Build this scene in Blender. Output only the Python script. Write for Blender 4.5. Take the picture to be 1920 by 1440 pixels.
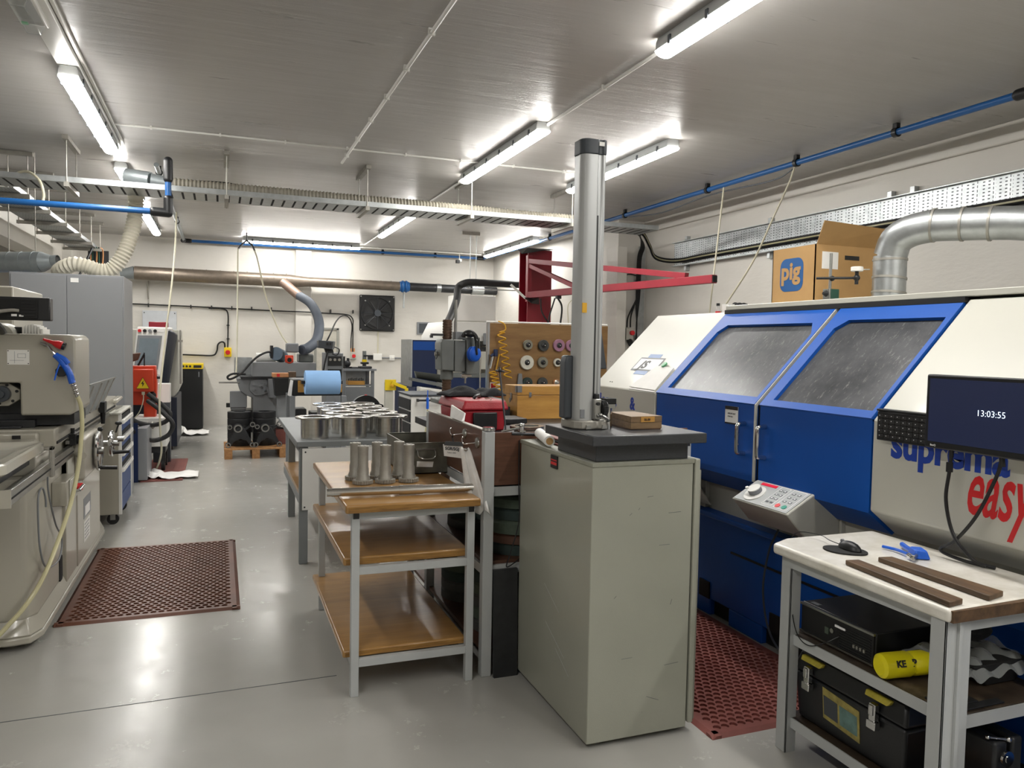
import bpy, bmesh, math, random
from mathutils import Vector, Matrix

# ------------------------------------------------------------------ clear
for o in list(bpy.data.objects):
    bpy.data.objects.remove(o)
SC = bpy.context.scene
COL = SC.collection
random.seed(7)

# ------------------------------------------------------------------ camera, world, exposure
cam_data = bpy.data.cameras.new('camera')
cam_data.sensor_width = 36.0
cam_data.lens = 27.0
cam_data.clip_start = 0.05
cam_data.clip_end = 100
cam = bpy.data.objects.new('camera', cam_data)
COL.objects.link(cam)
cam.matrix_world = Matrix(((0.934843859, 0.000906731, -0.355057934, 0.0),
                           (-0.354577493, 0.0544506571, -0.933439836, 0.0),
                           (0.0184867586, 0.998516051, 0.051224369, 1.6),
                           (0, 0, 0, 1)))
SC.camera = cam
world = bpy.data.worlds.new('world')
world.use_nodes = True
world.node_tree.nodes['Background'].inputs[0].default_value = (0.8, 0.85, 1.0, 1)
world.node_tree.nodes['Background'].inputs[1].default_value = 0.05
SC.world = world
SC.view_settings.view_transform = 'Standard'
SC.view_settings.look = 'None'
SC.view_settings.gamma = 1
SC.view_settings.use_curve_mapping = False
SC.view_settings.exposure = 0.82
LAMP = 36.0         # emission strength of the strip light diffusers
CZ = 3.41           # ceiling height

# ------------------------------------------------------------------ materials
def hexc(h):
    h = h.lstrip('#')
    c = [int(h[i:i + 2], 16) / 255 for i in (0, 2, 4)]
    return [x / 12.92 if x <= 0.04045 else ((x + 0.055) / 1.055) ** 2.4 for x in c] + [1.0]

class N:
    """tiny node builder"""
    def __init__(s, name):
        s.m = bpy.data.materials.new(name)
        s.m.use_nodes = True
        s.t = s.m.node_tree
        s.b = s.t.nodes['Principled BSDF']
    def new(s, typ, **k):
        n = s.t.nodes.new(typ)
        for a, b in k.items():
            setattr(n, a, b)
        return n
    def link(s, a, b):
        s.t.links.new(a, b)
    def coord(s, kind='Object', scale=(1, 1, 1)):
        tc = s.new('ShaderNodeTexCoord')
        mp = s.new('ShaderNodeMapping')
        mp.inputs['Scale'].default_value = scale
        s.link(tc.outputs[kind], mp.inputs[0])
        return mp.outputs[0]
    def noise(s, vec, scale, detail=4, rough=0.6):
        n = s.new('ShaderNodeTexNoise')
        n.inputs['Scale'].default_value = scale
        n.inputs['Detail'].default_value = detail
        n.inputs['Roughness'].default_value = rough
        s.link(vec, n.inputs['Vector'])
        return n.outputs['Fac']
    def ramp(s, fac, stops):
        r = s.new('ShaderNodeValToRGB')
        el = r.color_ramp.elements
        el[0].position, el[0].color = stops[0][0], stops[0][1]
        el[1].position, el[1].color = stops[-1][0], stops[-1][1]
        for p, c in stops[1:-1]:
            e = el.new(p)
            e.color = c
        s.link(fac, r.inputs[0])
        return r.outputs[0]
    def mixc(s, fac, a, b):
        m = s.new('ShaderNodeMix', data_type='RGBA')
        for sock, v in ((m.inputs[0], fac), (m.inputs[6], a), (m.inputs[7], b)):
            if isinstance(v, (int, float)):
                sock.default_value = v
            elif isinstance(v, (list, tuple)):
                sock.default_value = v
            else:
                s.link(v, sock)
        return m.outputs[2]
    def math(s, op, a, b=0.0):
        m = s.new('ShaderNodeMath', operation=op)
        for sock, v in ((m.inputs[0], a), (m.inputs[1], b)):
            if isinstance(v, (int, float)):
                sock.default_value = v
            else:
                s.link(v, sock)
        return m.outputs[0]
    def bump(s, h, strength, dist=0.01):
        b = s.new('ShaderNodeBump')
        b.inputs['Strength'].default_value = strength
        b.inputs['Distance'].default_value = dist
        s.link(h, b.inputs['Height'])
        s.link(b.outputs[0], s.b.inputs['Normal'])

def mat(name, col, rough=0.5, metal=0.0, var=0.06, scale=6.0, bump=0.0, bscale=60, emit=0, spec=0.5, coat=0, stretch=(1, 1, 1), trans=0, wear=None, alpha=1):
    n = N(name)
    c = hexc(col)
    v = n.coord('Object', stretch)
    f = n.noise(v, scale)
    lo = [x * (1 - var) for x in c[:3]] + [1]
    hi = [min(1, x * (1 + var)) for x in c[:3]] + [1]
    out = n.ramp(f, [(0.3, lo), (0.7, hi)])
    if wear:
        f2 = n.noise(v, wear[2], 6, 0.7)
        msk = n.ramp(f2, [(wear[1], (0, 0, 0, 1)), (wear[1] + 0.05, (1, 1, 1, 1))])
        out = n.mixc(msk, out, hexc(wear[0]))
    n.link(out, n.b.inputs['Base Color'])
    n.b.inputs['Roughness'].default_value = rough
    n.b.inputs['Metallic'].default_value = metal
    n.b.inputs['Specular IOR Level'].default_value = spec
    n.b.inputs['Coat Weight'].default_value = coat
    n.b.inputs['Coat Roughness'].default_value = 0.1
    if trans:
        n.b.inputs['Transmission Weight'].default_value = trans
        n.b.inputs['IOR'].default_value = 1.3
    if alpha < 1:
        n.b.inputs['Alpha'].default_value = alpha
    if emit:
        n.link(out, n.b.inputs['Emission Color'])
        n.b.inputs['Emission Strength'].default_value = emit
    if bump:
        n.bump(n.noise(v, bscale, 3), bump)
    return n.m

M = {}
M['steel'] = mat('brushed steel', '#a9a9a6', 0.28, 1, 0.1, 12, stretch=(1, 1, 0.2))
M['steel_dull'] = mat('dull steel', '#a5a29a', 0.5, 0.7, 0.12, 18)
M['chrome'] = mat('chrome', '#d0d0d0', 0.12, 1, 0.03)
M['turned'] = mat('turned steel', '#d0cec9', 0.22, 1, 0.1, 3, stretch=(1, 1, 14))
M['galv'] = mat('galvanised steel', '#b4b8b9', 0.38, 0.9, 0.12, 14)
M['duct'] = mat('dusty duct steel', '#7f7468', 0.42, 0.6, 0.18, 9)
M['duct_blue'] = mat('grey blue duct steel', '#949b9d', 0.4, 0.45, 0.1, 9)
M['black'] = mat('black plastic', '#17181a', 0.4, 0, 0.1)
M['black_matt'] = mat('matt black', '#141414', 0.75, 0, 0.1)
M['rubber'] = mat('black rubber', '#1c1c1d', 0.6)
M['dark'] = mat('dark interior', '#101112', 0.8)
M['white'] = mat('white enamel', '#e6e5e0', 0.35, 0, 0.02)
M['white_plastic'] = mat('white plastic', '#e8e7e2', 0.4, 0, 0.02)
M['paper'] = mat('white paper', '#ecebe8', 0.85, 0, 0.04, 10)
M['cloth'] = mat('white cloth', '#e6e4e1', 0.9, 0, 0.1, 14, bump=0.3, bscale=200)
M['beige'] = mat('beige machine enamel', '#aca89b', 0.3, 0, 0.03, 3, coat=0.3)
M['beige_light'] = mat('light enamel tray', '#c9c6b9', 0.18, 0, 0.03, 3, coat=0.6)
M['cab'] = mat('grey green cabinet paint', '#9c9d90', 0.3, 0, 0.04, 3, coat=0.25, wear=('#7d7d72', 0.69, 26), bump=0.08, bscale=240)
M['cab_edge'] = mat('worn cabinet edge', '#8f9083', 0.4, 0, 0.1, 20)
M['granite'] = mat('dark granite', '#3a3c3f', 0.32, 0, 0.12, 120)
M['blue'] = mat('blue machine enamel', '#0b4fa6', 0.42, 0, 0.05, 2.5, spec=0.35)
M['navy'] = mat('navy black enamel', '#151c2c', 0.4, 0, 0.1, 3)
M['blue_dark'] = mat('dark blue enamel', '#0f2550', 0.4, 0, 0.1, 3)
M['machine_white'] = mat('machine white enamel', '#c0bfb5', 0.36, 0, 0.02, 2, coat=0.12)
M['machine_grey'] = mat('light grey enamel', '#b9b8ae', 0.42, 0, 0.06, 5)
M['grey_paint'] = mat('grey paint', '#8c8f91', 0.45, 0, 0.05, 5, wear=('#66686a', 0.72, 18))
M['grey_locker'] = mat('grey steel locker paint', '#86888b', 0.42, 0, 0.02, 3)
M['grey_light'] = mat('light grey paint', '#b3b6b6', 0.45, 0, 0.04, 5, wear=('#7c7e7e', 0.70, 16))
M['grey_bench'] = mat('grey bench paint', '#7f8384', 0.45, 0, 0.05, 5)
M['iron'] = mat('machine iron grey', '#6e7270', 0.45, 0.2, 0.1, 8)
M['dark_iron'] = mat('dark cast iron', '#37383a', 0.42, 0.5, 0.18, 14)
M['grinder'] = mat('mid grey grinder paint', '#808386', 0.42, 0, 0.05, 4)
M['red'] = mat('crane red', '#841626', 0.4, 0, 0.06, 4)
M['red_plastic'] = mat('red toolbox plastic', '#9f1b27', 0.4, 0, 0.05, 4, bump=0.2, bscale=160)
M['orange'] = mat('orange paint', '#c43a18', 0.4, 0, 0.05, 4)
M['yellow'] = mat('yellow paint', '#e4c613', 0.42, 0, 0.05, 6)
M['yellow_plastic'] = mat('yellow plastic', '#ecdf12', 0.35, 0, 0.03)
M['blue_pipe'] = mat('blue pipe', '#1b5896', 0.35, 0, 0.04)
M['blue_plastic'] = mat('bright blue plastic', '#1b5fd0', 0.35, 0, 0.05)
M['drawer_blue'] = mat('drawer blue paint', '#233f74', 0.5, 0, 0.08, 4)
M['yellow_dirty'] = mat('dirty yellow plastic', '#b0a23a', 0.5, 0, 0.25, 25)
M['blue_paper'] = mat('pale blue paper', '#8fb8e6', 0.9, 0, 0.03)
M['green'] = mat('green enamel', '#1f4a3c', 0.45)
M['hose_grey'] = mat('dusty grey hose', '#8f8a7d', 0.55)
M['column_alu'] = mat('anodised column aluminium', '#b4b6b6', 0.34, 0.35, 0.03, 3, stretch=(1, 1, .1))
M['hose_cream'] = mat('cream spiral hose', '#d3cebd', 0.5, 0, 0.06)
M['hose_yellow'] = mat('yellowish clear hose', '#cfc9a0', 0.3, 0, 0.04)
M['card'] = mat('cardboard', '#b8925f', 0.8, 0, 0.05, 8)
M['brown_edge'] = mat('dark brown board', '#54382a', 0.5, 0, 0.15, 20, stretch=(1, 1, 6))
M['copper_hose'] = mat('tan hose', '#c48a5c', 0.5)
M['text_blue'] = mat('lettering blue', '#173c9e', 0.4, 0, 0.02)
M['text_red'] = mat('lettering red', '#cf2127', 0.4, 0, 0.02)
M['text_black'] = mat('lettering black', '#16171b', 0.5, 0, 0.02)
M['text_white'] = mat('lettering white', '#f2f2f2', 0.5, 0, 0.02)
M['gold'] = mat('amber label', '#d9a520', 0.5)
M['screen'] = mat('dark navy screen', '#141a30', 0.3, 0, 0.06, 1.5, emit=0.6)
M['digits'] = mat('lit digits', '#dff2ff', 0.4, 0, 0, emit=1.6)
M['led_red'] = mat('red display', '#b3102c', 0.3, 0, 0.1, emit=0.5)
M['green_led'] = mat('green lamp', '#3c9a60', 0.3, 0, 0, emit=0.1)
M['grey_plastic'] = mat('dark grey plastic', '#3c4147', 0.42)
M['mid_plastic'] = mat('mid grey plastic', '#7c7f83', 0.4)
M['wheel_green'] = mat('green grinding wheel', '#4c574b', 0.85, 0, 0.15, 30)
M['wheel_green_dark'] = mat('dark green grinding wheel', '#33403d', 0.85, 0, 0.15, 30)
M['wheel_pink'] = mat('pink grinding wheel', '#a87c94', 0.85, 0, 0.1, 30)
M['wheel_white'] = mat('white grinding wheel', '#d9d6c9', 0.85, 0, 0.1, 30)
M['wheel_grey'] = mat('grey grinding wheel', '#8a8779', 0.85, 0, 0.15, 30)
M['wheel_dark'] = mat('charcoal grinding wheel', '#4a4b49', 0.85, 0, 0.15, 30)
M['fabric_black'] = mat('black fabric', '#17181b', 0.85, 0, 0.2, 10, bump=0.3)
M['cream'] = mat('cream hose', '#b7b29c', 0.4)
M['clear'] = mat('clear plastic film', '#d8dcdc', 0.12, 0, 0.02, trans=0.0, alpha=0.35)
M['leather'] = mat('brown laminate', '#5d3d2e', 0.35, 0, 0.2, 8, stretch=(1, 1, 8), coat=0.2)

def wood(name, a, b, rough=0.4, stretch=(10, 1.2, 10), scale=2.5, coat=0.0, stain=None):
    n = N(name)
    v = n.coord('Object', stretch)
    f = n.noise(v, scale, 6, 0.65)
    c = n.ramp(f, [(0.28, hexc(b)), (0.72, hexc(a))])
    if stain:
        f2 = n.noise(n.coord('Object', (1, 1, 1)), stain[1], 5, 0.6)
        k = n.ramp(f2, [(stain[2], (0, 0, 0, 1)), (stain[2] + 0.12, (1, 1, 1, 1))])
        c = n.mixc(k, c, hexc(stain[0]))
    n.link(c, n.b.inputs['Base Color'])
    n.b.inputs['Roughness'].default_value = rough
    n.b.inputs['Coat Weight'].default_value = coat
    n.b.inputs['Coat Roughness'].default_value = 0.15
    n.bump(f, 0.12)
    return n.m
M['shelf_wood'] = wood('varnished plywood', '#ab8249', '#8f693b', 0.33, (1.2, 10, 10), 2.2, 0.3, ('#7a5530', 4, 0.66))
M['shelf_edge'] = wood('plywood edge', '#a87c3a', '#6b4a20', 0.6, (3, 3, 40), 2.5)
M['pallet'] = wood('pallet wood', '#b98a58', '#8a5f3a', 0.7)
M['chest'] = wood('honey pine', '#cb9a4c', '#a67632', 0.4, (1.2, 8, 8), 2.0, 0.3)
M['ply'] = wood('aged plywood', '#9c7848', '#7c5a33', 0.55, (1.3, 6, 8), 2.0, 0, ('#4e3d2c', 3.0, 0.68))
M['box_wood'] = wood('brown box wood', '#8f7452', '#5f4a33', 0.5, (1.5, 8, 12), 3)
M['strip_wood'] = wood('dark worn strip wood', '#6b5238', '#3d2f22', 0.5, (10, 1.5, 10), 3)
M['shelf_dark'] = wood('oily shelf board', '#4a3d30', '#2c241d', 0.5, (5, 5, 5), 3, 0, ('#6b5d4b', 4, 0.6))

# floor: glossy grey resin
def floor_mat():
    n = N('grey resin floor')
    v = n.coord('Object')
    a = n.noise(v, 0.7, 5, 0.6)
    c = n.ramp(a, [(0.25, hexc('#9c9b96')), (0.75, hexc('#aeaca6'))])
    b = n.noise(v, 9, 8, 0.75)
    c = n.mixc(n.ramp(b, [(0.62, (0, 0, 0, 1)), (0.85, (0.25, 0.25, 0.25, 1))]), c, hexc('#7f7e79'))
    n.link(c, n.b.inputs['Base Color'])
    r = n.ramp(n.noise(v, 5.0, 8, 0.75), [(0.35, (0.18, 0.18, 0.18, 1)), (0.70, (0.30, 0.30, 0.30, 1))])
    n.link(r, n.b.inputs['Roughness'])
    n.b.inputs['Specular IOR Level'].default_value = 0.5
    n.bump(n.noise(v, 30, 5, 0.7), 0.10, 0.004)
    return n.m
M['floor'] = floor_mat()
def ceil_mat():
    n = N('silky painted ceiling')
    v = n.coord('Object', (0.5, 5, 1))
    a = n.noise(n.coord('Object', (0.6, 0.6, 1)), 1.0, 3)
    n.link(n.ramp(a, [(0.2, hexc('#a9a6a2')), (0.8, hexc('#b5b2ae'))]), n.b.inputs['Base Color'])
    n.link(n.ramp(n.noise(v, 2, 5), [(0.3, (0.26, 0.26, 0.26, 1)), (0.7, (0.42, 0.42, 0.42, 1))]), n.b.inputs['Roughness'])
    n.bump(n.noise(v, 2.6, 6, 0.6), 0.35, 0.012)
    return n.m
M['ceiling'] = ceil_mat()
def wall_mat():
    n = N('white painted wall')
    v = n.coord('Object', (1, 1, 3.2))
    a = n.noise(n.coord('Object'), 0.8, 4)
    n.link(n.ramp(a, [(0.2, hexc('#c9c5bd')), (0.8, hexc('#d8d5ce'))]), n.b.inputs['Base Color'])
    n.b.inputs['Roughness'].default_value = 0.5
    n.bump(n.noise(v, 2.2, 6, 0.65), 0.35, 0.02)
    return n.m
M['wall'] = wall_mat()

def perf_mat(name='perforated galvanised sheet', ax=(1, 2)):
    """galvanised sheet with rows of dark punched slots, in metres of object space (y along, z up)"""
    n = N(name)
    tc = n.new('ShaderNodeTexCoord')
    sp = n.new('ShaderNodeSeparateXYZ')
    n.link(tc.outputs['Object'], sp.inputs[0])
    y, z = sp.outputs[ax[0]], sp.outputs[ax[1]]
    def band(x, per, lo, hi):
        f = n.math('FRACT', n.math('DIVIDE', n.math('ADD', x, 50.0), per))
        return n.math('MULTIPLY', n.math('GREATER_THAN', f, lo), n.math('LESS_THAN', f, hi))
    big = n.math('MULTIPLY', band(y, 0.14, 0.12, 0.84), 1.0)
    small = n.math('MULTIPLY', n.math('MULTIPLY', band(y, 0.0473, 0.30, 0.72), band(z, 0.028, 0.3, 0.62)), big)
    tall = n.math('MULTIPLY', band(y, 0.14, 0.95, 1.0), band(z, 0.035, 0.3, 0.9))
    hole = n.math('MAXIMUM', small, tall)
    f = n.noise(n.coord('Object'), 12, 4)
    base = n.ramp(f, [(0.3, hexc('#a9aeb0')), (0.7, hexc('#c4c8c9'))])
    n.link(n.mixc(hole, base, hexc('#24272b')), n.b.inputs['Base Color'])
    n.link(n.math('SUBTRACT', 0.85, hole), n.b.inputs['Metallic'])
    n.b.inputs['Roughness'].default_value = 0.42
    return n.m
M['perf'] = perf_mat()
M['perf_flat'] = perf_mat('perforated galvanised tray bed', (1, 0))

def lamp_mat():
    n = N('lit diffuser')
    n.b.inputs['Base Color'].default_value = (0.9, 0.9, 0.88, 1)
    n.b.inputs['Emission Color'].default_value = (1.0, 0.975, 0.93, 1)
    n.b.inputs['Emission Strength'].default_value = LAMP
    return n.m
M['lamp'] = lamp_mat()

def window_mat():
    """smeared, scratched dark glazing"""
    n = N('smeared safety glazing')
    v = n.coord('Object', (1.0, 1.0, 1.0))
    f = n.noise(v, 2.2, 5, 0.7)
    sc = n.coord('Object', (6, 14, 2))
    g = n.noise(sc, 4, 6, 0.8)
    c = n.ramp(f, [(0.3, hexc('#303236')), (0.75, hexc('#66676a'))])
    c = n.mixc(n.ramp(g, [(0.56, (0, 0, 0, 1)), (0.72, (0.55, 0.55, 0.55, 1))]), c, hexc('#b4b4b0'))
    n.link(c, n.b.inputs['Base Color'])
    n.b.inputs['Roughness'].default_value = 0.3
    n.b.inputs['Specular IOR Level'].default_value = 0.3
    n.b.inputs['Alpha'].default_value = 0.85
    return n.m
M['glazing'] = window_mat()

# ------------------------------------------------------------------ geometry helpers
def cr(pts, k=8):
    """Catmull-Rom through the points"""
    pts = [Vector(p) for p in pts]
    if len(pts) < 3:
        return pts
    P = [pts[0] * 2 - pts[1]] + pts + [pts[-1] * 2 - pts[-2]]
    out = []
    for i in range(1, len(P) - 2):
        a, b, c, d = P[i - 1:i + 3]
        for j in range(k):
            t = j / k
            out.append(0.5 * ((2 * b) + (c - a) * t + (2 * a - 5 * b + 4 * c - d) * t * t + (3 * b - a - 3 * c + d) * t ** 3))
    out.append(pts[-1])
    return out

class G:
    def __init__(s):
        s.bm = bmesh.new()
    def face(s, vs, m=0):
        try:
            f = s.bm.faces.new(vs)
            f.material_index = m
            return f
        except ValueError:
            return None
    def V(s, p):
        return s.bm.verts.new(p)
    def box(s, x0, x1, y0, y1, z0, z1, m=0):
        v = [s.V((x, y, z)) for z in (z0, z1) for y in (y0, y1) for x in (x0, x1)]
        for q in ((0, 2, 3, 1), (4, 5, 7, 6), (0, 1, 5, 4), (2, 6, 7, 3), (0, 4, 6, 2), (1, 3, 7, 5)):
            s.face([v[i] for i in q], m)
        return s
    def hexa(s, b, t, m=0):
        """bottom loop b (4 points), top loop t"""
        v = [s.V(p) for p in b] + [s.V(p) for p in t]
        n = len(b)
        s.face(v[:n][::-1], m)
        s.face(v[n:], m)
        for i in range(n):
            j = (i + 1) % n
            s.face([v[i], v[j], v[n + j], v[n + i]], m)
        return s
    def prism(s, poly, axis, a, b, m=0):
        def P(q, w):
            return {'x': (w, q[0], q[1]), 'y': (q[0], w, q[1]), 'z': (q[0], q[1], w)}[axis]
        return s.hexa([P(q, a) for q in poly], [P(q, b) for q in poly], m)
    def cyl(s, p, q, r, r2=None, n=24, m=0, caps=True):
        p, q = Vector(p), Vector(q)
        r2 = r if r2 is None else r2
        d = (q - p).normalized()
        u = d.orthogonal().normalized()
        w = d.cross(u)
        a = [s.V(p + (u * math.cos(2 * math.pi * i / n) + w * math.sin(2 * math.pi * i / n)) * r) for i in range(n)]
        b = [s.V(q + (u * math.cos(2 * math.pi * i / n) + w * math.sin(2 * math.pi * i / n)) * r2) for i in range(n)]
        for i in range(n):
            j = (i + 1) % n
            s.face([a[i], a[j], b[j], b[i]], m)
        if caps:
            s.face(a[::-1], m)
            s.face(b, m)
        return s
    def lathe(s, prof, c=(0, 0, 0), axis='z', n=32, m=0):
        """closed or open profile of (r, h) turned round an axis through c"""
        rings = []
        for r, h in prof:
            ring = []
            for i in range(n):
                a = 2 * math.pi * i / n
                x, y = r * math.cos(a), r * math.sin(a)
                p = {'z': (x, y, h), 'y': (x, h, y), 'x': (h, x, y)}[axis]
                ring.append(s.V((c[0] + p[0], c[1] + p[1], c[2] + p[2])))
            rings.append(ring)
        for A, B in zip(rings, rings[1:]):
            for i in range(n):
                j = (i + 1) % n
                s.face([A[i], A[j], B[j], B[i]], m)
        if prof[0][0] > 1e-6 and prof[0] != prof[-1]:
            s.face(rings[0][::-1], m)
        if prof[-1][0] > 1e-6 and prof[0] != prof[-1]:
            s.face(rings[-1], m)
        return s
    def tube(s, pts, r, n=10, k=8, m=0, rfun=None, caps=True):
        pts = cr(pts, k) if k > 1 else [Vector(p) for p in pts]
        rings = []
        u = None
        for i, p in enumerate(pts):
            d = (pts[min(i + 1, len(pts) - 1)] - pts[max(i - 1, 0)]).normalized()
            if u is None:
                u = d.orthogonal().normalized()
            u = (u - d * u.dot(d))
            u = u.normalized() if u.length > 1e-6 else d.orthogonal().normalized()
            w = d.cross(u)
            R = r if rfun is None else rfun(i)
            rings.append([s.V(p + (u * math.cos(2 * math.pi * j / n) + w * math.sin(2 * math.pi * j / n)) * R) for j in range(n)])
        for A, B in zip(rings, rings[1:]):
            for i in range(n):
                j = (i + 1) % n
                s.face([A[i], A[j], B[j], B[i]], m)
        if caps:
            s.face(rings[0][::-1], m)
            s.face(rings[-1], m)
        return s
    def sphere(s, c, r, sc=(1, 1, 1), n=16, m=0):
        prof = [(math.sin(math.pi * i / (n // 2)) * r, -math.cos(math.pi * i / (n // 2)) * r) for i in range(n // 2 + 1)]
        g = G()
        g.lathe(prof, (0, 0, 0), 'z', n, m)
        for v in g.bm.verts:
            v.co = Vector((v.co.x * sc[0] + c[0], v.co.y * sc[1] + c[1], v.co.z * sc[2] + c[2]))
        s.add(g)
        return s
    def add(s, g, mtx=None):
        me = bpy.data.meshes.new('tmp')
        if mtx is not None:
            g.bm.transform(mtx)
        g.bm.to_mesh(me)
        g.bm.free()
        s.bm.from_mesh(me)
        bpy.data.meshes.remove(me)
        return s
    def beam(s, p, q, w, h, m=0, up=(0, 0, 1)):
        """rectangular bar between two points, w across and h in the up direction"""
        p, q = Vector(p), Vector(q)
        d = (q - p).normalized()
        a = d.cross(Vector(up)).normalized() * (w / 2)
        b = a.cross(d).normalized() * (h / 2)
        loop = lambda c: [c - a - b, c + a - b, c + a + b, c - a + b]
        return s.hexa(loop(p), loop(q), m)
    def rot(s, axis, deg, c=(0, 0, 0)):
        c = Vector(c)
        s.bm.transform(Matrix.Translation(c) @ Matrix.Rotation(math.radians(deg), 4, axis) @ Matrix.Translation(-c))
        return s
    def ribbed(s, pts, r, amp, per, n=16, m=0, k=8):
        """corrugated hose along a curve, one ring every half period"""
        c = cr(pts, k)
        out = [c[0]]
        acc = 0
        for a, b in zip(c, c[1:]):
            L = (b - a).length
            t = per / 2 - acc
            while t < L:
                out.append(a.lerp(b, t / L))
                t += per / 2
            acc = (acc + L) % (per / 2)
        return s.tube(out, r, n, 1, m, rfun=lambda i: r + (amp if i % 2 else -amp))

W = {}
def B(name, g, mats, parent=None, bevel=0.0, label=None, smooth=30, seg=2):
    """link collected geometry as ONE mesh object; coordinates are world, or the parent's own frame if the parent is 'local'"""
    bmesh.ops.recalc_face_normals(g.bm, faces=g.bm.faces)
    if parent is None:
        xs = [v.co for v in g.bm.verts]
        lo = Vector((min(v.x for v in xs), min(v.y for v in xs), min(v.z for v in xs)))
        hi = Vector((max(v.x for v in xs), max(v.y for v in xs), max(v.z for v in xs)))
        org = Vector(((lo.x + hi.x) / 2, (lo.y + hi.y) / 2, lo.z))
    else:
        org = W.get(parent.name, Vector((0, 0, 0)))
    g.bm.transform(Matrix.Translation(-org))
    me = bpy.data.meshes.new(name)
    g.bm.to_mesh(me)
    g.bm.free()
    for mm in (mats if isinstance(mats, (list, tuple)) else [mats]):
        me.materials.append(M[mm] if isinstance(mm, str) else mm)
    if smooth:
        me.polygons.foreach_set('use_smooth', [True] * len(me.polygons))
        me.set_sharp_from_angle(angle=math.radians(smooth))
    o = bpy.data.objects.new(name, me)
    COL.objects.link(o)
    if parent is None:
        o.location = org
    else:
        o.parent = parent
    W[o.name] = org
    if bevel:
        bv = o.modifiers.new('bevel', 'BEVEL')
        bv.width = bevel
        bv.segments = seg
        bv.limit_method = 'ANGLE'
        bv.angle_limit = math.radians(40)
    if label:
        o['label'] = label
    return o

def tag(o, label, cat, group=None):
    o['label'] = label
    o['category'] = cat
    if group:
        o['group'] = group
    return o

def T(name, label, cat, loc, group=None, local=False, rz=0):
    """a thing: an Empty at its base that parents its parts"""
    o = bpy.data.objects.new(name, None)
    o.empty_display_size = 0.1
    COL.objects.link(o)
    o.location = loc
    o.rotation_euler = (0, 0, math.radians(rz))
    W[o.name] = Vector((0, 0, 0)) if (local or rz) else Vector(loc)
    return tag(o, label, cat, group)

def struct(name, g, mats, bevel=0, smooth=30):
    o = B(name, g, mats, None, bevel, smooth=smooth)
    o['kind'] = 'structure'
    return o

def dup(root, loc=None, rz=None, label=None):
    """copy a thing with its parts and their sub-parts"""
    r = root.copy()
    COL.objects.link(r)
    if loc is not None:
        r.location = loc
    if rz is not None:
        r.rotation_euler = (0, 0, math.radians(rz))
    if label:
        r['label'] = label
    def kids(a, b):
        for ch in [c for c in bpy.data.objects if c.parent == a]:
            n = ch.copy()
            COL.objects.link(n)
            n.parent = b
            kids(ch, n)
    kids(root, r)
    return r

def text(name, body, size, mtx, m, parent, ext=0.001, bold=0.0, sx=1.0, shear=0.0, label=None, align='LEFT'):
    """lettering as a mesh part; mtx places the text plane (x right, y up, z out) in world space"""
    cu = bpy.data.curves.new('lettering', 'FONT')
    cu.body = body
    cu.size = size
    cu.extrude = ext
    cu.offset = bold
    cu.shear = shear
    cu.align_x = align
    cu.resolution_u = 3
    tmp = bpy.data.objects.new('lettering_tmp', cu)
    COL.objects.link(tmp)
    bpy.context.view_layer.update()
    me = bpy.data.meshes.new_from_object(tmp.evaluated_get(bpy.context.evaluated_depsgraph_get()))
    bpy.data.objects.remove(tmp)
    g = G()
    g.bm.from_mesh(me)
    bpy.data.meshes.remove(me)
    g.bm.transform(mtx @ Matrix.Diagonal((sx, 1, 1, 1)))
    return B(name, g, m, parent, label=label)

def frame(o, right, up):
    """matrix with origin o, x=right, y=up"""
    r = Vector(right).normalized()
    u = Vector(up)
    u = (u - r * u.dot(r)).normalized()
    n = r.cross(u)
    return Matrix(((r.x, u.x, n.x, o[0]), (r.y, u.y, n.y, o[1]), (r.z, u.z, n.z, o[2]), (0, 0, 0, 1)))

# ================================================================== THE ROOM
XL, XR, YB, YF = -4.6, 5.80, 15.25, -3.2
struct('floor', G().box(XL, XR + 0.2, YF, YB + 0.2, -0.1, 0), 'floor')
struct('ceiling', G().box(XL - 0.2, XR + 0.2, YF - 0.2, YB + 0.2, CZ, CZ + 0.15), 'ceiling')
struct('wall_back', G().box(XL, XR + 0.2, YB, YB + 0.2, 0, CZ), 'wall')
struct('wall_left', G().box(XL - 0.2, XL, YF, YB + 0.2, 0, CZ), 'wall')
struct('wall_front', G().box(XL, XR + 0.2, YF - 0.2, YF, 0, CZ), 'wall')
struct('wall_right', G().box(XR, XR + 0.2, YF, YB, 0, CZ), 'wall')
# the deeper part of the right wall stands further into the room
struct('wall_right_recess', G().box(5.34, XR, 9.85, YB, 0, CZ), 'wall')
struct('trim_1', G().box(5.19, 5.34, 9.58, 9.9, 0, 3.0), 'wall', 0.004)
struct('trim_2', G().box(1.34, 1.63, YB - 0.09, YB, 0, CZ), 'wall', 0.004)
struct('trim_3', G().box(XR - 0.05, XR, YF, 9.85, CZ - 0.16, CZ), 'wall', 0.01)
# white downstand beam and its pier on the left
struct('trim_4', G().box(-2.75, -2.45, 8.6, YB, 2.80, CZ), 'wall', 0.004)
struct('trim_5', G().box(-2.75, -2.3, 14.6, YB, 0, CZ), 'wall', 0.004)
# expansion joint across the floor
g = G()
g.beam((-2.0, 3.62, 0.0006), (0.52, 3.66, 0.0006), 0.004, 0.0012)
struct('trim_6', g, 'grey_plastic')

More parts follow.
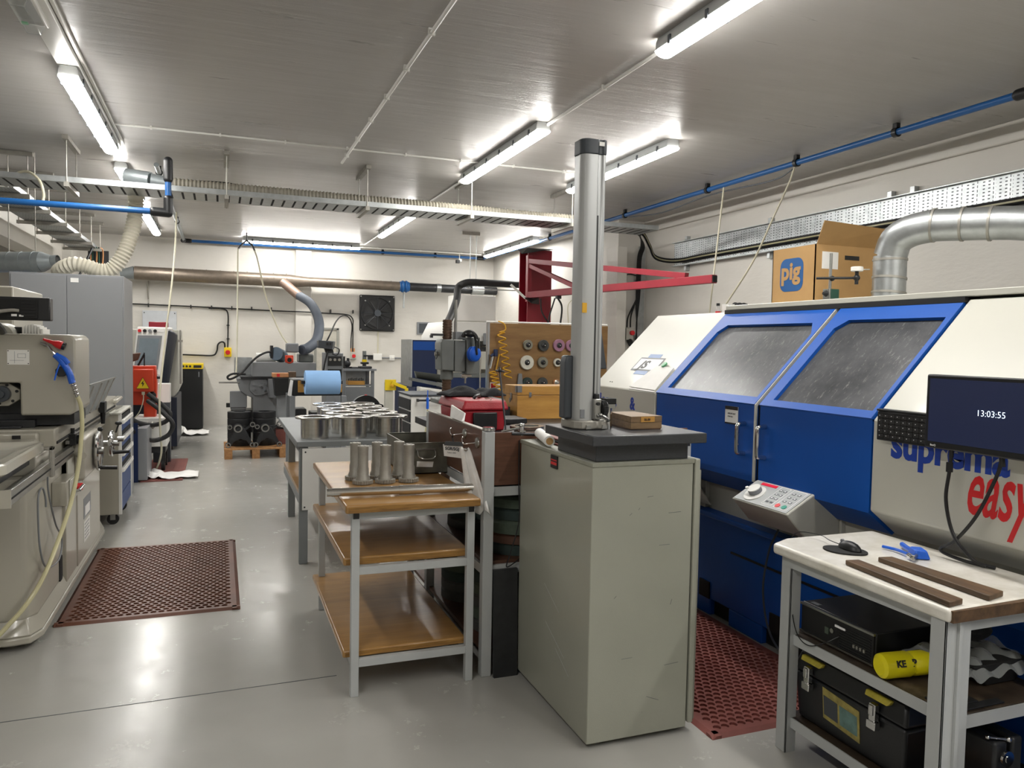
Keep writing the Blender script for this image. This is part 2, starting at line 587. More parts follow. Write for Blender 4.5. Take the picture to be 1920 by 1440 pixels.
# ================================================================== STRIP LIGHTS
def strip_light(cx, y0, y1, label, along='y', z=CZ):
    L = y1 - y0
    loc = (cx, (y0 + y1) / 2, z) if along == 'y' else ((y0 + y1) / 2, cx, z)
    t = T('strip_light', label, 'light', loc, 'ceiling strip lights', local=True, rz=0 if along == 'y' else 90)
    h = L / 2
    g = G()
    g.prism([(-0.05, 0), (-0.062, -0.03), (-0.064, -0.072), (0.064, -0.072), (0.062, -0.03), (0.05, 0)], 'y', -h + 0.005, h - 0.005)
    B('housing', g, 'grey_light', t, 0.006)
    g = G()
    pr = [(0.0605 * math.cos(a), -0.072 - 0.034 * math.sin(a)) for a in [math.pi * i / 12 for i in range(13)]]
    g.prism(pr, 'y', -h, h)
    B('diffuser', g, 'lamp', t)
    n = 6
    for i in range(n):
        y = -h + 0.16 + (L - 0.32) * i / (n - 1)
        for sx in (-1, 1):
            g = G()
            g.box(sx * 0.062, sx * 0.070, y - 0.012, y + 0.012, -0.085, -0.035)
            B('clip', g, 'grey_plastic', t)
    return t
strip_light(2.45, 1.90, 4.02, 'nearest lit strip light on the ceiling, cut by the top edge of the photo')
strip_light(2.45, 5.83, 7.96, 'lit strip light on the ceiling left of the tall grey measuring column')
strip_light(2.47, 10.5, 12.65, 'short looking lit strip light behind the cable tray, in line with the conduit')
strip_light(3.68, 5.84, 7.93, 'lit strip light partly hidden behind the tall grey measuring column')
strip_light(4.93, 11.95, 14.5, 'lit strip light at the back right above the red crane')
strip_light(-0.925, 5.80, 7.92, 'lit strip light at the left, under the wide white trunking', z=CZ-0.046)
strip_light(-0.96, 8.95, 11.0, 'lit strip light behind the cream spiral hose at left')
strip_light(-0.99, 12.1, 14.2, 'small far lit strip light left of the hanging air line')
strip_light(14.45, 0.37, 2.42, 'long lit strip light running crosswise above the back wall', along='x')
strip_light(2.45, -2.0, 0.12, 'strip light behind the camera over the white topped bench')
strip_light(3.68, -1.6, 0.5, 'unseen strip light added behind the camera over the blue machine to even out the lighting')  # extra fitting out of view, added to even out the room lighting
strip_light(-0.925, -0.3, 1.82, 'strip light behind the camera at the left', z=CZ-0.046)

# emergency light on the trunking
t = T('emergency_light', 'unlit white emergency light on the trunking at the top left corner', 'light', (-0.97, 4.86, CZ - 0.04))
B('backplate', G().box(-1.04, -0.90, 4.62, 5.10, CZ - 0.075, CZ - 0.04), 'white_plastic', t, 0.01)
g = G()
g.prism([(-1.025, CZ - 0.075), (-0.915, CZ - 0.075), (-0.935, CZ - 0.13), (-1.005, CZ - 0.13)], 'y', 4.66, 5.06)
B('lens', g, 'clear', t, 0.006)
B('indicator', G().box(-1.0, -0.97, 4.90, 4.93, CZ - 0.126, CZ - 0.12), 'green_led', t)

# trunking, conduits
g = G()
g.box(-0.99, -0.86, YF, 8.05, CZ - 0.045, CZ)
g.box(-0.855, -0.83, YF, 8.05, CZ - 0.02, CZ)
tag(B('cable_trunking', g, 'white', None, 0.004), 'wide white trunking running along the ceiling at the left', 'trunking')
def conduit(pts, r, name, label, mat_='white', clips=None):
    g = G()
    for a, b in zip(pts, pts[1:]):
        g.cyl(a, b, r, n=8)
    t = T(name, label, 'conduit', pts[0])
    B('conduit_run', g, mat_, t)
    if clips:
        a, b = Vector(pts[0]), Vector(pts[1])
        for i in range(clips):
            p = a.lerp(b, (i + 0.5) / clips)
            B('saddle', G().box(p.x - 0.02, p.x + 0.02, p.y - 0.008, p.y + 0.008, p.z - r - 0.002, CZ) if abs(a.x - b.x) < .1 else G().box(p.x - 0.008, p.x + 0.008, p.y - 0.02, p.y + 0.02, p.z - r - 0.002, CZ), mat_, t)
    return t
conduit([(1.14, -1, CZ - 0.025), (1.14, 7.9, CZ - 0.025)], 0.013, 'ceiling_conduit', 'thin white conduit along the middle of the ceiling', clips=14)
conduit([(2.49, 4.0, CZ - 0.02), (2.49, 14.3, CZ - 0.02)], 0.013, 'ceiling_conduit', 'thin white conduit joining the middle row of strip lights', clips=6)
conduit([(-0.83, 7.35, CZ - 0.014), (3.6, 7.35, CZ - 0.014)], 0.009, 'ceiling_conduit', 'thin white conduit crossing the ceiling before the cable tray', clips=8)
conduit([(2.4, 14.75, CZ - 0.02), (4.9, 14.75, CZ - 0.02)], 0.013, 'ceiling_conduit', 'thin white conduit at the back ending at the far right strip light', clips=3)

# cross cable tray with hangers, hose on it
ty0, ty1, tz = 8.05, 8.52, 3.0
t = T('cable_tray', 'long galvanised cable tray hung crosswise under the ceiling', 'cable tray', (1.2, 8.28, tz))
g = G()
g.box(-3.6, 4.9, ty0, ty1, tz, tz + 0.004)
for y in (ty0, ty1):
    g.box(-3.6, 4.9, y - 0.003, y + 0.003, tz, tz + 0.05)
B('tray_bed', g, 'galv', t)
g = G()
for i in range(80):
    x = -3.5 + i * 0.105
    g.box(x, x + 0.02, ty0 + 0.05, ty1 - 0.05, tz - 0.0015, tz - 0.0002)
B('slot_row', g, 'dark', t)
for i, x in enumerate((-2.35, -1.30, 0.06, 1.42, 2.55, 3.75)):
    g = G()
    g.box(x - 0.02, x + 0.02, ty0 - 0.05, ty1 + 0.05, tz - 0.045, tz - 0.004)
    for y in (ty0 - 0.02, ty1 + 0.02):
        g.cyl((x, y, tz - 0.05), (x, y, CZ), 0.006, n=8)
    g.box(x - 0.025, x + 0.025, ty0 - 0.09, ty1 + 0.09, CZ - 0.04, CZ - 0.002)
    B('hanger', g, 'steel_dull', t)
g = G()
g.ribbed([(-0.42, 8.2, 3.09), (0.3, 8.2, 3.085), (1.4, 8.18, 3.075), (2.4, 8.2, 3.075), (3.2, 8.2, 3.06), (4.1, 8.2, 3.06)], 0.058, 0.006, 0.035)
tag(B('spiral_hose', g, 'hose_grey'), 'grey cream corrugated hose lying on the crosswise cable tray', 'hose')
g = G()
g.cyl((-0.84, 8.28, 3.14), (-0.62, 8.2, 3.11), 0.075)
g.cyl((-0.62, 8.2, 3.11), (-0.45, 8.2, 3.09), 0.062)
tag(B('hose_connector', g, 'duct_blue'), 'short dark metal connector at the left end of the tray hose', 'duct')
g = G()
for dz in (0, 0.02, 0.045):
    g.tube([(-3.6, 8.2, tz + 0.25 + dz), (-2.7, 8.3, tz + 0.13 + dz), (-1.8, 8.35, tz + 0.06), (-0.9, 8.4, tz + 0.03)], 0.013, 6)
tag(B('cable_bundle', g, 'black_matt'), 'black cables sagging onto the cable tray at the top left', 'cable')
g = G()
for i in range(4):
    g.tube([(-0.35 + i * 0.05, 8.36, 3.15), (0.05, 8.38, 3.17 - i * 0.02), (0.35, 8.38, 3.13), (0.68, 8.36, 3.13 + 0.01 * i)], 0.016, 6)
tag(B('cable_bundle', g, 'black_matt'), 'black cables bunched behind the hose on the crosswise tray', 'cable')

# lengthwise tray at the left
t = T('cable_tray', 'lengthwise galvanised cable tray at the far left running to the back', 'cable tray', (-2.0, 11, 3.0))
g = G()
g.box(-2.22, -1.84, 8.6, 13.9, 3.0, 3.004)
for x in (-2.22, -1.84):
    g.box(x - 0.003, x + 0.003, 8.6, 13.9, 3.0, 3.05)
B('tray_bed', g, 'perf_flat', t)
for y in (8.9, 9.9, 10.9, 11.9, 12.9, 13.8):
    g = G()
    g.box(-2.3, -1.76, y - 0.02, y + 0.02, 2.955, 2.996)
    for x in (-2.28, -1.78):
        g.cyl((x, y, 2.95), (x, y, CZ), 0.006, n=8)
    g.box(-2.33, -1.73, y - 0.025, y + 0.025, CZ - 0.04, CZ - 0.002)
    B('hanger', g, 'steel_dull', t)
g = G()
for i in range(7):
    x = -1.95 + i * 0.03
    g.tube([(x, 13.8, 3.012), (x, 14.05, 2.95), (x + random.uniform(-.03, .03), 14.1, 2.5), (x, 14.1, 1.9)], 0.011, 6, m=i % 3)
g.box(-2.0, -1.7, 14.14, 14.16, 1.8, 3.0, 3)
tag(B('cable_drop', g, ['copper_hose', 'green', 'black', 'dark_iron']), 'bundle of red, green and black cables dropping behind the grey locker', 'cable')

# blue air line: right run, crosswise rear run, left run with riser
def pipe(name, label, pts, r, fittings, m='blue_pipe', fr=1.5, clamps=()):
    t = T(name, label, 'pipe', pts[0])
    g = G()
    for a, b in zip(pts, pts[1:]):
        g.cyl(a, b, r, n=16)
    B('pipe_run', g, m, t)
    for a, b in fittings:
        g = G()
        g.cyl(a, b, r * fr, n=16)
        g.sphere(a, r * fr)
        g.sphere(b, r * fr)
        B('fitting', g, 'black', t)
    for p in clamps:
        g = G()
        g.cyl((p[0], p[1] - 0.02, p[2]), (p[0], p[1] + 0.02, p[2]), r * 1.5, n=12)
        g.box(p[0] - 0.02, p[0] + 0.02, p[1] - 0.02, p[1] + 0.02, p[2], CZ)
        B('clamp', g, 'black', t)
    return t
PZ = 3.34
pipe('air_pipe', 'blue air pipe running under the ceiling along the right wall', [(5.02, 2.2, PZ), (5.02, 14.95, PZ)], 0.026,
     [((5.02, 3.3, PZ), (5.02, 3.72, PZ))], clamps=[(5.02, y, PZ) for y in (4.72, 5.85, 7.25, 9.1, 11.6, 13.6)])
pipe('air_pipe', 'blue air pipe crossing the back of the room beside the long strip light', [(-0.62, 14.95, PZ), (5.02, 14.95, PZ)], 0.026,
     [((-0.62, 14.95, PZ), (-0.5, 14.95, PZ)), ((4.9, 14.95, PZ), (5.02, 14.95, PZ))], clamps=[(2.95, 14.95, PZ), (4.0, 14.95, PZ)])
pipe('air_pipe', 'white and blue air pipe running away along the ceiling at left', [(-0.60, 8.6, PZ), (-0.60, 14.95, PZ)], 0.024,
     [((-0.6, 14.8, PZ), (-0.6, 14.95, PZ))], clamps=[(-0.6, y, PZ) for y in (9.0, 10.6, 12.6)], m='duct_blue')
t = pipe('air_pipe', 'blue air pipe at the left with a short riser and black elbows', [(-3.4, 7.7, 2.74), (-0.46, 7.7, 2.74), (-0.44, 7.7, 2.78), (-0.44, 7.7, 3.1)], 0.027,
     [((-0.56, 7.7, 2.74), (-0.44, 7.7, 2.735)), ((-0.44, 7.7, 2.75), (-0.44, 7.7, 2.86)), ((-0.44, 7.7, 3.04), (-0.44, 7.7, 3.2))])

# perforated cable tray fixed upright on the right wall
t = T('wall_cable_tray', 'wide perforated galvanised tray fixed upright on the right wall', 'cable tray', (XR, 5, 2.7))
g = G()
g.box(5.735, 5.745, 0.5, 9.0, 2.69, 3.0)
B('tray_sheet', g, 'perf', t)
for z in (2.69, 3.0):
    B('flange', G().box(5.69, 5.745, 0.5, 9.0, z - 0.003, z + 0.003), 'galv', t)
for y in (8.75, 7.1, 5.45, 5.2, 3.6):
    B('bracket', G().box(5.745, 5.80, y - 0.025, y + 0.025, 2.62, 3.07), 'galv', t, 0.003)
g = G()
for i in range(5):
    dz = 0.018 * (i % 3)
    g.tube([(4.75, 8.4, 3.02 + dz), (4.95, 8.5, 3.0 + dz), (5.2, 8.75, 2.89 + dz), (5.45, 9.0, 2.78 + dz), (5.66, 8.85, 2.735 + dz), (5.70, 8.2, 2.745 + dz), (5.70, 6.5, 2.75 + dz), (5.70, 4.5, 2.75 + dz), (5.70, 0.6, 2.75 + dz)], 0.013, 6, m=1 if i == 4 else 0)
tag(B('cable_bundle', g, ['black_matt', 'hose_yellow']), 'thick black cable bundle lying along the upright wall tray', 'cable')
# short tray and vertical tray beyond the machine
t = T('vertical_cable_tray', 'vertical galvanised tray with black cables beside the pier', 'cable tray', (5.7, 9.8, 1.2))
B('tray_sheet', G().box(5.655, 5.76, 9.80, 9.815, 1.2, 3.05), 'galv', t)
for z in (2.55, 1.75):
    B('bracket', G().box(5.60, 5.79, 9.815, 9.848, z - 0.02, z + 0.02), 'galv', t)
g = G()
for i in range(4):
    x = 5.615 + 0.018 * i
    g.tube([(4.8 + .05 * i, 8.5, 3.03), (5.2, 9.0, 3.06), (x - .05, 9.6, 3.02), (x, 9.77, 2.85), (x, 9.78, 2.2 + .05 * i), (x - 0.02 * i + .02, 9.78, 1.9), (x - .01, 9.78, 1.5), (x - 0.03, 9.77, 1.25)], 0.010, 6)
g.tube([(5.62, 9.78, 2.62), (5.5, 9.78, 2.64), (5.34, 9.74, 2.60)], 0.009, 6)
g.tube([(5.60, 9.78, 2.25), (5.52, 9.78, 2.1), (5.48, 9.78, 2.0), (5.475, 9.78, 1.88)], 0.011, 6)
g.tube([(5.62, 9.78, 2.3), (5.55, 9.78, 2.1), (5.53, 9.78, 2.0), (5.53, 9.78, 1.88)], 0.011, 6)
tag(B('cable_bundle', g, 'black_matt'), 'black cables hanging down the vertical tray beside the pier', 'cable')
t = T('isolator_switch', 'grey isolator box with red knob under the vertical cables', 'switch', (5.5, 9.8, 1.66))
B('enclosure', G().box(5.455, 5.575, 9.76, 9.85, 1.70, 1.87), 'machine_grey', t, 0.006)
B('knob', G().cyl((5.54, 9.76, 1.80), (5.54, 9.72, 1.80), 0.033), 'text_red', t)
B('side_plate', G().box(5.435, 5.455, 9.78, 9.84, 1.71, 1.86), 'black', t)
B('socket', G().cyl((5.53, 9.80, 1.69), (5.50, 9.70, 1.64), 0.04), 'black', t)
# air hose loop off the pipe behind the blue machine
g = G()
g.tube([(4.98, 6.9, 3.3), (4.93, 6.9, 2.8), (4.88, 6.9, 2.3), (4.84, 6.9, 1.86)], 0.009, 8)
tag(B('air_hose', g, 'cream'), 'straight pale air hose dropping from the blue pipe behind the machine', 'hose')
g = G()
g.tube([(5.0, 5.85, 3.3), (4.98, 5.9, 3.15), (4.9, 6.0, 2.85), (4.84, 6.2, 2.45), (4.80, 6.5, 2.1), (4.8, 6.75, 1.86)], 0.009, 8)
tag(B('air_hose', g, 'cream'), 'curved pale air hose looping from the blue pipe behind the machine', 'hose')
g = G()
g.tube([(5.02, 9.0, 3.3), (5.03, 8.2, 3.24), (5.03, 7.2, 3.28), (5.02, 6.2, 3.24), (5.02, 5.9, 3.29)], 0.008, 6)
tag(B('hanging_cable', g, 'grey_plastic'), 'thin cable sagging below the blue pipe on the right', 'cable')

# ================================================================== BLUE AND WHITE GRINDING MACHINE (right)
t = T('grinding_machine', 'large blue and white enclosed grinding machine along the right wall', 'machine', (3.5, 2.7, 0))
mach = t
Y0, Y1, Y2, YG, Y3, Y4 = 0.2, 2.0, 2.502, 3.264, 4.25, 5.12
g = G()
g.box(2.744, 4.3, Y0, Y4, 0.10, 0.63)
g.box(2.78, 4.3, Y0, Y4, 0.0, 0.10, 1)
for y in (0.9, 2.1, 3.25, 3.72, 4.4):     # plinth feet between the fork slots
    g.box(2.746, 2.9, y + 0.09, y + 0.38, 0.0, 0.10)
B('base', g, ['blue', 'dark'], t, 0.006)
for y in (2.3, 3.22, 3.86):
    B('fork_slot', G().box(2.735, 2.76, y - 0.05, y + 0.05, 0.10, 0.20), 'dark', t)
g = G().box(2.738, 2.748, 2.6, 3.62, 0.425, 0.437)
B('panel_groove', g, 'black', t)
B('base_lip', G().box(2.70, 2.75, Y0, Y4, 0.60, 0.632), 'blue', t, 0.008)
B('recessed_band', G().box(2.79, 4.3, Y0, Y4, 0.63, 0.83), 'machine_grey', t)
for y in (2.93, 4.02):
    g = G().box(2.762, 2.79, y - 0.11, y + 0.02, 0.632, 0.80)
    B('bracket_plate', g, 'machine_grey', t, 0.003)
    B('bolt', G().cyl((2.762, y - 0.05, 0.73), (2.755, y - 0.05, 0.73), 0.01, n=12), 'black', t)
prof = [(2.744, 0.81), (2.60, 0.92), (2.60, 1.31), (3.13, 1.84), (4.3, 1.84), (4.3, 0.81)]
g = G().prism(prof, 'y', Y3 + 0.005, Y4)
B('side_cover', g, 'machine_white', t, 0.006, label='left white sloping cover')
g = G().prism(prof, 'y', Y0, Y2 - 0.005)
B('side_cover', g, 'machine_white', t, 0.006, label='right white sloping cover')
B('roof', G().box(3.12, 4.3, Y0, Y3 + 0.01, 1.852, 1.882), 'machine_white', t, 0.004)
B('roof_seal', G().box(3.105, 3.2, Y2, Y3, 1.826, 1.852), 'black', t)
# interior seen dimly through the glazing
g = G()
g.box(3.9, 3.95, Y2, Y3, 0.85, 1.83)
g.box(2.75, 3.9, Y2, Y3, 0.82, 0.85)
B('inner_cabinet', g, 'machine_grey', t)
g = G()
g.box(3.3, 3.7, 2.62, 3.05, 0.85, 1.45)
g.cyl((3.45, 3.05, 1.25), (3.45, 3.25, 1.25), 0.12)
B('wheel_head', g, 'machine_white', t, 0.02)
def sl(y, s, off=0.0):
    """point on the sloped door plane; s metres in x from the crease, off outwards"""
    return (2.60 + s - off * 0.7071, y, 1.31 + s + off * 0.7071)
def door(ya, yb, win, label, hy):
    """ya > yb; lower panel, lower slope and a sloped frame with a chamfered window"""
    g = G()
    th = 0.03
    g.prism([(2.744, 0.80), (2.605, 0.905), (2.605, 1.31), (2.635, 1.30), (2.635, 0.92), (2.77, 0.82)], 'y', yb, ya)
    outer = [(ya, 0.0), (ya, 0.515), (yb, 0.515), (yb, 0.0)]
    # ring of quads between outer rectangle and window polygon (6 points)
    w = win
    O = [(ya, 0.0), (ya, w[1][1]), (ya, 0.515), (yb, 0.515), (yb, w[4][1]), (yb, 0.0)]
    for off, flip in ((0.006, 1), (-0.024, 0)):
        vo = [g.V(sl(a, b, off)) for a, b in O]
        vi = [g.V(sl(a, b, off)) for a, b in w]
        for i in range(6):
            j = (i + 1) % 6
            g.face([vo[i], vo[j], vi[j], vi[i]])
        if off > 0:
            vi0 = vi; vo0 = vo
        else:
            for i in range(6):
                j = (i + 1) % 6
                g.face([vi0[i], vi0[j], vi[j], vi[i]])
                g.face([vo0[i], vo0[j], vo[j], vo[i]])
    d = B('door', g, 'blue', t, 0, label=label)
    g = G()
    vs = [g.V(sl(a, b, -0.012)) for a, b in w]
    g.face(vs)
    vs = [g.V(sl(a, b, -0.018)) for a, b in w]
    g.face(vs)
    B('window_pane', g, 'glazing', d, smooth=0)
    g = G()
    g.tube([(2.603, hy, 1.205), (2.565, hy, 1.20), (2.555, hy, 1.18), (2.555, hy, 1.07), (2.565, hy, 1.05), (2.603, hy, 1.045)], 0.013, 12, 5)
    B('handle', g, 'chrome', d)
    return d
wl = [(4.16, 0.035), (4.16, 0.39), (4.11, 0.435), (3.36, 0.435), (3.30, 0.375), (3.30, 0.035)]
dl = door(4.243, 3.275, wl, 'left blue sliding door', 3.355)
wr = [(3.165, 0.03), (3.165, 0.40), (3.108, 0.445), (2.54, 0.445), (2.535, 0.40), (2.53, 0.03)]
dr = door(3.238, 2.508, wr, 'right blue sliding door', 3.19)
g = G()
g.prism([(2.75, 0.805), (2.598, 0.91), (2.598, 1.312), (3.118, 1.834), (3.13, 1.82), (2.612, 1.305), (2.612, 0.916), (2.76, 0.815)], 'y', YG + 0.004, YG + 0.013)
B('door_edge_strip', g, 'machine_white', t)
g = G()
g.prism([(2.76, 0.805), (2.62, 0.91), (2.62, 1.312), (3.13, 1.82), (3.17, 1.82), (2.66, 1.3), (2.66, 0.92), (2.80, 0.82)], 'y', YG - 0.028, YG + 0.004)
B('door_gap_seal', g, 'black', t)
# warning sticker on the left door
s = B('sticker', G().box(2.6005, 2.604, 3.415, 3.525, 1.19, 1.287), 'paper', dl)
B('sticker_band', G().box(2.5995, 2.6005, 3.415, 3.525, 1.268, 1.287), 'black', s)
B('sticker_band', G().box(2.5995, 2.6005, 3.415, 3.525, 1.19, 1.198), 'black', s)
fx = frame((2.5992, 3.5, 1.243), (0, -1, 0), (0, 0, 1))
text('sticker_text', 'IMPORTANT', 0.012, fx, 'text_black', s, 0.0004)
text('sticker_text', 'if this door', 0.010, frame((2.5992, 3.5, 1.228), (0, -1, 0), (0, 0, 1)), 'text_black', s, 0.0004)
# lettering on the white covers
def mt(y, z):
    return frame((2.599, y, z), (0, -1, 0), (0, 0, 1))
text('lettering', 'Jones', 0.118, mt(5.02, 1.178), 'text_blue', mach, 0.001, 0.003, 1.0)
text('lettering', '&', 0.118, mt(4.575, 1.178), 'text_blue', mach, 0.001, 0.003, 0.85)
text('lettering', 'suprema', 0.172, mt(2.40, 1.168), 'text_blue', mach, 0.001, 0.006, 0.86)
text('lettering', 'easy', 0.30, mt(2.055, 1.01), 'text_red', mach, 0.001, 0.004, 0.47, 0.3)
# tilted emblem on the left cover
def sm(y, s_, off=0.001):
    p = sl(y, s_, off)
    return frame(p, (0, -1, 0), (0.7071, 0, 0.7071))
e = B('emblem', G().prism([(-0.11, -0.045), (0.11, -0.045), (0.11, 0.045), (-0.11, 0.045)], 'z', 0, 0.002).add(G()), 'text_black', mach) if False else None
g = G()
def slab_on_slope(g, ys, ss, off0, off1, m=0):
    g.hexa([sl(ys[0], ss[0], off0), sl(ys[1], ss[0], off0), sl(ys[1], ss[1], off0), sl(ys[0], ss[1], off0)],
           [sl(ys[0], ss[0], off1), sl(ys[1], ss[0], off1), sl(ys[1], ss[1], off1), sl(ys[0], ss[1], off1)], m)
slab_on_slope(g, (4.72, 4.56), (0.10, 0.24), 0.0005, 0.0015)
em = B('emblem', g, 'blue_pipe', mach)
g = G()
slab_on_slope(g, (4.80, 4.48), (0.125, 0.215), 0.0016, 0.0022)
slab_on_slope(g, (4.785, 4.495), (0.135, 0.205), 0.0023, 0.0028, 1)
B('emblem_plate', g, ['grey_plastic', 'text_white'], em)
text('emblem_letters', 'JS', 0.10, sm(4.73, 0.142, 0.003), 'text_black', em, 0.0004, 0.004, 1.3, 0.2)
g = G()
for k in range(2):
    p = sl(4.93 - 0.03 * k, 0.035, 0.001)
    g.sphere(p, 0.004)
B('screw_hole', g, 'dark_iron', mach)
# paper held to the slope by a green magnet
t = T('paper_sheet', 'white paper sheet lying on the left white cover under a green magnet', 'paper', sl(4.4, 0.1))
g = G()
for k, (a, b) in enumerate(((0.002, 0.003), (0.006, 0.008))):
    g.hexa([sl(4.61, 0.005 + .01 * k, a), sl(4.27, 0.0 + .01 * k, a), sl(4.27, 0.15, a + .004 * k), sl(4.50, 0.16, a)],
           [sl(4.61, 0.005 + .01 * k, b), sl(4.27, 0.0 + .01 * k, b), sl(4.27, 0.15, b + .006 * k), sl(4.50, 0.16, b)])
B('sheet', g, 'paper', t)
p, q = Vector(sl(4.405, 0.165, 0.009)), Vector(sl(4.405, 0.165, 0.022))
B('magnet', G().cyl(p, q, 0.022), mat('green magnet', '#4f9a6a', 0.4), t, 0.003)

# control pendant fixed below the doors
t = T('control_panel', 'sloping grey control box with handwheel dial and keypad below the doors', 'control panel', (2.6, 3.1, 0.72))
y0, y1 = 2.83, 3.24
ps = [(2.762, 0.66), (2.554, 0.722), (2.446, 0.836), (2.603, 0.925), (2.762, 0.80)]
g = G().prism(ps, 'y', y0, y1)
B('housing', g, 'machine_grey', t, 0.006)
U = Vector((2.603 - 2.446, 0, 0.925 - 0.836))
Un = U.normalized()
def cp(a, b, off=0.0):
    """a along the panel (0 at far end .. 1 near), b up the slope"""
    nrm = Vector((-Un.z, 0, Un.x))
    p = Vector((2.446, 0, 0.836)) + U * b + nrm * off
    return Vector((p.x, y1 + (y0 - y1) * a, p.z))
def cslab(g, a0, a1, b0, b1, h0, h1, m=0):
    g.hexa([cp(a0, b0, h0), cp(a1, b0, h0), cp(a1, b1, h0), cp(a0, b1, h0)], [cp(a0, b0, h1), cp(a1, b0, h1), cp(a1, b1, h1), cp(a0, b1, h1)], m)
g = G(); cslab(g, 0.03, 0.97, 0.04, 0.96, 0.0005, 0.003)
kp = B('keypad_plate', g, 'grey_light', t, 0)
g = G(); g.cyl(cp(0.25, 0.42, 0.003), cp(0.25, 0.42, 0.008), 0.058, n=40)
dial = B('dial_ring', g, 'white_plastic', t)
g = G(); g.cyl(cp(0.25, 0.46, 0.008), cp(0.25, 0.46, 0.03), 0.034, n=32)
B('dial_knob', g, 'mid_plastic', dial, 0.003)
g = G(); g.cyl(cp(0.25, 0.46, 0.03), cp(0.25, 0.46, 0.034), 0.033, n=32); g.cyl(cp(0.18, 0.36, 0.034), cp(0.18, 0.36, 0.044), 0.008, n=12)
B('dial_cap', g, 'white_plastic', dial)
g = G(); cslab(g, 0.16, 0.44, 0.82, 0.92, 0.003, 0.005)
B('display', g, 'led_red', t)
for c0, c1, b0, b1 in ((0.50, 0.66, 0.12, 0.92), (0.71, 0.93, 0.12, 0.92)):
    g = G()
    for (a, b, c, d) in ((c0, c1, b0, b0 + .015), (c0, c1, b1, b1 + .015), (c0, c0 + .008, b0, b1), (c1, c1 + .008, b0, b1)):
        cslab(g, a, b, c, d, 0.003, 0.004)
    B('key_outline', g, 'text_white', kp)
for r in range(4):
    for c in range(4):
        a = (0.525, 0.595, 0.745, 0.835)[c]
        b = 0.75 - 0.175 * r
        if c >= 2 and r == 3:
            continue
        g = G(); cslab(g, a, a + 0.05, b, b + 0.07, 0.003, 0.0045)
        cslab(g, a + .012, a + 0.038, b + .02, b + 0.05, 0.0046, 0.005, 1)
        B('key', g, ['mid_plastic', 'text_white' if r < 3 else 'text_black'], kp)
g = G(); g.cyl(cp(0.75, 0.22, 0.003), cp(0.75, 0.22, 0.006), 0.014, n=16)
B('key', g, mat('pink red key', '#e2595c', 0.4), kp, label='red round key')
g = G(); g.cyl(cp(0.86, 0.22, 0.003), cp(0.86, 0.22, 0.006), 0.014, n=16)
B('key', g, mat('teal key', '#3f9a86', 0.4), kp, label='green round key')
g = G()
g.tube([(2.70, 3.18, 0.67), (2.66, 3.20, 0.55), (2.60, 3.16, 0.35), (2.58, 3.05, 0.15), (2.62, 2.85, 0.04), (2.66, 2.6, 0.02)], 0.006, 6)
tag(B('floor_cable', g, 'grey_plastic'), 'thin grey cable looping from the control box down to the red mat', 'cable')
# white cloth hanging past the big cabinet
g = G()
g.hexa([(2.735, 4.02, 0.66), (2.745, 3.84, 0.66), (2.76, 3.84, 0.66), (2.76, 4.02, 0.66)], [(2.66, 4.02, 0.87), (2.66, 3.96, 0.87), (2.68, 3.96, 0.87), (2.68, 4.02, 0.87)])
tag(B('side_flap', g, 'machine_white', None, 0.006), 'white flap hanging behind the green grey cabinet at the machine', 'flap')

# things on the machine roof
t = T('cardboard_box', 'open cardboard box with a blue emblem on top of the blue machine', 'box', (3.65, 4.2, 1.882))
bx0, bx1, by0, by1, bz0, bz1 = 3.25, 3.72, 3.60, 3.97, 1.884, 2.22
g = G()
for (a, b, c, d) in ((bx0, bx0 + .006, by0, by1), (bx1 - .006, bx1, by0, by1), (bx0, bx1, by0, by0 + .006), (bx0, bx1, by1 - .006, by1)):
    g.box(a, b, c, d, bz0, bz1)
g.box(bx0, bx1, by0, by1, bz0, bz0 + 0.006)
cb = B('carton', g, 'card', t)
g = G()
g.hexa([(bx0 + .01, by0, bz1), (bx1, by0, bz1), (bx1, by0 + .006, bz1), (bx0 + .01, by0 + .006, bz1)],
       [(bx0 - .03, by0 - .10, bz1 + .12), (bx1 + .0, by0 - .10, bz1 + .10), (bx1, by0 - .094, bz1 + .10), (bx0 - .03, by0 - .094, bz1 + .12)])
B('flap', g, 'card', t)
g = G()
g.hexa([(bx0, by0 + .05, bz1), (bx0, by1, bz1), (bx0 + .006, by1, bz1), (bx0 + .006, by0 + .05, bz1)],
       [(bx0 + .14, by0 + .06, bz1 + .012), (bx0 + .14, by1 - .01, bz1 + .012), (bx0 + .146, by1 - .01, bz1 + .006), (bx0 + .146, by0 + .06, bz1 + .006)])
B('flap', g, 'card', t)
def rrect(cx, cy, w, h, r, n=6):
    out = []
    for qx, qy, a0 in ((1, 1, 0), (-1, 1, 90), (-1, -1, 180), (1, -1, 270)):
        for i in range(n + 1):
            a = math.radians(a0 + 90 * i / n)
            out.append((cx + qx * (w / 2 - r) + r * math.cos(a), cy + qy * (h / 2 - r) + r * math.sin(a)))
    return out
g = G().prism(rrect((by0 + by1) / 2 + .01, 2.055, 0.20, 0.20, 0.05), 'x', bx0 - 0.0015, bx0 - 0.0003)
lg = B('emblem', g, 'blue_pipe', cb)
text('emblem_letters', 'pig', 0.145, frame((bx0 - 0.0028, 3.885, 2.03), (0, -1, 0), (0, 0, 1)), 'card', lg, 0.0005, 0.005, 1.0)
B('shipping_label', G().box(3.30, 3.42, by0 - 0.0015, by0 - 0.0002, 2.08, 2.18), 'paper', cb)
B('hand_hole', G().box(3.47, 3.58, by0 - 0.0015, by0 - 0.0002, 2.14, 2.165), 'black', cb)
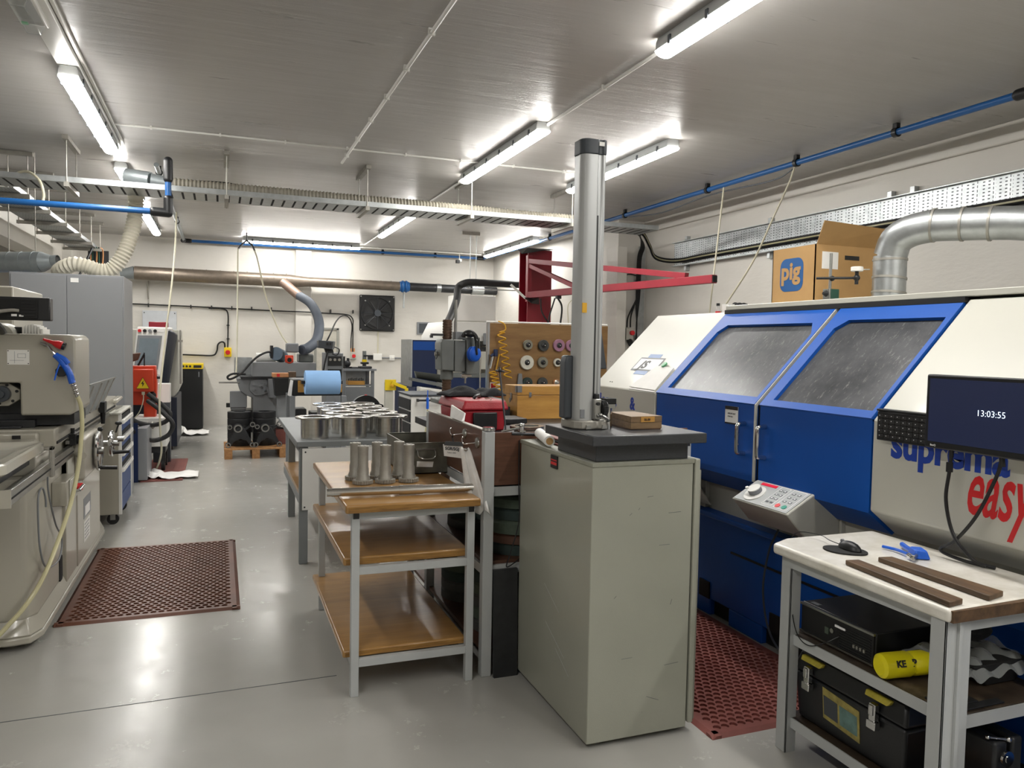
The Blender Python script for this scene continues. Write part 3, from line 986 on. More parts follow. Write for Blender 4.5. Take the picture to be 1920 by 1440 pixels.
# magnetic stand
t = T('magnetic_stand', 'magnetic dial gauge stand with green base in front of the cardboard box', 'gauge stand', (3.16, 3.35, 1.882))
B('base', G().box(3.15, 3.21, 3.36, 3.41, 1.884, 1.94), 'green', t, 0.003)
B('base_end', G().box(3.14, 3.15, 3.36, 3.41, 1.884, 1.94), 'steel', t, 0.002)
B('switch_knob', G().cyl((3.14, 3.385, 1.915), (3.12, 3.385, 1.915), 0.018, 0.008), 'black', t)
B('post', G().cyl((3.18, 3.40, 1.94), (3.18, 3.40, 2.14), 0.008), 'steel', t)
B('arm', G().cyl((3.10, 3.42, 2.0), (3.27, 3.29, 2.0), 0.007).sphere((3.18, 3.385, 2.0), 0.015), 'black', t)
B('clamp', G().cyl((3.26, 3.29, 1.965), (3.26, 3.29, 2.04), 0.01).sphere((3.26, 3.29, 2.0), 0.018), 'black', t)
B('dial_gauge', G().cyl((3.26, 3.29, 2.035), (3.26, 3.29, 2.06), 0.032), 'white_plastic', t, 0.003)
B('stylus', G().cyl((3.26, 3.29, 2.045), (3.31, 3.25, 2.045), 0.003), 'steel', t)
# extraction duct
t = T('extraction_duct', 'shiny silver extraction duct rising from the machine and bending to the right', 'duct', (3.50, 3.3, 1.882))
g = G()
dp = [(3.42, 3.22, 1.884), (3.42, 3.22, 2.0), (3.42, 3.22, 2.10)]
g.cyl((3.42, 3.22, 1.884), (3.42, 3.22, 2.12), 0.085, n=32)
B('riser', g, 'galv', t)
g = G()
g.tube([(3.42, 3.22, 2.12), (3.425, 3.19, 2.20), (3.45, 3.12, 2.245), (3.50, 3.02, 2.265)], 0.085, 32, 4)
B('elbow', g, 'galv', t)
g = G()
g.tube([(3.50, 3.02, 2.265), (3.64, 2.75, 2.25), (3.72, 2.60, 2.235), (3.80, 2.42, 2.26), (3.95, 2.1, 2.29), (4.1, 1.7, 2.31)], 0.083, 32, 5)
B('duct_run', g, 'galv', t)
for (p, d) in (((3.50, 3.02, 2.265), (0.44, -0.87, -.05)), ((3.56, 2.90, 2.26), (0.44, -0.87, -.05)), ((3.62, 2.79, 2.252), (0.44, -.87, -.07)), ((3.72, 2.60, 2.235), (0.44, -.87, 0.0)), ((3.80, 2.42, 2.26), (.42, -.9, .08)), ((3.42, 3.22, 2.10), (0, 0, 1)), ((3.42, 3.22, 2.0), (0.1, 0, 1)), ((3.42, 3.22, 1.92), (0.1, 0, 1))):
    d = Vector(d).normalized()
    B('seam_ring', G().cyl(Vector(p) - d * 0.006, Vector(p) + d * 0.006, 0.089, n=32), 'steel_dull', t)
# small bottle, box and spool on the far end of the roof
t = T('spray_bottle', 'small clear bottle with red label on the far end of the machine', 'bottle', (3.9, 5.0, 1.84))
B('body', G().lathe([(0.0, 1.842), (0.02, 1.842), (0.02, 1.9), (0.012, 1.915), (0.012, 1.93), (0, 1.93)], (3.62, 5.04, 0), n=16), 'clear', t)
B('label_band', G().cyl((3.62, 5.04, 1.86), (3.62, 5.04, 1.888), 0.0205), 'text_red', t)
B('cap', G().cyl((3.62, 5.04, 1.93), (3.62, 5.04, 1.95), 0.014), 'black', t)
tag(B('small_box', G().box(3.67, 3.73, 4.98, 5.06, 1.842, 1.945), 'paper', None, 0.002), 'small pale box beside the cable reel on the machine', 'box')
t = T('cable_reel', 'black cable reel on the far end of the white machine cover', 'reel', (3.84, 5.0, 1.84))
g = G()
g.cyl((3.76, 5.02, 1.90), (3.84, 5.02, 1.90), 0.045, n=24)
B('hub', g, 'rubber', t)
for x in (3.76, 3.80, 3.84):
    B('flange', G().cyl((x, 5.02, 1.902), (x + 0.008, 5.02, 1.902), 0.06, n=28), 'black', t)
B('loose_end', G().tube([(3.84, 5.02, 1.96), (3.88, 5.0, 1.94), (3.92, 4.98, 1.86)], 0.003, 6), 'black', t)

# keyboard against the cover
t = T('keyboard', 'black keyboard standing upright against the white cover behind the monitor', 'keyboard', (2.58, 2.22, 1.23))
B('body', G().box(2.565, 2.585, 1.99, 2.446, 1.232, 1.353), 'black', t, 0.004)
g = G()
B('ledge', G().box(2.56, 2.60, 1.99, 2.446, 1.353, 1.362), 'black', t, 0.002)
rows = [(1.328, 0.012, 15), (1.304, 0.017, 15), (1.283, 0.017, 15), (1.262, 0.017, 15), (1.243, 0.015, 13)]
for z, h, n in rows:
    w = 0.44 / n
    for i in range(n):
        ya = 2.438 - i * w
        g = G().box(2.559, 2.5645, ya - w * 0.93, ya, z, z + h * 1.12)
        g.box(2.5585, 2.559, ya - w * 0.42, ya - w * 0.32, z + h * .55, z + h * .75, 1)
        B('key', g, ['rubber', 'text_white'], t, smooth=0)
# monitor
t = T('monitor', 'flat black monitor showing the time 13:03:55 above the white topped bench', 'monitor', (2.5, 1.91, 0.835))
B('bezel', G().box(2.495, 2.53, 1.66, 2.153, 1.243, 1.518), 'black', t, 0.006)
scr = B('screen', G().box(2.4925, 2.4955, 1.678, 2.136, 1.268, 1.503), 'screen', t)
text('clock_digits', '13:03:55', 0.032, frame((2.4915, 1.942, 1.379), (0, -1, 0), (0, 0, 1)), 'digits', scr, 0.0002, -0.0006, 1.0)
text('brand_mark', 'BenQ', 0.010, frame((2.4935, 2.125, 1.251), (0, -1, 0), (0, 0, 1)), 'text_white', t, 0.0004, 0.0003)
B('back_shell', G().box(2.53, 2.555, 1.72, 2.09, 1.28, 1.48), 'black', t, 0.01)
B('support_arm', G().box(2.555, 2.60, 1.86, 1.92, 1.33, 1.43), 'black', t)
g = G()
g.cyl((2.52, 2.055, 1.247), (2.52, 2.055, 1.215), 0.008, n=10)
g.cyl((2.52, 2.06, 1.16), (2.52, 2.06, 1.195), 0.012, n=10)
g.tube([(2.52, 2.055, 1.22), (2.52, 2.06, 1.16), (2.52, 2.068, 1.05), (2.52, 2.03, 0.93), (2.53, 1.96, 0.86), (2.55, 1.92, 0.842)], 0.0065, 8)
tag(B('monitor_cable', g, 'black'), 'black cable with an inline plug hanging straight from the monitor', 'cable')
g = G()
g.cyl((2.52, 1.86, 1.242), (2.52, 1.855, 1.21), 0.009, n=10)
g.tube([(2.52, 1.86, 1.235), (2.525, 1.88, 1.17), (2.53, 1.95, 1.02), (2.53, 2.03, 0.91), (2.53, 2.09, 0.86), (2.54, 2.0, 0.842), (2.57, 1.9, 0.84)], 0.0065, 8)
tag(B('monitor_cable', g, 'black'), 'black cable crossing diagonally from the monitor to the bench top', 'cable')

# ================================================================== WHITE TOPPED BENCH
t = T('workbench', 'steel frame bench with marbled white top and two shelves at the right', 'bench', (2.35, 2.05, 0))
n_ = N('marbled white laminate')
f_ = n_.noise(n_.coord('Object'), 7, 5, 0.65)
n_.link(n_.ramp(f_, [(0.3, hexc('#cfcabd')), (0.65, hexc('#e9e6de'))]), n_.b.inputs['Base Color'])
n_.b.inputs['Roughness'].default_value = 0.25
g = G().prism([(2.035, 1.64), (2.62, 1.66), (2.62, 2.50), (2.16, 2.50), (2.055, 2.45)], 'z', 0.79, 0.832)
B('bench_top', g, n_.m, t, 0.012, seg=3)
B('core_edge', G().box(2.045, 2.61, 1.634, 1.665, 0.792, 0.828), 'strip_wood', t)
B('top_rail', G().box(2.09, 2.12, 1.70, 2.42, 0.745, 0.79), 'grey_light', t)
B('top_rail', G().box(2.10, 2.60, 1.67, 1.70, 0.745, 0.79), 'grey_light', t)
for (x, y, label) in ((2.05, 1.66, 'near left leg'), (2.095, 2.385, 'far left leg'), (2.54, 1.66, 'near right leg'), (2.54, 2.40, 'far right leg')):
    g = G()
    a = 0.105 if y < 2 and x < 2.1 else 0.05
    g.box(x, x + a, y, y + 0.006, 0, 0.79)
    g.box(x, x + 0.006, y, y + 0.055, 0, 0.79)
    if a > .1:
        g.box(x + 0.045, x + 0.06, y - 0.010, y + .004, 0, 0.79)
    B('leg', g, 'grey_light', t, 0.001, label=label)
for z, nm in ((0.455, 'upper shelf'), (0.12, 'lower shelf')):
    B('shelf_board', G().box(2.125, 2.60, 1.68, 2.43, z + 0.002, z + 0.02), 'shelf_dark', t, 0.002, label=nm)
    g = G()
    g.box(2.118, 2.124, 1.69, 2.42, z - 0.02, z + 0.02)
    g.box(2.10, 2.59, 1.668, 1.674, z - 0.02, z + 0.02)
    B('shelf_rail', g, 'grey_light', t)
# on top
t = T('computer_mouse', 'black computer mouse on a small round black pad', 'mouse', (2.27, 2.27, 0.84))
g = G().sphere((2.262, 2.262, 0.841), 0.03, (0.95, 1.75, 0.95))
bmesh.ops.delete(g.bm, geom=[v for v in g.bm.verts if v.co.z < 0.8405], context='VERTS')
B('shell', g, 'black', t)
B('scroll_wheel', G().cyl((2.258, 2.30, 0.862), (2.266, 2.30, 0.862), 0.007), 'mid_plastic', t)
B('cord', G().tube([(2.262, 2.315, 0.845), (2.255, 2.36, 0.85), (2.27, 2.43, 0.853), (2.24, 2.52, 0.845), (2.22, 2.55, 0.80)], 0.0018, 6), 'black', t)
g = G()
n = 40
pts = []
for i in range(n):
    a = 2 * math.pi * i / n
    r = 0.068 + 0.012 * math.cos(2 * a + 1.0)
    pts.append((2.24 + r * 0.9 * math.cos(a), 2.262 + r * 1.15 * math.sin(a)))
g.prism(pts, 'z', 0.833, 0.838)
tag(B('mouse_pad', g, 'black_matt'), 'small black mouse pad on the white bench top', 'mouse pad')
g = G().hexa([(2.052, 1.655, .833), (2.12, 1.665, .833), (2.150, 2.105, .833), (2.097, 2.115, .833)], [(2.052, 1.655, .851), (2.12, 1.665, .851), (2.150, 2.105, .851), (2.097, 2.115, .851)])
tag(B('wooden_strip', g, 'strip_wood', None, 0.003), 'dark wooden strip along the near left edge of the bench top', 'strip')
g = G().hexa([(2.225, 1.66, .833), (2.315, 1.68, .833), (2.300, 2.10, .833), (2.245, 2.11, .833)], [(2.225, 1.66, .851), (2.315, 1.68, .851), (2.300, 2.10, .851), (2.245, 2.11, .851)])
tag(B('wooden_strip', g, 'strip_wood', None, 0.003), 'dark wooden strip lying further in on the bench top', 'strip')
t = T('air_gun', 'blue air gun lying on the white bench top', 'air gun', (2.45, 2.13, 0.835))
B('handle', G().tube([(2.50, 2.235, .846), (2.47, 2.19, .848), (2.44, 2.13, .85), (2.425, 2.085, .85)], 0.010, 8), 'blue_plastic', t)
B('trigger', G().tube([(2.41, 2.245, .842), (2.42, 2.19, .843), (2.405, 2.125, .845)], 0.006, 8), 'blue_plastic', t)
B('body', G().hexa([(2.40, 2.09, .834), (2.45, 2.06, .834), (2.49, 2.12, .834), (2.44, 2.16, .834)], [(2.41, 2.095, .868), (2.44, 2.07, .868), (2.47, 2.12, .868), (2.44, 2.145, .868)]), 'blue_plastic', t, 0.006)
B('nozzle', G().cyl((2.41, 2.09, .848), (2.36, 2.06, .845), 0.006), 'steel', t)
B('coupling', G().cyl((2.39, 2.105, .846), (2.375, 2.075, .846), 0.010), 'chrome', t)
# upper shelf
t = T('desktop_computer', 'flat black desktop computer on the upper shelf of the bench', 'computer', (2.32, 2.2, 0.476))
B('case', G().box(2.175, 2.50, 2.035, 2.405, 0.48, 0.60), 'black', t, 0.004)
B('front_grille', G().box(2.168, 2.176, 2.04, 2.40, 0.484, 0.588), 'black_matt', t)
g = G()
for i in range(9):
    g.box(2.165, 2.168, 2.05, 2.20, 0.492 + i * 0.0095, 0.4955 + i * 0.0095)
B('vent_slats', g, 'black', t)
for z in (0.484, 0.594):
    B('silver_trim', G().box(2.162, 2.17, 2.035, 2.405, z - 0.003, z + 0.005), 'steel', t)
B('drive_slot', G().box(2.163, 2.168, 2.17, 2.22, 0.562, 0.570), 'text_white', t)
g = G()
for i in range(4):
    g.box(2.163, 2.168, 2.075 + i * .016, 2.083 + i * .016, 0.515, 0.527)
B('ports', g, 'steel_dull', t)
B('brand_badge', G().cyl((2.168, 2.235, 0.54), (2.163, 2.235, 0.54), 0.009), 'steel', t)
B('badge_sticker', G().box(2.163, 2.168, 2.252, 2.27, 0.52, 0.545), 'wheel_green', t)
B('label_strip', G().box(2.19, 2.21, 2.34, 2.38, 0.60, 0.601), 'mid_plastic', t)
B('cord', G().tube([(2.165, 2.20, 0.53), (2.13, 2.23, 0.50), (2.105, 2.29, 0.47), (2.10, 2.35, 0.50), (2.12, 2.41, 0.60), (2.16, 2.47, 0.7)], 0.0022, 6), 'black', t)
t = T('spray_bottle', 'bright yellow plastic bottle lying on the upper shelf of the bench', 'bottle', (2.2, 1.92, 0.476))
def axis_m(p, d):
    d = Vector(d).normalized()
    q = Vector((0, 0, 1)).rotation_difference(d)
    return Matrix.Translation(p) @ q.to_matrix().to_4x4()
g = G().lathe([(0.0, 0.0), (0.03, 0.0), (0.041, 0.008), (0.043, 0.02), (0.043, 0.105), (0.038, 0.115), (0.041, 0.125), (0.041, 0.17), (0.03, 0.20), (0.016, 0.205), (0.016, 0.22), (0, 0.22)], n=28)
g.bm.transform(axis_m((2.105, 1.955, 0.525), (0.86, -0.16, 0.02)))
B('body', g, 'yellow_plastic', t)
g = G().lathe([(0.0, 0.0), (0.02, 0.0), (0.02, 0.03), (0.0, 0.03)], n=16)
g.bm.transform(axis_m((2.29, 1.921, 0.529), (0.86, -0.16, 0.02)))
B('cap', g, 'yellow_plastic', t)
g = G()
text('printed_letter', 'KE', 0.030, frame((2.135, 1.905, 0.536), (0.86, -0.16, 0.02), (0.05, 0.4, 1)), 'text_black', t, 0.001, 0.001)
text('printed_letter', 'P', 0.034, frame((2.195, 1.896, 0.535), (0.86, -0.16, 0.02), (0.05, 0.4, 1)), 'text_black', t, 0.001, 0.001)
g = G()
g.box(2.06 + .08, 2.28, 1.72, 1.80, 0.4765, 0.484); g.box(2.15, 2.36, 1.69, 1.72, 0.4765, 0.482)
tag(B('metal_bar', g, 'dark_iron', None, 0.001), 'dark flat steel bars lying near the front of the upper shelf', 'bar')
t = T('plastic_bag', 'dark open bin with a clear plastic bag over it on the upper shelf', 'bin', (2.48, 1.85, 0.476))
g = G()
g.hexa([(2.42, 1.80, .478), (2.56, 1.80, .478), (2.56, 1.98, .478), (2.38, 1.98, .478)], [(2.33, 1.78, .56), (2.60, 1.78, .56), (2.60, 2.0, .56), (2.33, 2.0, .56)])
B('bin', g, 'black_matt', t, 0.003)
g = G()
nx, ny = 30, 20
vs = [[g.V((2.27 + 0.33 * i / nx, 1.76 + 0.26 * j / ny, 0.572 + 0.010 * math.sin(i * .75 + j * .3) + 0.008 * math.cos(j * .9 - i * .35) - 0.045 * (abs(j / ny - .5) * 2) ** 3)) for j in range(ny + 1)] for i in range(nx + 1)]
for i in range(nx):
    for j in range(ny):
        g.face([vs[i][j], vs[i + 1][j], vs[i + 1][j + 1], vs[i][j + 1]])
B('bag_film', g, 'clear', t, smooth=60)
g = G().sphere((2.47, 1.9, 0.63), 0.05, (1.6, 1.0, 0.7))
B('crumpled_cloth', g, 'fabric_black', t)
# lower shelf: tool box
t = T('tool_box', 'black plastic tool box with yellow latches on the lower shelf', 'tool box', (2.3, 2.1, 0.142))
g = G()
g.hexa([(2.16, 1.885, .142), (2.40, 1.885, .142), (2.40, 2.39, .142), (2.16, 2.39, .142)], [(2.145, 1.87, .33), (2.42, 1.87, .33), (2.42, 2.405, .33), (2.145, 2.405, .33)])
B('body', g, 'black', t, 0.012)
g = G()
g.hexa([(2.14, 1.865, .335), (2.425, 1.865, .335), (2.425, 2.41, .335), (2.14, 2.41, .335)], [(2.165, 1.885, .415), (2.40, 1.885, .415), (2.40, 2.39, .415), (2.165, 2.39, .415)])
B('lid', g, 'black', t, 0.012)
for y in (2.31, 1.99):
    c = B('latch_cap', G().hexa([(2.133, y - .05, .385), (2.16, y - .05, .385), (2.16, y + .05, .385), (2.133, y + .05, .385)], [(2.145, y - .055, .402), (2.17, y - .055, .402), (2.17, y + .055, .402), (2.145, y + .055, .402)]), 'yellow_dirty', t, 0.004)
    g = G()
    g.box(2.118, 2.14, y - .014, y + .014, .31, .375)
    g.box(2.110, 2.12, y - .009, y + .009, .335, .372)
    g.box(2.114, 2.14, y - .02, y + .02, .285, .315)
    B('metal_latch', g, 'chrome', t, 0.003)
lb = B('label_plate', G().hexa([(2.154, 2.07, .185), (2.156, 2.07, .185), (2.156, 2.25, .20), (2.154, 2.25, .20)], [(2.1445, 2.07, .305), (2.1465, 2.07, .305), (2.1465, 2.25, .32), (2.1445, 2.25, .32)]), mat('worn yellow label', '#978a4a', 0.6, 0, 0.35, 30), t)
B('label_picture', G().hexa([(2.1525, 2.08, .205), (2.154, 2.08, .205), (2.154, 2.165, .21), (2.1525, 2.165, .21)], [(2.1455, 2.08, .28), (2.147, 2.08, .28), (2.147, 2.165, .285), (2.1455, 2.165, .285)]), mat('teal print', '#5f7c77', 0.6, 0, 0.3, 25), lb)
B('label_picture', G().hexa([(2.1525, 2.175, .21), (2.154, 2.175, .21), (2.154, 2.245, .215), (2.1525, 2.245, .215)], [(2.1455, 2.175, .285), (2.147, 2.175, .285), (2.147, 2.245, .29), (2.1455, 2.245, .29)]), 'grey_plastic', lb)
t = T('bench_vice', 'grey machine vice with chrome handle on the lower shelf', 'vice', (2.38, 1.80, 0.142))
B('body', G().box(2.33, 2.50, 1.70, 1.84, .142, .20), 'dark_iron', t, 0.01)
B('jaw', G().box(2.34, 2.40, 1.70, 1.84, .20, .34), 'dark_iron', t, 0.01)
B('jaw', G().box(2.45, 2.50, 1.72, 1.86, .20, .33), 'dark_iron', t, 0.01)
B('screw', G().cyl((2.38, 1.77, .29), (2.38, 1.68, .29), 0.012).cyl((2.38, 1.69, .29), (2.38, 1.682, .29), 0.026), 'chrome', t)
B('handle', G().cyl((2.33, 1.72, .355), (2.40, 1.70, .345), 0.004).sphere((2.33, 1.72, .355), 0.008).sphere((2.40, 1.70, .345), 0.010), 'chrome', t)
g = G().box(2.16, 2.34, 1.70, 1.83, .142, .19)
tag(B('wooden_block', g, 'strip_wood', None, 0.003), 'dirty wooden block beside the tool box on the lower shelf', 'block')
g = G()
for i in range(3):
    g.tube([(2.18, 1.72, .20 + .008 * i), (2.25, 1.78, .225 + .01 * i), (2.33, 1.84, .23), (2.42, 1.86, .20 - .01 * i), (2.5, 1.82, .17)], 0.006, 6)
g.tube([(2.30, 1.9, .43), (2.34, 1.86, .40), (2.36, 1.87, .34)], 0.004, 6)
g.tube([(2.36, 1.9, .43), (2.33, 1.86, .40), (2.31, 1.87, .36)], 0.004, 6)
tag(B('orange_hose', g, 'copper_hose'), 'tan hoses tangled on the lower shelf behind the near leg', 'hose')
g = G().tube([(2.30, 2.38, 0.11), (2.28, 2.25, 0.06), (2.24, 2.1, 0.055), (2.2, 1.95, 0.10)], 0.003, 6)
tag(B('hanging_cable', g, 'black'), 'thin black cable drooping under the lower shelf', 'cable')

# red perforated mats
def rubber_mat(name, label, x0, x1, y0, y1, m, p=0.042, r=0.0178, border=0.045, h=0.013):
    t = T(name, label, 'mat', ((x0 + x1) / 2, (y0 + y1) / 2, 0))
    g = G()
    g.prism([(x0, 0), (x0 + border, 0), (x0 + border, h), (x0 + 0.02, h)], 'y', y0, y1)
    g.prism([(x1, 0), (x1 - border, 0), (x1 - border, h), (x1 - 0.02, h)], 'y', y0, y1)
    g.prism([(y0, 0), (y0 + border, 0), (y0 + border, h), (y0 + 0.02, h)], 'x', x0, x1)
    g.prism([(y1, 0), (y1 - border, 0), (y1 - border, h), (y1 - 0.02, h)], 'x', x0, x1)
    B('bevelled_edge', g, m, t)
    g = G()
    ax, bx, ay, by = x0 + border, x1 - border, y0 + border, y1 - border
    nx = int((bx - ax) / p)
    ny = int((by - ay) / (p * 0.88))
    px, py = (bx - ax) / (nx + 0.5), (by - ay) / ny
    for j in range(ny):
        off = 0.5 * px if j % 2 else 0
        for i in range(nx):
            cx, cy = ax + off + px * (i + 0.5), ay + py * (j + 0.5)
            o = [(-.5, -.5), (0, -.5), (.5, -.5), (.5, 0), (.5, .5), (0, .5), (-.5, .5), (-.5, 0)]
            vo = [g.V((cx + a * px, cy + b * py, h)) for a, b in o]
            an = [math.atan2(b, a) for a, b in o]
            vi = [g.V((cx + r * math.cos(a), cy + r * math.sin(a), h)) for a in an]
            vb = [g.V((cx + r * math.cos(a), cy + r * math.sin(a), 0.003)) for a in an]
            for k in range(8):
                l = (k + 1) % 8
                g.face([vo[k], vo[l], vi[l], vi[k]])
                g.face([vi[k], vi[l], vb[l], vb[k]])
            g.face(vb)
        e = 0 if j % 2 else 1
        xa = ax if j % 2 else bx - 0.5 * px
        vs = [g.V(q) for q in ((xa, ay + py * j, h), (xa + 0.5 * px, ay + py * j, h), (xa + 0.5 * px, ay + py * (j + 1), h), (xa, ay + py * (j + 1), h))]
        g.face(vs)
    B('pierced_field', g, m, t, smooth=0)
    return t
M['mat_red'] = mat('dusty red rubber', '#7a453e', 0.6, 0, 0.12, 8)
M['mat_brown'] = mat('brown red rubber', '#643f30', 0.42, 0, 0.2, 5)
rubber_mat('rubber_mat', 'dusty red perforated mat between the big cabinet and the blue machine', 1.88, 2.735, 2.56, 4.1, 'mat_red')
rubber_mat('rubber_mat', 'large brown red perforated mat in front of the beige machine', -0.86, 0.11, 4.76, 6.43, 'mat_brown')
g = G().prism([(-0.83, 9.33), (-0.40, 9.35), (-0.40, 11.0), (-0.83, 11.0)], 'z', 0.001, 0.012)
for i in range(7):
    g.box(-0.80 + i * .06, -0.775 + i * .06, 9.36, 10.98, 0.012, 0.016)
tag(B('rubber_mat', g, 'mat_red'), 'small red ribbed mat far down the aisle at left', 'mat')

# ================================================================== GREEN GREY CABINET WITH MEASURING COLUMN
t = T('steel_cabinet', 'tall green grey steel cabinet standing in the foreground', 'cabinet', (1.58, 3.03, 0))
B('body', G().box(1.352, 1.812, 2.655, 3.415, 0.022, 1.142), 'cab', t, 0.004)
B('top_edge', G().box(1.348, 1.816, 2.651, 3.419, 1.128, 1.147), 'cab_edge', t, 0.003)
B('plinth', G().box(1.40, 1.80, 2.70, 3.40, 0.0, 0.022), 'black_matt', t)
B('door', G().box(1.818, 1.842, 2.648, 3.42, 0.04, 1.147), 'cab', t, 0.005)
B('door_bead', G().box(1.842, 1.852, 2.655, 2.675, 0.05, 1.10), 'cab_edge', t, 0.004)
pl = B('name_plate', G().box(1.3465, 1.3515, 2.98, 3.05, 1.07, 1.125), 'black', t)
B('red_stripe', G().box(1.3455, 1.3465, 2.985, 3.045, 1.085, 1.097), 'text_red', pl)
B('red_stripe', G().box(1.3455, 1.3465, 2.985, 3.045, 1.103, 1.108), 'text_red', pl)
for (y, z, l, a) in ((3.02, 0.50, .16, -.5), (2.98, 0.33, .20, -.45), (2.90, 0.26, .14, -.5)):
    B('scratch_mark', G().beam((1.3512, y + l / 2, z - a * l / 2), (1.3512, y - l / 2, z + a * l / 2), .0016, .0008, up=(1, 0, 0)), 'grey_light', t)
for (x, z, l, a) in ((1.52, .93, .02, .8), (1.56, .95, .015, 1.2), (1.46, .60, .02, 1.0), (1.66, .80, .05, .02), (1.70, .93, .06, .03), (1.72, .55, .03, 3), (1.50, .35, .05, .03), (1.70, .30, .07, .06), (1.62, .18, .08, -.4), (1.60, 1.0, .03, .1)):
    B('scratch_mark', G().beam((x, 2.6547, z), (x + l / (1 + abs(a)), 2.6547, z + l * a / (1 + abs(a))), .0008, .0018, up=(0, 0, 1) if abs(a) < 1 else (1, 0, 0)), 'iron', t)
for (x, z, r) in ((1.385, 0.05, .008), (1.352, 0.07, .008)):
    pass
t = T('granite_plate', 'dark granite surface plate in two steps on top of the cabinet', 'surface plate', (1.57, 2.83, 1.147))
B('lower_block', G().box(1.37, 1.79, 2.665, 3.03, 1.148, 1.218), 'granite', t, 0.003)
B('upper_slab', G().box(1.322, 1.835, 2.60, 3.06, 1.218, 1.258), 'granite', t, 0.004)

t = T('height_gauge', 'tall grey measuring column with black cap on the granite plate', 'height gauge', (1.37, 2.86, 1.258))
zb = 1.258
def colshape(cx, cy, s=1.0):
    return [(cx + s * a * 0.79, cy + s * b * 0.66) for a, b in ((-0.066, -0.02), (-0.062, -0.045), (-0.05, -0.062), (-0.03, -0.07), (0.020, -0.07), (0.024, -0.062), (0.044, -0.062), (0.048, -0.07), (0.062, -0.068), (0.068, -0.058), (0.068, 0.06), (0.05, 0.07), (-0.045, 0.07), (-0.066, 0.05))]
def sh(g, dx, dy):
    g.bm.transform(Matrix.Translation((dx, dy, 0)))
    return g
B('column', sh(G().prism(colshape(1.397, 2.835), 'z', zb + 0.03, 2.375), 0.017, 0.035), 'column_alu', t, 0.004)
B('cap', sh(G().prism(colshape(1.397, 2.835, 1.04), 'z', 2.375, 2.435), 0.017, 0.035), 'grey_plastic', t, 0.014, seg=3)
B('cap_badge', sh(G().box(1.415, 1.438, 2.785, 2.789, 2.408, 2.424), 0.017, 0.035), 'paper', t)
B('slot', sh(G().box(1.4135, 1.4205, 2.790, 2.797, zb + 0.03, 2.13), 0.017, 0.035), 'black', t)
base = [(1.345, 2.87), (1.35, 2.83), (1.375, 2.805), (1.42, 2.80), (1.445, 2.81), (1.46, 2.80), (1.485, 2.80), (1.495, 2.83), (1.495, 2.95), (1.48, 2.975), (1.37, 2.975), (1.345, 2.945)]
B('base', G().prism(base, 'z', zb + 0.001, zb + 0.038), 'steel_dull', t, 0.006)
for x in (1.40, 1.472):
    B('base_screw_plate', G().prism([(x - 0.012, zb + .004), (x + .012, zb + .004), (x + .008, zb + .02), (x - .008, zb + .02)], 'y', 2.794, 2.802), 'steel', t)
B('handle_housing', sh(G().prism([(1.310, zb + .04), (1.348, zb + .04), (1.348, 1.56), (1.318, 1.56), (1.310, 1.53)], 'y', 2.84, 2.90), 0.017, 0.035), 'grey_plastic', t, 0.008)
B('display_housing', sh(G().hexa([(1.448, 2.82, 1.505), (1.492, 2.82, 1.505), (1.492, 2.90, 1.515), (1.448, 2.90, 1.505)], [(1.448, 2.82, 1.70), (1.458, 2.82, 1.70), (1.458, 2.90, 1.70), (1.448, 2.90, 1.70)]), 0.017, 0.035), 'grey_plastic', t, 0.008)
B('warning_label', sh(G().box(1.356, 1.376, 2.787, 2.7915, 1.735, 1.775), 0.017, 0.035), 'gold', t)
B('type_plate', sh(G().box(1.358, 1.376, 2.786, 2.7915, 1.305, 1.34), 0.017, 0.035), 'mid_plastic', t)
sl_ = B('slider', sh(G().box(1.405, 1.438, 2.765, 2.792, 1.30, 1.385), 0.022, 0.035), 'steel', t, 0.004)
B('clamp_screw', sh(G().cyl((1.42, 2.765, 1.365), (1.42, 2.757, 1.365), 0.007), 0.022, 0.035), 'black', sl_)
B('thumb_screw', sh(G().box(1.412, 1.428, 2.768, 2.788, 1.385, 1.405), 0.022, 0.035), 'black', sl_, 0.002)
g = G()
n = 28
for i in range(n):
    a = 2 * math.pi * i / n
    g.box(1.44, 1.458, 2.778 + 0.032 * math.cos(a) - .0025, 2.778 + 0.032 * math.cos(a) + .0025, 1.345 + 0.032 * math.sin(a) - .0025, 1.345 + 0.032 * math.sin(a) + .0025)
g.cyl((1.438, 2.778, 1.345), (1.462, 2.778, 1.345), 0.031, n=28)
B('knob', sh(g, 0.022, 0.035), 'black', sl_)
B('arm_bracket', sh(G().tube([(1.42, 2.765, 1.315), (1.44, 2.755, 1.315), (1.465, 2.755, 1.30), (1.47, 2.77, 1.295)], 0.007, 8).sphere((1.43, 2.757, 1.32), 0.009), 0.022, 0.035), 'steel', sl_)
t = T('gauge_pillar', 'polished steel cylinder with a black square block on the granite plate', 'gauge block', (1.50, 2.78, 1.258))
B('cylinder', G().cyl((1.507, 2.835, 1.259), (1.507, 2.835, 1.345), 0.017, n=28), 'chrome', t)
B('collar', G().box(1.484, 1.530, 2.81, 2.86, 1.345, 1.362), 'steel', t, 0.001)
B('head_block', G().box(1.483, 1.531, 2.807, 2.863, 1.362, 1.385), 'black_matt', t, 0.001)
t = T('wooden_case', 'small flat wooden instrument case on the granite plate', 'case', (1.69, 2.92, 1.258))
g = G().hexa([(1.575, 2.76, 1.262), (1.728, 2.77, 1.262), (1.72, 2.99, 1.262), (1.595, 2.985, 1.262)], [(1.575, 2.76, 1.288), (1.728, 2.77, 1.288), (1.72, 2.99, 1.288), (1.595, 2.985, 1.288)])
B('tray', g, 'box_wood', t, 0.001)
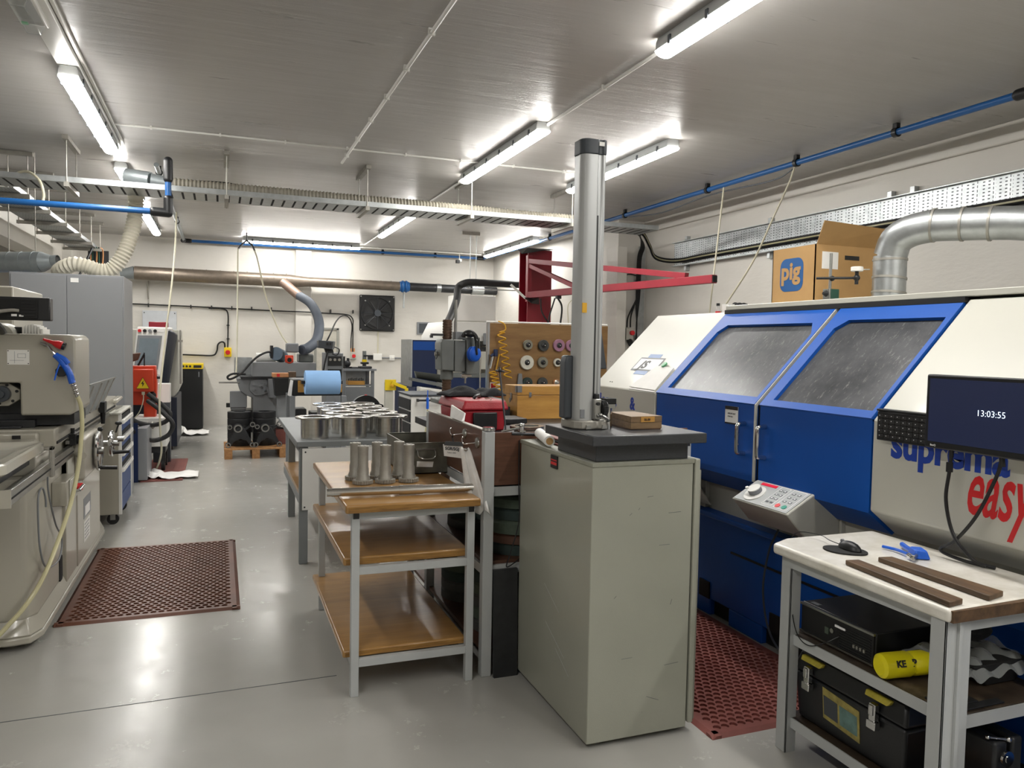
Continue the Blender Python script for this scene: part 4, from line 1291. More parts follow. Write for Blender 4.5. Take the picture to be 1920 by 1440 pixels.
g = G().hexa([(1.575, 2.76, 1.289), (1.728, 2.77, 1.289), (1.72, 2.99, 1.289), (1.595, 2.985, 1.289)], [(1.575, 2.76, 1.314), (1.728, 2.77, 1.314), (1.72, 2.99, 1.314), (1.595, 2.985, 1.314)])
B('lid', g, 'box_wood', t, 0.001)
lab = B('paper_label', G().hexa([(1.622, 2.7605, 1.290), (1.690, 2.765, 1.290), (1.690, 2.7665, 1.290), (1.622, 2.762, 1.290)], [(1.622, 2.7605, 1.312), (1.690, 2.765, 1.312), (1.690, 2.7665, 1.312), (1.622, 2.762, 1.312)]), 'chest', t)
text('label_text', '25-50', 0.013, frame((1.637, 2.7598, 1.296), (1, 0.065, 0), (0, 0, 1)), 'text_black', lab, 0.0003, 0.0003)
B('foot_plate', G().box(1.58, 1.722, 2.768, 2.98, 1.2585, 1.262), 'brown_edge', t)
t = T('film_roll', 'roll of white film lying on the cabinet behind the granite plate', 'roll', (1.36, 3.2, 1.147))
B('roll', G().cyl((1.362, 3.10, 1.176), (1.44, 3.40, 1.176), 0.024, n=24), 'paper', t)
B('core', G().cyl((1.3615, 3.098, 1.176), (1.365, 3.11, 1.176), 0.016, n=20), 'card', t)
g = G()
for i, c in enumerate(range(3)):
    g.box(1.42 + 0.01 * i, 1.60, 3.10 - 0.0 * i, 3.38, 1.148 + 0.009 * i, 1.156 + 0.009 * i, i % 2)
tag(B('folded_cloth', g, ['mat_red', 'black_matt'], None, 0.003), 'dark folded cloth and book stacked beside the white film roll', 'cloth')

# ================================================================== PLYWOOD TROLLEY TABLE
t = T('shelf_table', 'grey steel table with three varnished plywood shelves', 'table', (0.83, 4.0, 0))
shelves = [(0.845, 0.512, 1.135, 3.36, 4.63, 0.885, 'top board'), (0.592, 0.515, 1.105, 3.44, 4.66, 0.632, 'middle board'), (0.17, 0.515, 1.095, 3.44, 4.66, 0.205, 'bottom board')]
for z0, xa, xb, ya, yb, z1, lb in shelves:
    b_ = B('shelf_board', G().box(xa, xb, ya, yb, z0, z1 - 0.002), 'shelf_wood', t, 0.008, label=lb)
    B('board_edge', G().box(xa + 0.012, xb - 0.003, ya - 0.002, ya, z0 + 0.004, z1 - 0.010), 'shelf_edge', b_)
for x, y, lb in ((0.546, 3.405, 'front left leg'), (1.085, 3.405, 'front right leg'), (0.546, 4.60, 'back left leg'), (1.085, 4.60, 'back right leg')):
    B('leg', G().box(x, x + 0.036, y, y + 0.036, 0, 0.843), 'grey_light', t, 0.002, label=lb)
for z0, z1 in ((0.808, 0.844), (0.556, 0.591), (0.134, 0.169)):
    B('cross_rail', G().box(0.582, 1.085, 3.408, 3.438, z0, z1), 'grey_light', t, 0.001)
    B('cross_rail', G().box(0.582, 1.085, 4.603, 4.633, z0, z1), 'grey_light', t, 0.001)
    B('side_rail', G().box(0.548, 0.58, 3.441, 4.60, z0, z1), 'grey_light', t, 0.001)
    B('side_rail', G().box(1.087, 1.118, 3.441, 4.60, z0, z1), 'grey_light', t, 0.001)
for x in (0.552, 1.09):
    B('tube_end', G().box(x, x + 0.026, 3.402, 3.405, 0.812, 0.84), 'black', t)
# on the table
t = T('turned_bar', 'long turned steel bar lying across the front of the plywood table', 'bar', (0.8, 3.52, 0.886))
a, b = Vector((0.475, 3.545, 0.909)), Vector((1.175, 3.50, 0.909))
B('bar', G().cyl(a, b, 0.0195, n=32), 'turned', t)
B('collar', G().cyl(a.lerp(b, 0.44), a.lerp(b, 0.60), 0.0225, n=32), 'turned', t)
B('end_journal', G().cyl(a.lerp(b, -0.03), a, 0.0175, n=32).cyl(b, b.lerp(a, -0.02), 0.0165, n=32), 'turned', t)
def gear_shaft(x, y, label):
    t = T('gear_shaft', label, 'shaft', (x, y, 0.886), 'hollow gear shafts on the plywood table', local=True)
    g = G().lathe([(0.017, 0.012), (0.036, 0.012), (0.036, 0.028), (0.030, 0.04), (0.0295, 0.075), (0.0265, 0.085), (0.0265, 0.165), (0.028, 0.18), (0.028, 0.19), (0.025, 0.192), (0.0, 0.192)], n=28)
    B('tube', g, 'steel_dull', t)
    g = G()
    nt = 24
    pts = []
    for i in range(nt * 4):
        a = 2 * math.pi * i / (nt * 4)
        r = 0.052 if i % 4 in (0, 1) else 0.046
        pts.append((r * math.cos(a), r * math.sin(a)))
    g.prism(pts, 'z', 0.0, 0.018)
    B('gear', g, 'steel_dull', t)
    g = G()
    for i in range(5):
        a = 2 * math.pi * i / 5
        g.cyl((0.02 * math.cos(a), 0.02 * math.sin(a), 0.192), (0.02 * math.cos(a), 0.02 * math.sin(a), 0.1925), 0.0045, n=10)
    B('hole_ring', g, 'dark', t)
    return t
g0 = gear_shaft(0.673, 3.865, 'hollow gear shaft, left end of the front row on the table')
for (x, y, l) in ((0.787, 3.865, 'hollow gear shaft, middle of the front row on the table'), (0.909, 3.865, 'hollow gear shaft, front row, right in front of the metal box'),
                  (0.655, 3.99, 'hollow gear shaft, left end of the back row on the table'), (0.768, 3.99, 'hollow gear shaft, middle of the back row on the table'), (0.885, 3.99, 'hollow gear shaft, back row, beside the left edge of the metal box')):
    dup(g0, (x, y, 0.886), label=l)
t = T('metal_box', 'grimy grey steel box with wire handle at the back of the plywood table', 'box', (1.05, 4.3, 0.886))
g = G()
x0, x1, y0, y1, z0, z1 = 0.935, 1.19, 4.07, 4.55, 0.887, 1.055
g.box(x0, x1, y0, y1, z0, z0 + .003)
for q in ((x0, x1, y0, y0 + .003), (x0, x1, y1 - .003, y1), (x0, x0 + .003, y0, y1), (x1 - .003, x1, y0, y1)):
    g.box(*q, z0, z1)
for q in ((x0 - .004, x1 + .004, y0 - .004, y0 + .003), (x0 - .004, x0 + .003, y0, y1), (x1 - .003, x1 + .004, y0, y1), (x0, x1, y1 - .003, y1 + .004)):
    g.box(*q, z1 - .004, z1 + .002)
B('shell', g, mat('grimy steel', '#6d6c62', 0.45, 0.6, 0.35, 9), t)
g = G().tube([(1.00, y0 - .002, 1.01), (1.00, y0 - .02, 1.012), (1.005, y0 - .025, 0.985), (1.03, y0 - .026, 0.97), (1.08, y0 - .026, 0.97), (1.10, y0 - .025, 0.985), (1.10, y0 - .02, 1.01), (1.10, y0 - .002, 1.01)], 0.004, 8, 5)
B('handle', g, 'steel', t)
B('handle_strap', G().box(0.995, 1.105, y0 - .005, y0, 1.015, 1.025), 'steel', t)
B('label', G().hexa([(1.0, y0 - .002, .925), (1.09, y0 - .002, .92), (1.09, y0, .92), (1.0, y0, .925)], [(1.002, y0 - .002, .955), (1.095, y0 - .002, .95), (1.095, y0, .95), (1.002, y0, .955)]), 'paper', t)

# ================================================================== GREY STEEL BENCH WITH BROWN SIDE BOARDS
t = T('workbench', 'grey steel bench with dark brown side boards carrying the red tool box', 'bench', (1.7, 4.2, 0))
for x, y, h, lb in ((1.17, 3.42, 1.185, 'front left post'), (1.17, 4.48, 1.185, 'back left post'), (2.30, 3.47, 1.1, 'front right post'), (2.30, 4.85, 1.1, 'back right post')):
    B('post', G().box(x, x + 0.05, y, y + 0.05, 0.0, h), 'grey_light', t, 0.003, label=lb)
B('side_board', G().box(1.172, 1.19, 3.47, 4.48, 0.93, 1.188), 'leather', t, 0.001)
B('board_cap', G().box(1.168, 1.194, 3.47, 4.48, 1.188, 1.194), 'steel_dull', t)
B('front_board', G().box(1.22, 2.3, 3.435, 3.45, 0.925, 1.178), 'leather', t, 0.001)
B('worktop', G().box(1.19, 2.33, 3.45, 4.9, 1.08, 1.12), 'dark_iron', t)
for x0, x1, y0, y1 in ((1.22, 2.3, 3.435, 3.455), (1.175, 1.19, 3.47, 4.48)):
    for z in (0.895, 0.515):
        B('rail', G().box(x0, x1, y0, y1, z - 0.022, z + 0.022), 'grey_light', t)
B('shelf_board', G().box(1.19, 2.3, 3.458, 4.9, 0.535, 0.553), 'brown_edge', t, label='middle shelf')
B('shelf_board', G().box(1.19, 2.3, 3.458, 4.9, 0.10, 0.12), 'brown_edge', t, label='bottom shelf')
# grinding wheels stored under it
def wheel_obj(x, y, z, r, h, m, label, grp='large grinding wheels stacked under the bench'):
    g = G().lathe([(r * 0.34, 0), (r, 0), (r, h * 0.75), (r * 0.93, h), (r * 0.5, h), (r * 0.45, h * .8), (r * 0.34, h * .8), (r * .34, 0)], (x, y, z), n=40)
    return tag(B('abrasive_disc', g, m), label, 'grinding wheel', grp)
z = 0.554
for i, (h, m, r) in enumerate(((0.055, 'wheel_green_dark', .2), (0.05, 'brown_edge', .2), (0.07, 'wheel_green', .205), (0.06, 'wheel_green_dark', .2), (0.06, 'wheel_green', .205))):
    wheel_obj(1.46, 3.68, z, r, h - .002, m, ['dark teal grinding wheel at the bottom of the stack beside the cabinet', 'brown flat disc second from the bottom of the stack beside the cabinet', 'green grinding wheel in the middle of the stack beside the cabinet', 'dark green grinding wheel second from the top of the stack beside the cabinet', 'green grinding wheel on top of the stack beside the cabinet'][i])
    z += h
z = 0.554
for i in range(3):
    wheel_obj(1.42, 4.22, z, .19, .06, ('wheel_dark', 'wheel_green_dark', 'wheel_dark')[i], ['dark wheel at the bottom of the middle shelf stack behind the plywood table', 'dark green wheel in the middle of the stack behind the plywood table', 'dark wheel on top of the middle shelf stack behind the plywood table'][i])
    z += .062
z = 0.121
for i in range(5):
    wheel_obj(1.40, 3.75, z, .175, .062, ('wheel_dark', 'wheel_green', 'wheel_dark', 'wheel_green', 'wheel_green_dark')[i], ['dark wheel at the foot of the tallest stack on the bottom shelf', 'green wheel second in the tallest stack on the bottom shelf', 'dark wheel third in the tallest stack on the bottom shelf', 'green wheel fourth in the tallest stack on the bottom shelf', 'dark green wheel on top of the tallest stack on the bottom shelf'][i])
    z += .064
z = 0.121
for i in range(4):
    wheel_obj(1.40, 4.28, z, .185, .055, ('wheel_dark', 'wheel_dark', 'wheel_green_dark', 'wheel_green')[i], ['charcoal wheel at the foot of the low stack behind the plywood table', 'charcoal wheel second in the low stack behind the plywood table', 'dark green wheel third in the low stack behind the plywood table', 'dull green wheel on top of the low stack behind the plywood table'][i])
    z += .057
g = G().hexa([(1.225, 3.39, 0), (1.345, 3.39, 0), (1.345, 3.41, 0), (1.225, 3.41, 0)], [(1.222, 3.41, .52), (1.345, 3.41, .52), (1.345, 3.43, .52), (1.222, 3.43, .52)])
tag(B('steel_plate', g, 'dark_iron', None, 0.001), 'dark steel plate leaning on the bench leg beside the cabinet', 'plate')
g = G().tube([(1.345, 3.425, 1.14), (1.345, 3.42, 0.95), (1.35, 3.42, 0.75), (1.31, 3.42, 0.60), (1.29, 3.42, 0.53), (1.33, 3.42, 0.545), (1.36, 3.43, 0.56)], 0.003, 6)
tag(B('hanging_cable', g, 'black'), 'thin black wire hanging down the front of the brown board', 'cable')
# hooks, tag and cloth on the side board
def hook(y, z, label):
    t = T('magnetic_hook', label, 'hook', (1.17, y, z), 'magnetic hooks on the brown board')
    B('magnet_disc', G().lathe([(0, 0), (.026, 0), (.024, -.006), (.01, -.012), (0, -.012)], (1.171, y, z), 'x', 24), 'steel', t)
    B('hook_wire', G().tube([(1.16, y, z), (1.13, y + .01, z - .004), (1.105, y + .02, z - .006), (1.10, y + .025, z + .02), (1.105, y + .022, z + .028)], 0.0028, 8, 4), 'chrome', t)
    return t
hook(3.745, 1.14, 'round magnetic hook holding the bulldog clip')
hook(3.535, 1.12, 'round magnetic hook nearest the bench post')
t = T('clip_tag', 'white printed tag in a black bulldog clip on the brown board', 'tag', (1.13, 3.8, 1.03))
tg = B('tag_card', G().hexa([(1.075, 3.79, 1.022), (1.165, 3.74, 1.012), (1.166, 3.742, 1.012), (1.076, 3.792, 1.022)], [(1.07, 3.795, 1.082), (1.16, 3.745, 1.078), (1.161, 3.747, 1.078), (1.071, 3.797, 1.082)]), 'paper', t)
text('tag_text', 'SGR/SGJ', 0.022, frame((1.079, 3.786, 1.055), (0.09, -0.05, -0.004), (0, 0, 1)), 'text_black', tg, 0.0004, 0.0006, 0.95)
text('tag_text', 'Follow 2000', 0.009, frame((1.09, 3.782, 1.038), (0.09, -0.05, -0.004), (0, 0, 1)), 'text_black', tg, 0.0003)
B('bulldog_clip', G().hexa([(1.072, 3.785, 1.078), (1.162, 3.735, 1.076), (1.168, 3.75, 1.076), (1.078, 3.80, 1.078)], [(1.08, 3.785, 1.098), (1.155, 3.745, 1.096), (1.158, 3.75, 1.096), (1.083, 3.79, 1.098)]).tube([(1.12, 3.77, 1.09), (1.115, 3.78, 1.12), (1.11, 3.76, 1.135)], .004, 6), 'black', t)
t = T('hanging_cloth', 'long white cloth hanging from a hook on the brown board', 'cloth', (1.15, 3.5, 0.80))
g = G()
rows_ = 12
pr_ = []
for i in range(rows_ + 1):
    k = i / rows_
    zc = 1.085 - 0.285 * k
    w = 0.045 + 0.045 * k
    cx = 1.12 + 0.035 * k
    cy = 3.56 - 0.12 * k
    row = []
    for j in range(9):
        u = j / 8 - 0.5
        row.append(g.V((cx + w * 1.1 * u * 0.8, cy - w * u + 0.010 * math.sin(j * 2.1 + k * 2) * (0.3 + k), zc + 0.012 * math.sin(j * 1.3))))
    pr_.append(row)
for A_, B_ in zip(pr_, pr_[1:]):
    for j in range(8):
        g.face([A_[j], A_[j + 1], B_[j + 1], B_[j]])
c_ = B('cloth', g, 'cloth', t, smooth=60)
sd = c_.modifiers.new('thickness', 'SOLIDIFY'); sd.thickness = 0.004
B('clip', G().sphere((1.12, 3.555, 1.085), 0.012, (1, 1, .7)), 'steel', t)
# on the bench
t = T('ring_flange', 'flat steel flange ring on the bench behind the micrometer', 'flange', (1.50, 3.66, 1.12))
B('ring', G().lathe([(.062, .05), (.088, .05), (.088, .064), (.062, .064), (.062, .05)], (1.475, 3.65, 1.121), n=40), 'turned', t)
B('sleeve', G().lathe([(.056, 0), (.066, 0), (.066, .05), (.056, .05), (.056, 0)], (1.475, 3.65, 1.121), n=40), 'steel_dull', t)
g = G().lathe([(.0, 1.187), (.026, 1.187), (.030, 1.19), (.030, 1.202), (.026, 1.205), (0, 1.205)], (1.196, 3.447, 0), n=32)
tag(B('post_cap', g, 'chrome'), 'round polished steel cap on top of the bench corner post', 'cap')
t = T('test_fixture', 'small chrome clamp fixture with thin shaft on the front board edge', 'fixture', (1.33, 3.45, 1.18))
B('shaft', G().cyl((1.31, 3.44, 1.172), (1.44, 3.44, 1.165), 0.009), 'dark_iron', t)
B('body', G().cyl((1.365, 3.445, 1.16), (1.365, 3.445, 1.205), 0.012).box(1.35, 1.38, 3.43, 3.46, 1.178, 1.186), 'chrome', t)
B('knob', G().sphere((1.365, 3.445, 1.212), 0.018, (1, 1, .5)), 'chrome', t)
B('lever', G().cyl((1.365, 3.445, 1.20), (1.27, 3.47, 1.178), 0.005), 'steel', t)
t = T('tool_box', 'red plastic tool box with a closed lid on the grey bench', 'tool box', (1.36, 4.25, 1.12))
g = G()
g.hexa([(1.245, 4.0, 1.121), (1.48, 4.0, 1.121), (1.48, 4.46, 1.121), (1.245, 4.46, 1.121)], [(1.24, 3.99, 1.235), (1.485, 3.99, 1.235), (1.485, 4.47, 1.235), (1.24, 4.47, 1.235)])
B('body', g, 'red_plastic', t, 0.01)
g = G()
g.hexa([(1.225, 3.975, 1.236), (1.50, 3.975, 1.236), (1.50, 4.485, 1.236), (1.225, 4.485, 1.236)], [(1.245, 3.99, 1.29), (1.485, 3.99, 1.29), (1.485, 4.47, 1.29), (1.245, 4.47, 1.29)])
B('lid', g, 'red_plastic', t, 0.012)
B('latch_panel', G().box(1.29, 1.43, 3.975, 3.99, 1.13, 1.225), 'black', t, 0.006)
B('lid_handle', G().tube([(1.33, 4.10, 1.292), (1.34, 4.10, 1.305), (1.37, 4.14, 1.308), (1.40, 4.20, 1.305), (1.40, 4.21, 1.292)], 0.009, 8), 'black', t)
B('string', G().tube([(1.40, 4.1, 1.293), (1.41, 4.05, 1.296), (1.40, 4.0, 1.295)], .003, 6), 'cream', t)
g = G()
random.seed(3)
nx, ny = 16, 8
vs = []
for i in range(nx + 1):
    row = []
    for j in range(ny + 1):
        u, v = i / nx, j / ny
        h = 0.028 + 0.016 * math.sin(u * 9 + v * 4) * math.sin(v * 7 + 1) + 0.012 * math.cos(u * 17)
        edge = min(u, 1 - u, v, 1 - v)
        h = 0.003 + h * min(1, edge * 6)
        row.append(g.V((1.22 + 0.36 * u + .02 * math.sin(v * 6), 4.24 + 0.20 * v + 0.03 * math.sin(u * 7), 1.292 + max(h, 0.002))))
    vs.append(row)
for i in range(nx):
    for j in range(ny):
        g.face([vs[i][j], vs[i + 1][j], vs[i + 1][j + 1], vs[i][j + 1]])
o_ = B('black_cloth', g, 'fabric_black', None, smooth=70)
tag(o_, 'crumpled black cloth lying on the red tool box', 'cloth')
sd = o_.modifiers.new('thickness', 'SOLIDIFY'); sd.thickness = 0.006; sd.offset = 1
g = G().hexa([(1.165, 4.00, 1.20), (1.168, 3.80, 1.196), (1.185, 3.80, 1.196), (1.20, 4.0, 1.20)], [(1.19, 4.07, 1.262), (1.20, 3.84, 1.236), (1.205, 3.84, 1.236), (1.20, 4.07, 1.262)])
tag(B('white_rag', g, 'cloth', None, 0.004), 'white rag tucked between the red tool box and the brown board', 'cloth')
t = T('wooden_chest', 'honey coloured wooden chest with metal corners on the bench', 'chest', (1.99, 4.7, 1.12))
B('body', G().box(1.78, 2.18, 4.58, 4.80, 1.121, 1.275), 'chest', t, 0.002)
B('lid', G().box(1.778, 2.182, 4.578, 4.802, 1.277, 1.335), 'chest', t, 0.002)
B('corner_plate', G().box(1.775, 1.81, 4.575, 4.578, 1.295, 1.337).box(1.775, 1.778, 4.575, 4.61, 1.295, 1.337), 'steel', t)
B('latch', G().box(1.86, 1.876, 4.573, 4.578, 1.265, 1.295), 'steel', t)
B('side_catch', G().box(1.775, 1.78, 4.67, 4.70, 1.24, 1.285).tube([(1.772, 4.67, 1.25), (1.768, 4.685, 1.225), (1.772, 4.70, 1.25)], .003, 6), 'steel', t)
t = T('measuring_rod', 'tall thin dark rod with a clamp standing on the grey bench', 'rod', (1.42, 3.85, 1.12))
B('rod', G().cyl((1.425, 3.82, 1.122), (1.445, 4.0, 1.475), 0.005), 'dark_iron', t)
B('clamp', G().sphere((1.444, 3.99, 1.455), 0.012).cyl((1.42, 3.99, 1.455), (1.47, 3.99, 1.45), .005), 'black', t)
B('foot', G().cyl((1.425, 3.82, 1.1205), (1.425, 3.82, 1.132), 0.02), 'dark_iron', t)
g = G().box(1.56, 1.74, 4.3, 4.5, 1.121, 1.155).box(1.52, 1.75, 4.62, 4.85, 1.121, 1.20)
tag(B('black_case', g, 'black', None, 0.006), 'low black case behind the red tool box', 'case')

# ================================================================== GREY TABLE WITH FLANGED CYLINDERS
t = T('work_table', 'grey steel table with a white front panel carrying flanged cylinders', 'table', (0.9, 6.5, 0))
B('table_top', G().box(0.505, 1.30, 5.58, 7.40, 0.847, 0.885), 'grey_bench', t, 0.004)
for x, y, lb in ((0.525, 5.60, 'front left leg'), (1.235, 5.60, 'front right leg'), (0.575, 7.16, 'back left leg'), (1.235, 7.2, 'back right leg')):
    B('leg', G().box(x, x + 0.06, y, y + 0.06, 0, 0.846), 'grey_bench', t, 0.003, label=lb)
fp = B('front_panel', G().box(0.543, 1.27, 5.584, 5.594, 0.394, 0.835), 'white', t, 0.001)
for x, z in ((0.565, 0.81), (0.56, 0.415)):
    B('screw', G().cyl((x, 5.584, z), (x, 5.581, z), 0.006, n=10), 'black', fp)
B('lower_shelf', G().box(0.54, 1.27, 5.66, 7.2, 0.47, 0.50), 'shelf_wood', t)
B('side_rail', G().box(0.535, 0.565, 5.66, 7.16, 0.41, 0.47), 'grey_bench', t)
B('side_rail', G().box(0.535, 0.565, 5.66, 7.16, 0.79, 0.846), 'grey_bench', t)
cyl_mesh_root = None
def flanged(x, y, label):
    t = T('flanged_cylinder', label, 'flanged cylinder', (x, y, 0.886), 'flanged steel cylinders on the grey table', local=True)
    B('sleeve', G().lathe([(.084, 0), (.1, 0), (.1, .145), (.084, .145), (.084, 0)], n=48), 'turned', t)
    B('flange', G().lathe([(.084, .1455), (.138, .1455), (.14, .148), (.14, .158), (.138, .16), (.086, .16), (.084, .158), (.084, .1455)], n=48), 'turned', t)
    return t
f0 = flanged(0.650, 5.78, 'flanged steel cylinder at the front left corner of the grey table')
for x, y, l in ((0.932, 5.78, 'flanged steel cylinder in the middle of the front row'), (1.205, 5.80, 'flanged steel cylinder at the front right corner of the grey table'),
                (0.905, 6.075, 'flanged steel cylinder in the left file, second from the front'), (0.905, 6.37, 'flanged steel cylinder in the left file, third from the front'),
                (0.905, 6.67, 'flanged steel cylinder in the left file, fourth from the front'), (0.905, 6.98, 'flanged steel cylinder at the back of the left file'),
                (1.195, 6.10, 'flanged steel cylinder in the right file, second from the front'), (1.185, 6.40, 'flanged steel cylinder in the right file, third from the front'),
                (1.185, 6.70, 'flanged steel cylinder in the right file, fourth from the front'), (1.178, 7.0, 'flanged steel cylinder at the back of the right file')):
    dup(f0, (x, y, 0.886), label=l)
t = T('steady_rest', 'black arched steady rest casting at the far end of the grey table', 'casting', (1.45, 7.2, 0.886))
g = G()
n = 24
outer = [(1.32, 0.95), (1.26, 0.905), (1.20, 0.888)]
arc = [(1.45 + 0.145 * math.cos(a), 0.95 + 0.145 * math.sin(a)) for a in [math.pi * i / n for i in range(n + 1)]]
inner = [(1.45 + 0.05 * math.cos(a), 0.985 + 0.05 * math.sin(a)) for a in [math.pi * i / n for i in range(n + 1)]]
vo1 = [g.V((x, 7.26, z)) for x, z in arc]; vi1 = [g.V((x, 7.26, z)) for x, z in inner]
vo2 = [g.V((x, 7.32, z)) for x, z in arc]; vi2 = [g.V((x, 7.32, z)) for x, z in inner]
for i in range(n):
    g.face([vo1[i], vo1[i + 1], vi1[i + 1], vi1[i]]); g.face([vo2[i], vo2[i + 1], vi2[i + 1], vi2[i]])
    g.face([vo1[i], vo1[i + 1], vo2[i + 1], vo2[i]]); g.face([vi1[i], vi1[i + 1], vi2[i + 1], vi2[i]])
g.box(1.50, 1.595, 7.26, 7.32, 0.888, 0.95); g.box(1.25, 1.40, 7.26, 7.32, 0.888, 0.96)
g.bm.transform(Matrix.Translation((-0.16, 0, 0)))
B('arch', g, 'black', t, 0)
B('foot', G().box(0.98, 1.44, 7.24, 7.34, 0.8865, 0.93), 'black', t, 0.006)
B('jaw_screw', G().cyl((1.29, 7.29, 1.05), (1.29, 7.29, 1.10), 0.012, n=12), 'text_red', t)
B('dial', G().cyl((1.42, 7.25, 0.99), (1.42, 7.20, 0.99), 0.025), 'black', t)

# ================================================================== BEIGE SURFACE GRINDER (left foreground)
t = T('surface_grinder', 'large beige surface grinding machine at the left edge with a chrome handwheel', 'machine', (-1.3, 5.6, 0))
grinder = t
def inset(y0, y1):
    return y0, y1
g = G()
pl_ = [(-2.2, 4.62), (-1.02, 4.46), (-0.93, 4.48), (-0.892, 4.56), (-0.892, 5.24), (-0.93, 5.30), (-0.93, 6.6), (-0.90, 6.66), (-0.90, 6.85), (-2.2, 6.85)]
g.prism(pl_, 'z', 0.14, 0.87)
B('base_casting', g, 'beige', t, 0.02, seg=3)
g = G()
f0 = [(-2.2, 4.55), (-1.0, 4.42), (-0.90, 4.44), (-0.862, 4.54), (-0.862, 6.80), (-0.90, 6.88), (-2.2, 6.88)]
f1 = [(-2.2, 4.62), (-1.01, 4.47), (-0.93, 4.49), (-0.90, 4.57), (-0.90, 6.78), (-0.93, 6.84), (-2.2, 6.84)]
g.hexa([(x, y, 0.035) for x, y in f0], [(x, y, 0.075) for x, y in f0])
g.hexa([(x, y, 0.075) for x, y in f0], [(x, y, 0.16) for x, y in f1])
B('foot_flare', g, 'beige', t, 0.01)
for x, y in ((-1.0, 4.56), (-0.95, 6.7)):
    B('levelling_foot', G().cyl((x, y, 0.0), (x, y, 0.036), 0.035, n=20), 'steel_dull', t)
B('access_opening', G().prism(rrect(-1.11, 0.155, 0.12, 0.10, 0.02), 'y', 4.425, 4.50), 'dark', t)
B('side_opening', G().prism(rrect(5.17, 0.22, 0.09, 0.15, 0.025), 'x', -0.895, -0.888), 'dark', t)
ap = B('apron_column', G().box(-0.935, -0.875, 5.26, 5.62, 0.10, 0.70), 'beige', t, 0.006)
B('apron_panel', G().box(-0.93, -0.868, 5.62, 6.60, 0.10, 0.86), 'beige', t, 0.008)
g = G().prism([(5.24, 0.60), (5.60, 0.60), (6.35, 0.72), (6.50, 0.80), (6.50, 0.90), (5.24, 0.90)], 'x', -0.868, -0.858)
bp = B('bolted_cover', g, 'machine_grey', t, 0.002)
for k in range(9):
    y, z = (5.32 + k * .14, 0.62 + max(0, (k - 2)) * .022) if k < 7 else (5.35 + (k - 7) * .9, 0.87)
    B('cover_screw', G().cyl((-0.858, y, z), (-0.856, y, z), 0.006, n=8), 'steel_dull', bp)
g = G().box(-0.868, -0.8665, 5.85, 6.15, 0.36, 0.50)
np_ = B('rating_plate', g, 'mid_plastic', t)
B('plate_picture', G().box(-0.8665, -0.8655, 5.9, 6.1, 0.375, 0.44), 'paper', np_)
g = G().box(-0.868, -0.8665, 5.85, 6.1, 0.20, 0.34)
ip = B('instruction_plate', g, 'white', t)
for k in range(5):
    B('printed_line', G().box(-0.8665, -0.8660, 5.88, 6.07 - 0.02 * (k % 2), 0.315 - k * 0.024, 0.322 - k * 0.024), 'mid_plastic', ip)
# saddle, long rail and table
B('saddle', G().box(-1.9, -0.90, 4.6, 7.15, 0.87, 0.97), 'beige', t, 0.006)
rl = B('front_rail', G().box(-0.885, -0.855, 3.86, 5.42, 0.855, 0.925), 'steel', t, 0.002)
B('rail_groove', G().box(-0.855, -0.8535, 3.86, 5.42, 0.882, 0.890), 'dark', rl)
B('rail_end', G().box(-0.90, -0.85, 3.85, 3.862, 0.85, 0.93), 'beige', rl)
B('rail_bracket', G().box(-0.862, -0.845, 4.72, 4.78, 0.84, 1.0).box(-0.95, -0.845, 4.72, 4.78, 0.985, 1.0), 'steel_dull', t, 0.002)
tb = B('table', G().box(-1.62, -0.875, 4.96, 7.7, 0.972, 1.075), 'beige', t, 0.008)
B('t_slot_strip', G().box(-0.876, -0.870, 5.0, 7.6, 0.985, 1.0), 'dark', tb)
B('lower_rail', G().box(-0.88, -0.86, 5.3, 7.17, 0.945, 0.965), 'steel', t)
B('table_end_handle', G().hexa([(-0.90, 7.5, 1.02), (-0.845, 7.5, 1.02), (-0.845, 7.95, 1.035), (-0.90, 7.95, 1.035)], [(-0.90, 7.5, 1.055), (-0.85, 7.5, 1.055), (-0.85, 7.93, 1.06), (-0.90, 7.93, 1.06)]), 'beige', t, 0.01)
B('end_guard', G().box(-1.62, -0.95, 4.90, 4.96, 0.96, 1.06), 'beige', t, 0.01)
B('end_guard_lower', G().box(-1.6, -0.94, 4.75, 4.90, 0.97, 1.03), 'beige', t, 0.012)
for x in (-1.24, -1.05):
    B('guard_clip', G().box(x - 0.02, x + 0.02, 4.895, 4.902, 1.03, 1.05), 'black', t)
g = G()
g.box(-1.5, -0.99, 5.05, 5.5, 1.075, 1.12)
g.box(-1.3, -1.05, 5.0, 5.05, 1.076, 1.09)
B('magnetic_chuck', g, 'dark_iron', t, 0.004)
# white enamel drip tray overhanging toward the camera
g = G()
ox0, ox1, oy0, oy1 = -2.0, -0.87, 3.84, 4.68
def ring(x0, x1, y0, y1, r, z, n=5):
    return [(a, b, z) for a, b in rrect((x0 + x1) / 2, (y0 + y1) / 2, x1 - x0, y1 - y0, r, n)]
L = [ring(ox0 + .02, ox1 - .03, oy0 + .03, oy1 - .02, .05, 0.975), ring(ox0, ox1, oy0, oy1, .05, 0.995), ring(ox0, ox1, oy0, oy1, .05, 1.035), ring(ox0 + .012, ox1 - .012, oy0 + .012, oy1 - .012, .045, 1.041),
     ring(ox0 + .05, ox1 - .05, oy0 + .05, oy1 - .05, .05, 1.030), ring(ox0 + .10, ox1 - .10, oy0 + .10, oy1 - .10, .06, 1.012)]
prev = None
first = None
for l in L:
    vs = [g.V(p) for p in l]
    if prev:
        for i in range(len(vs)):
            j = (i + 1) % len(vs)
            g.face([prev[i], prev[j], vs[j], vs[i]])
    else:
        g.face(vs)
    prev = vs
g.face(prev)
B('drip_tray', g, 'beige_light', t, 0)
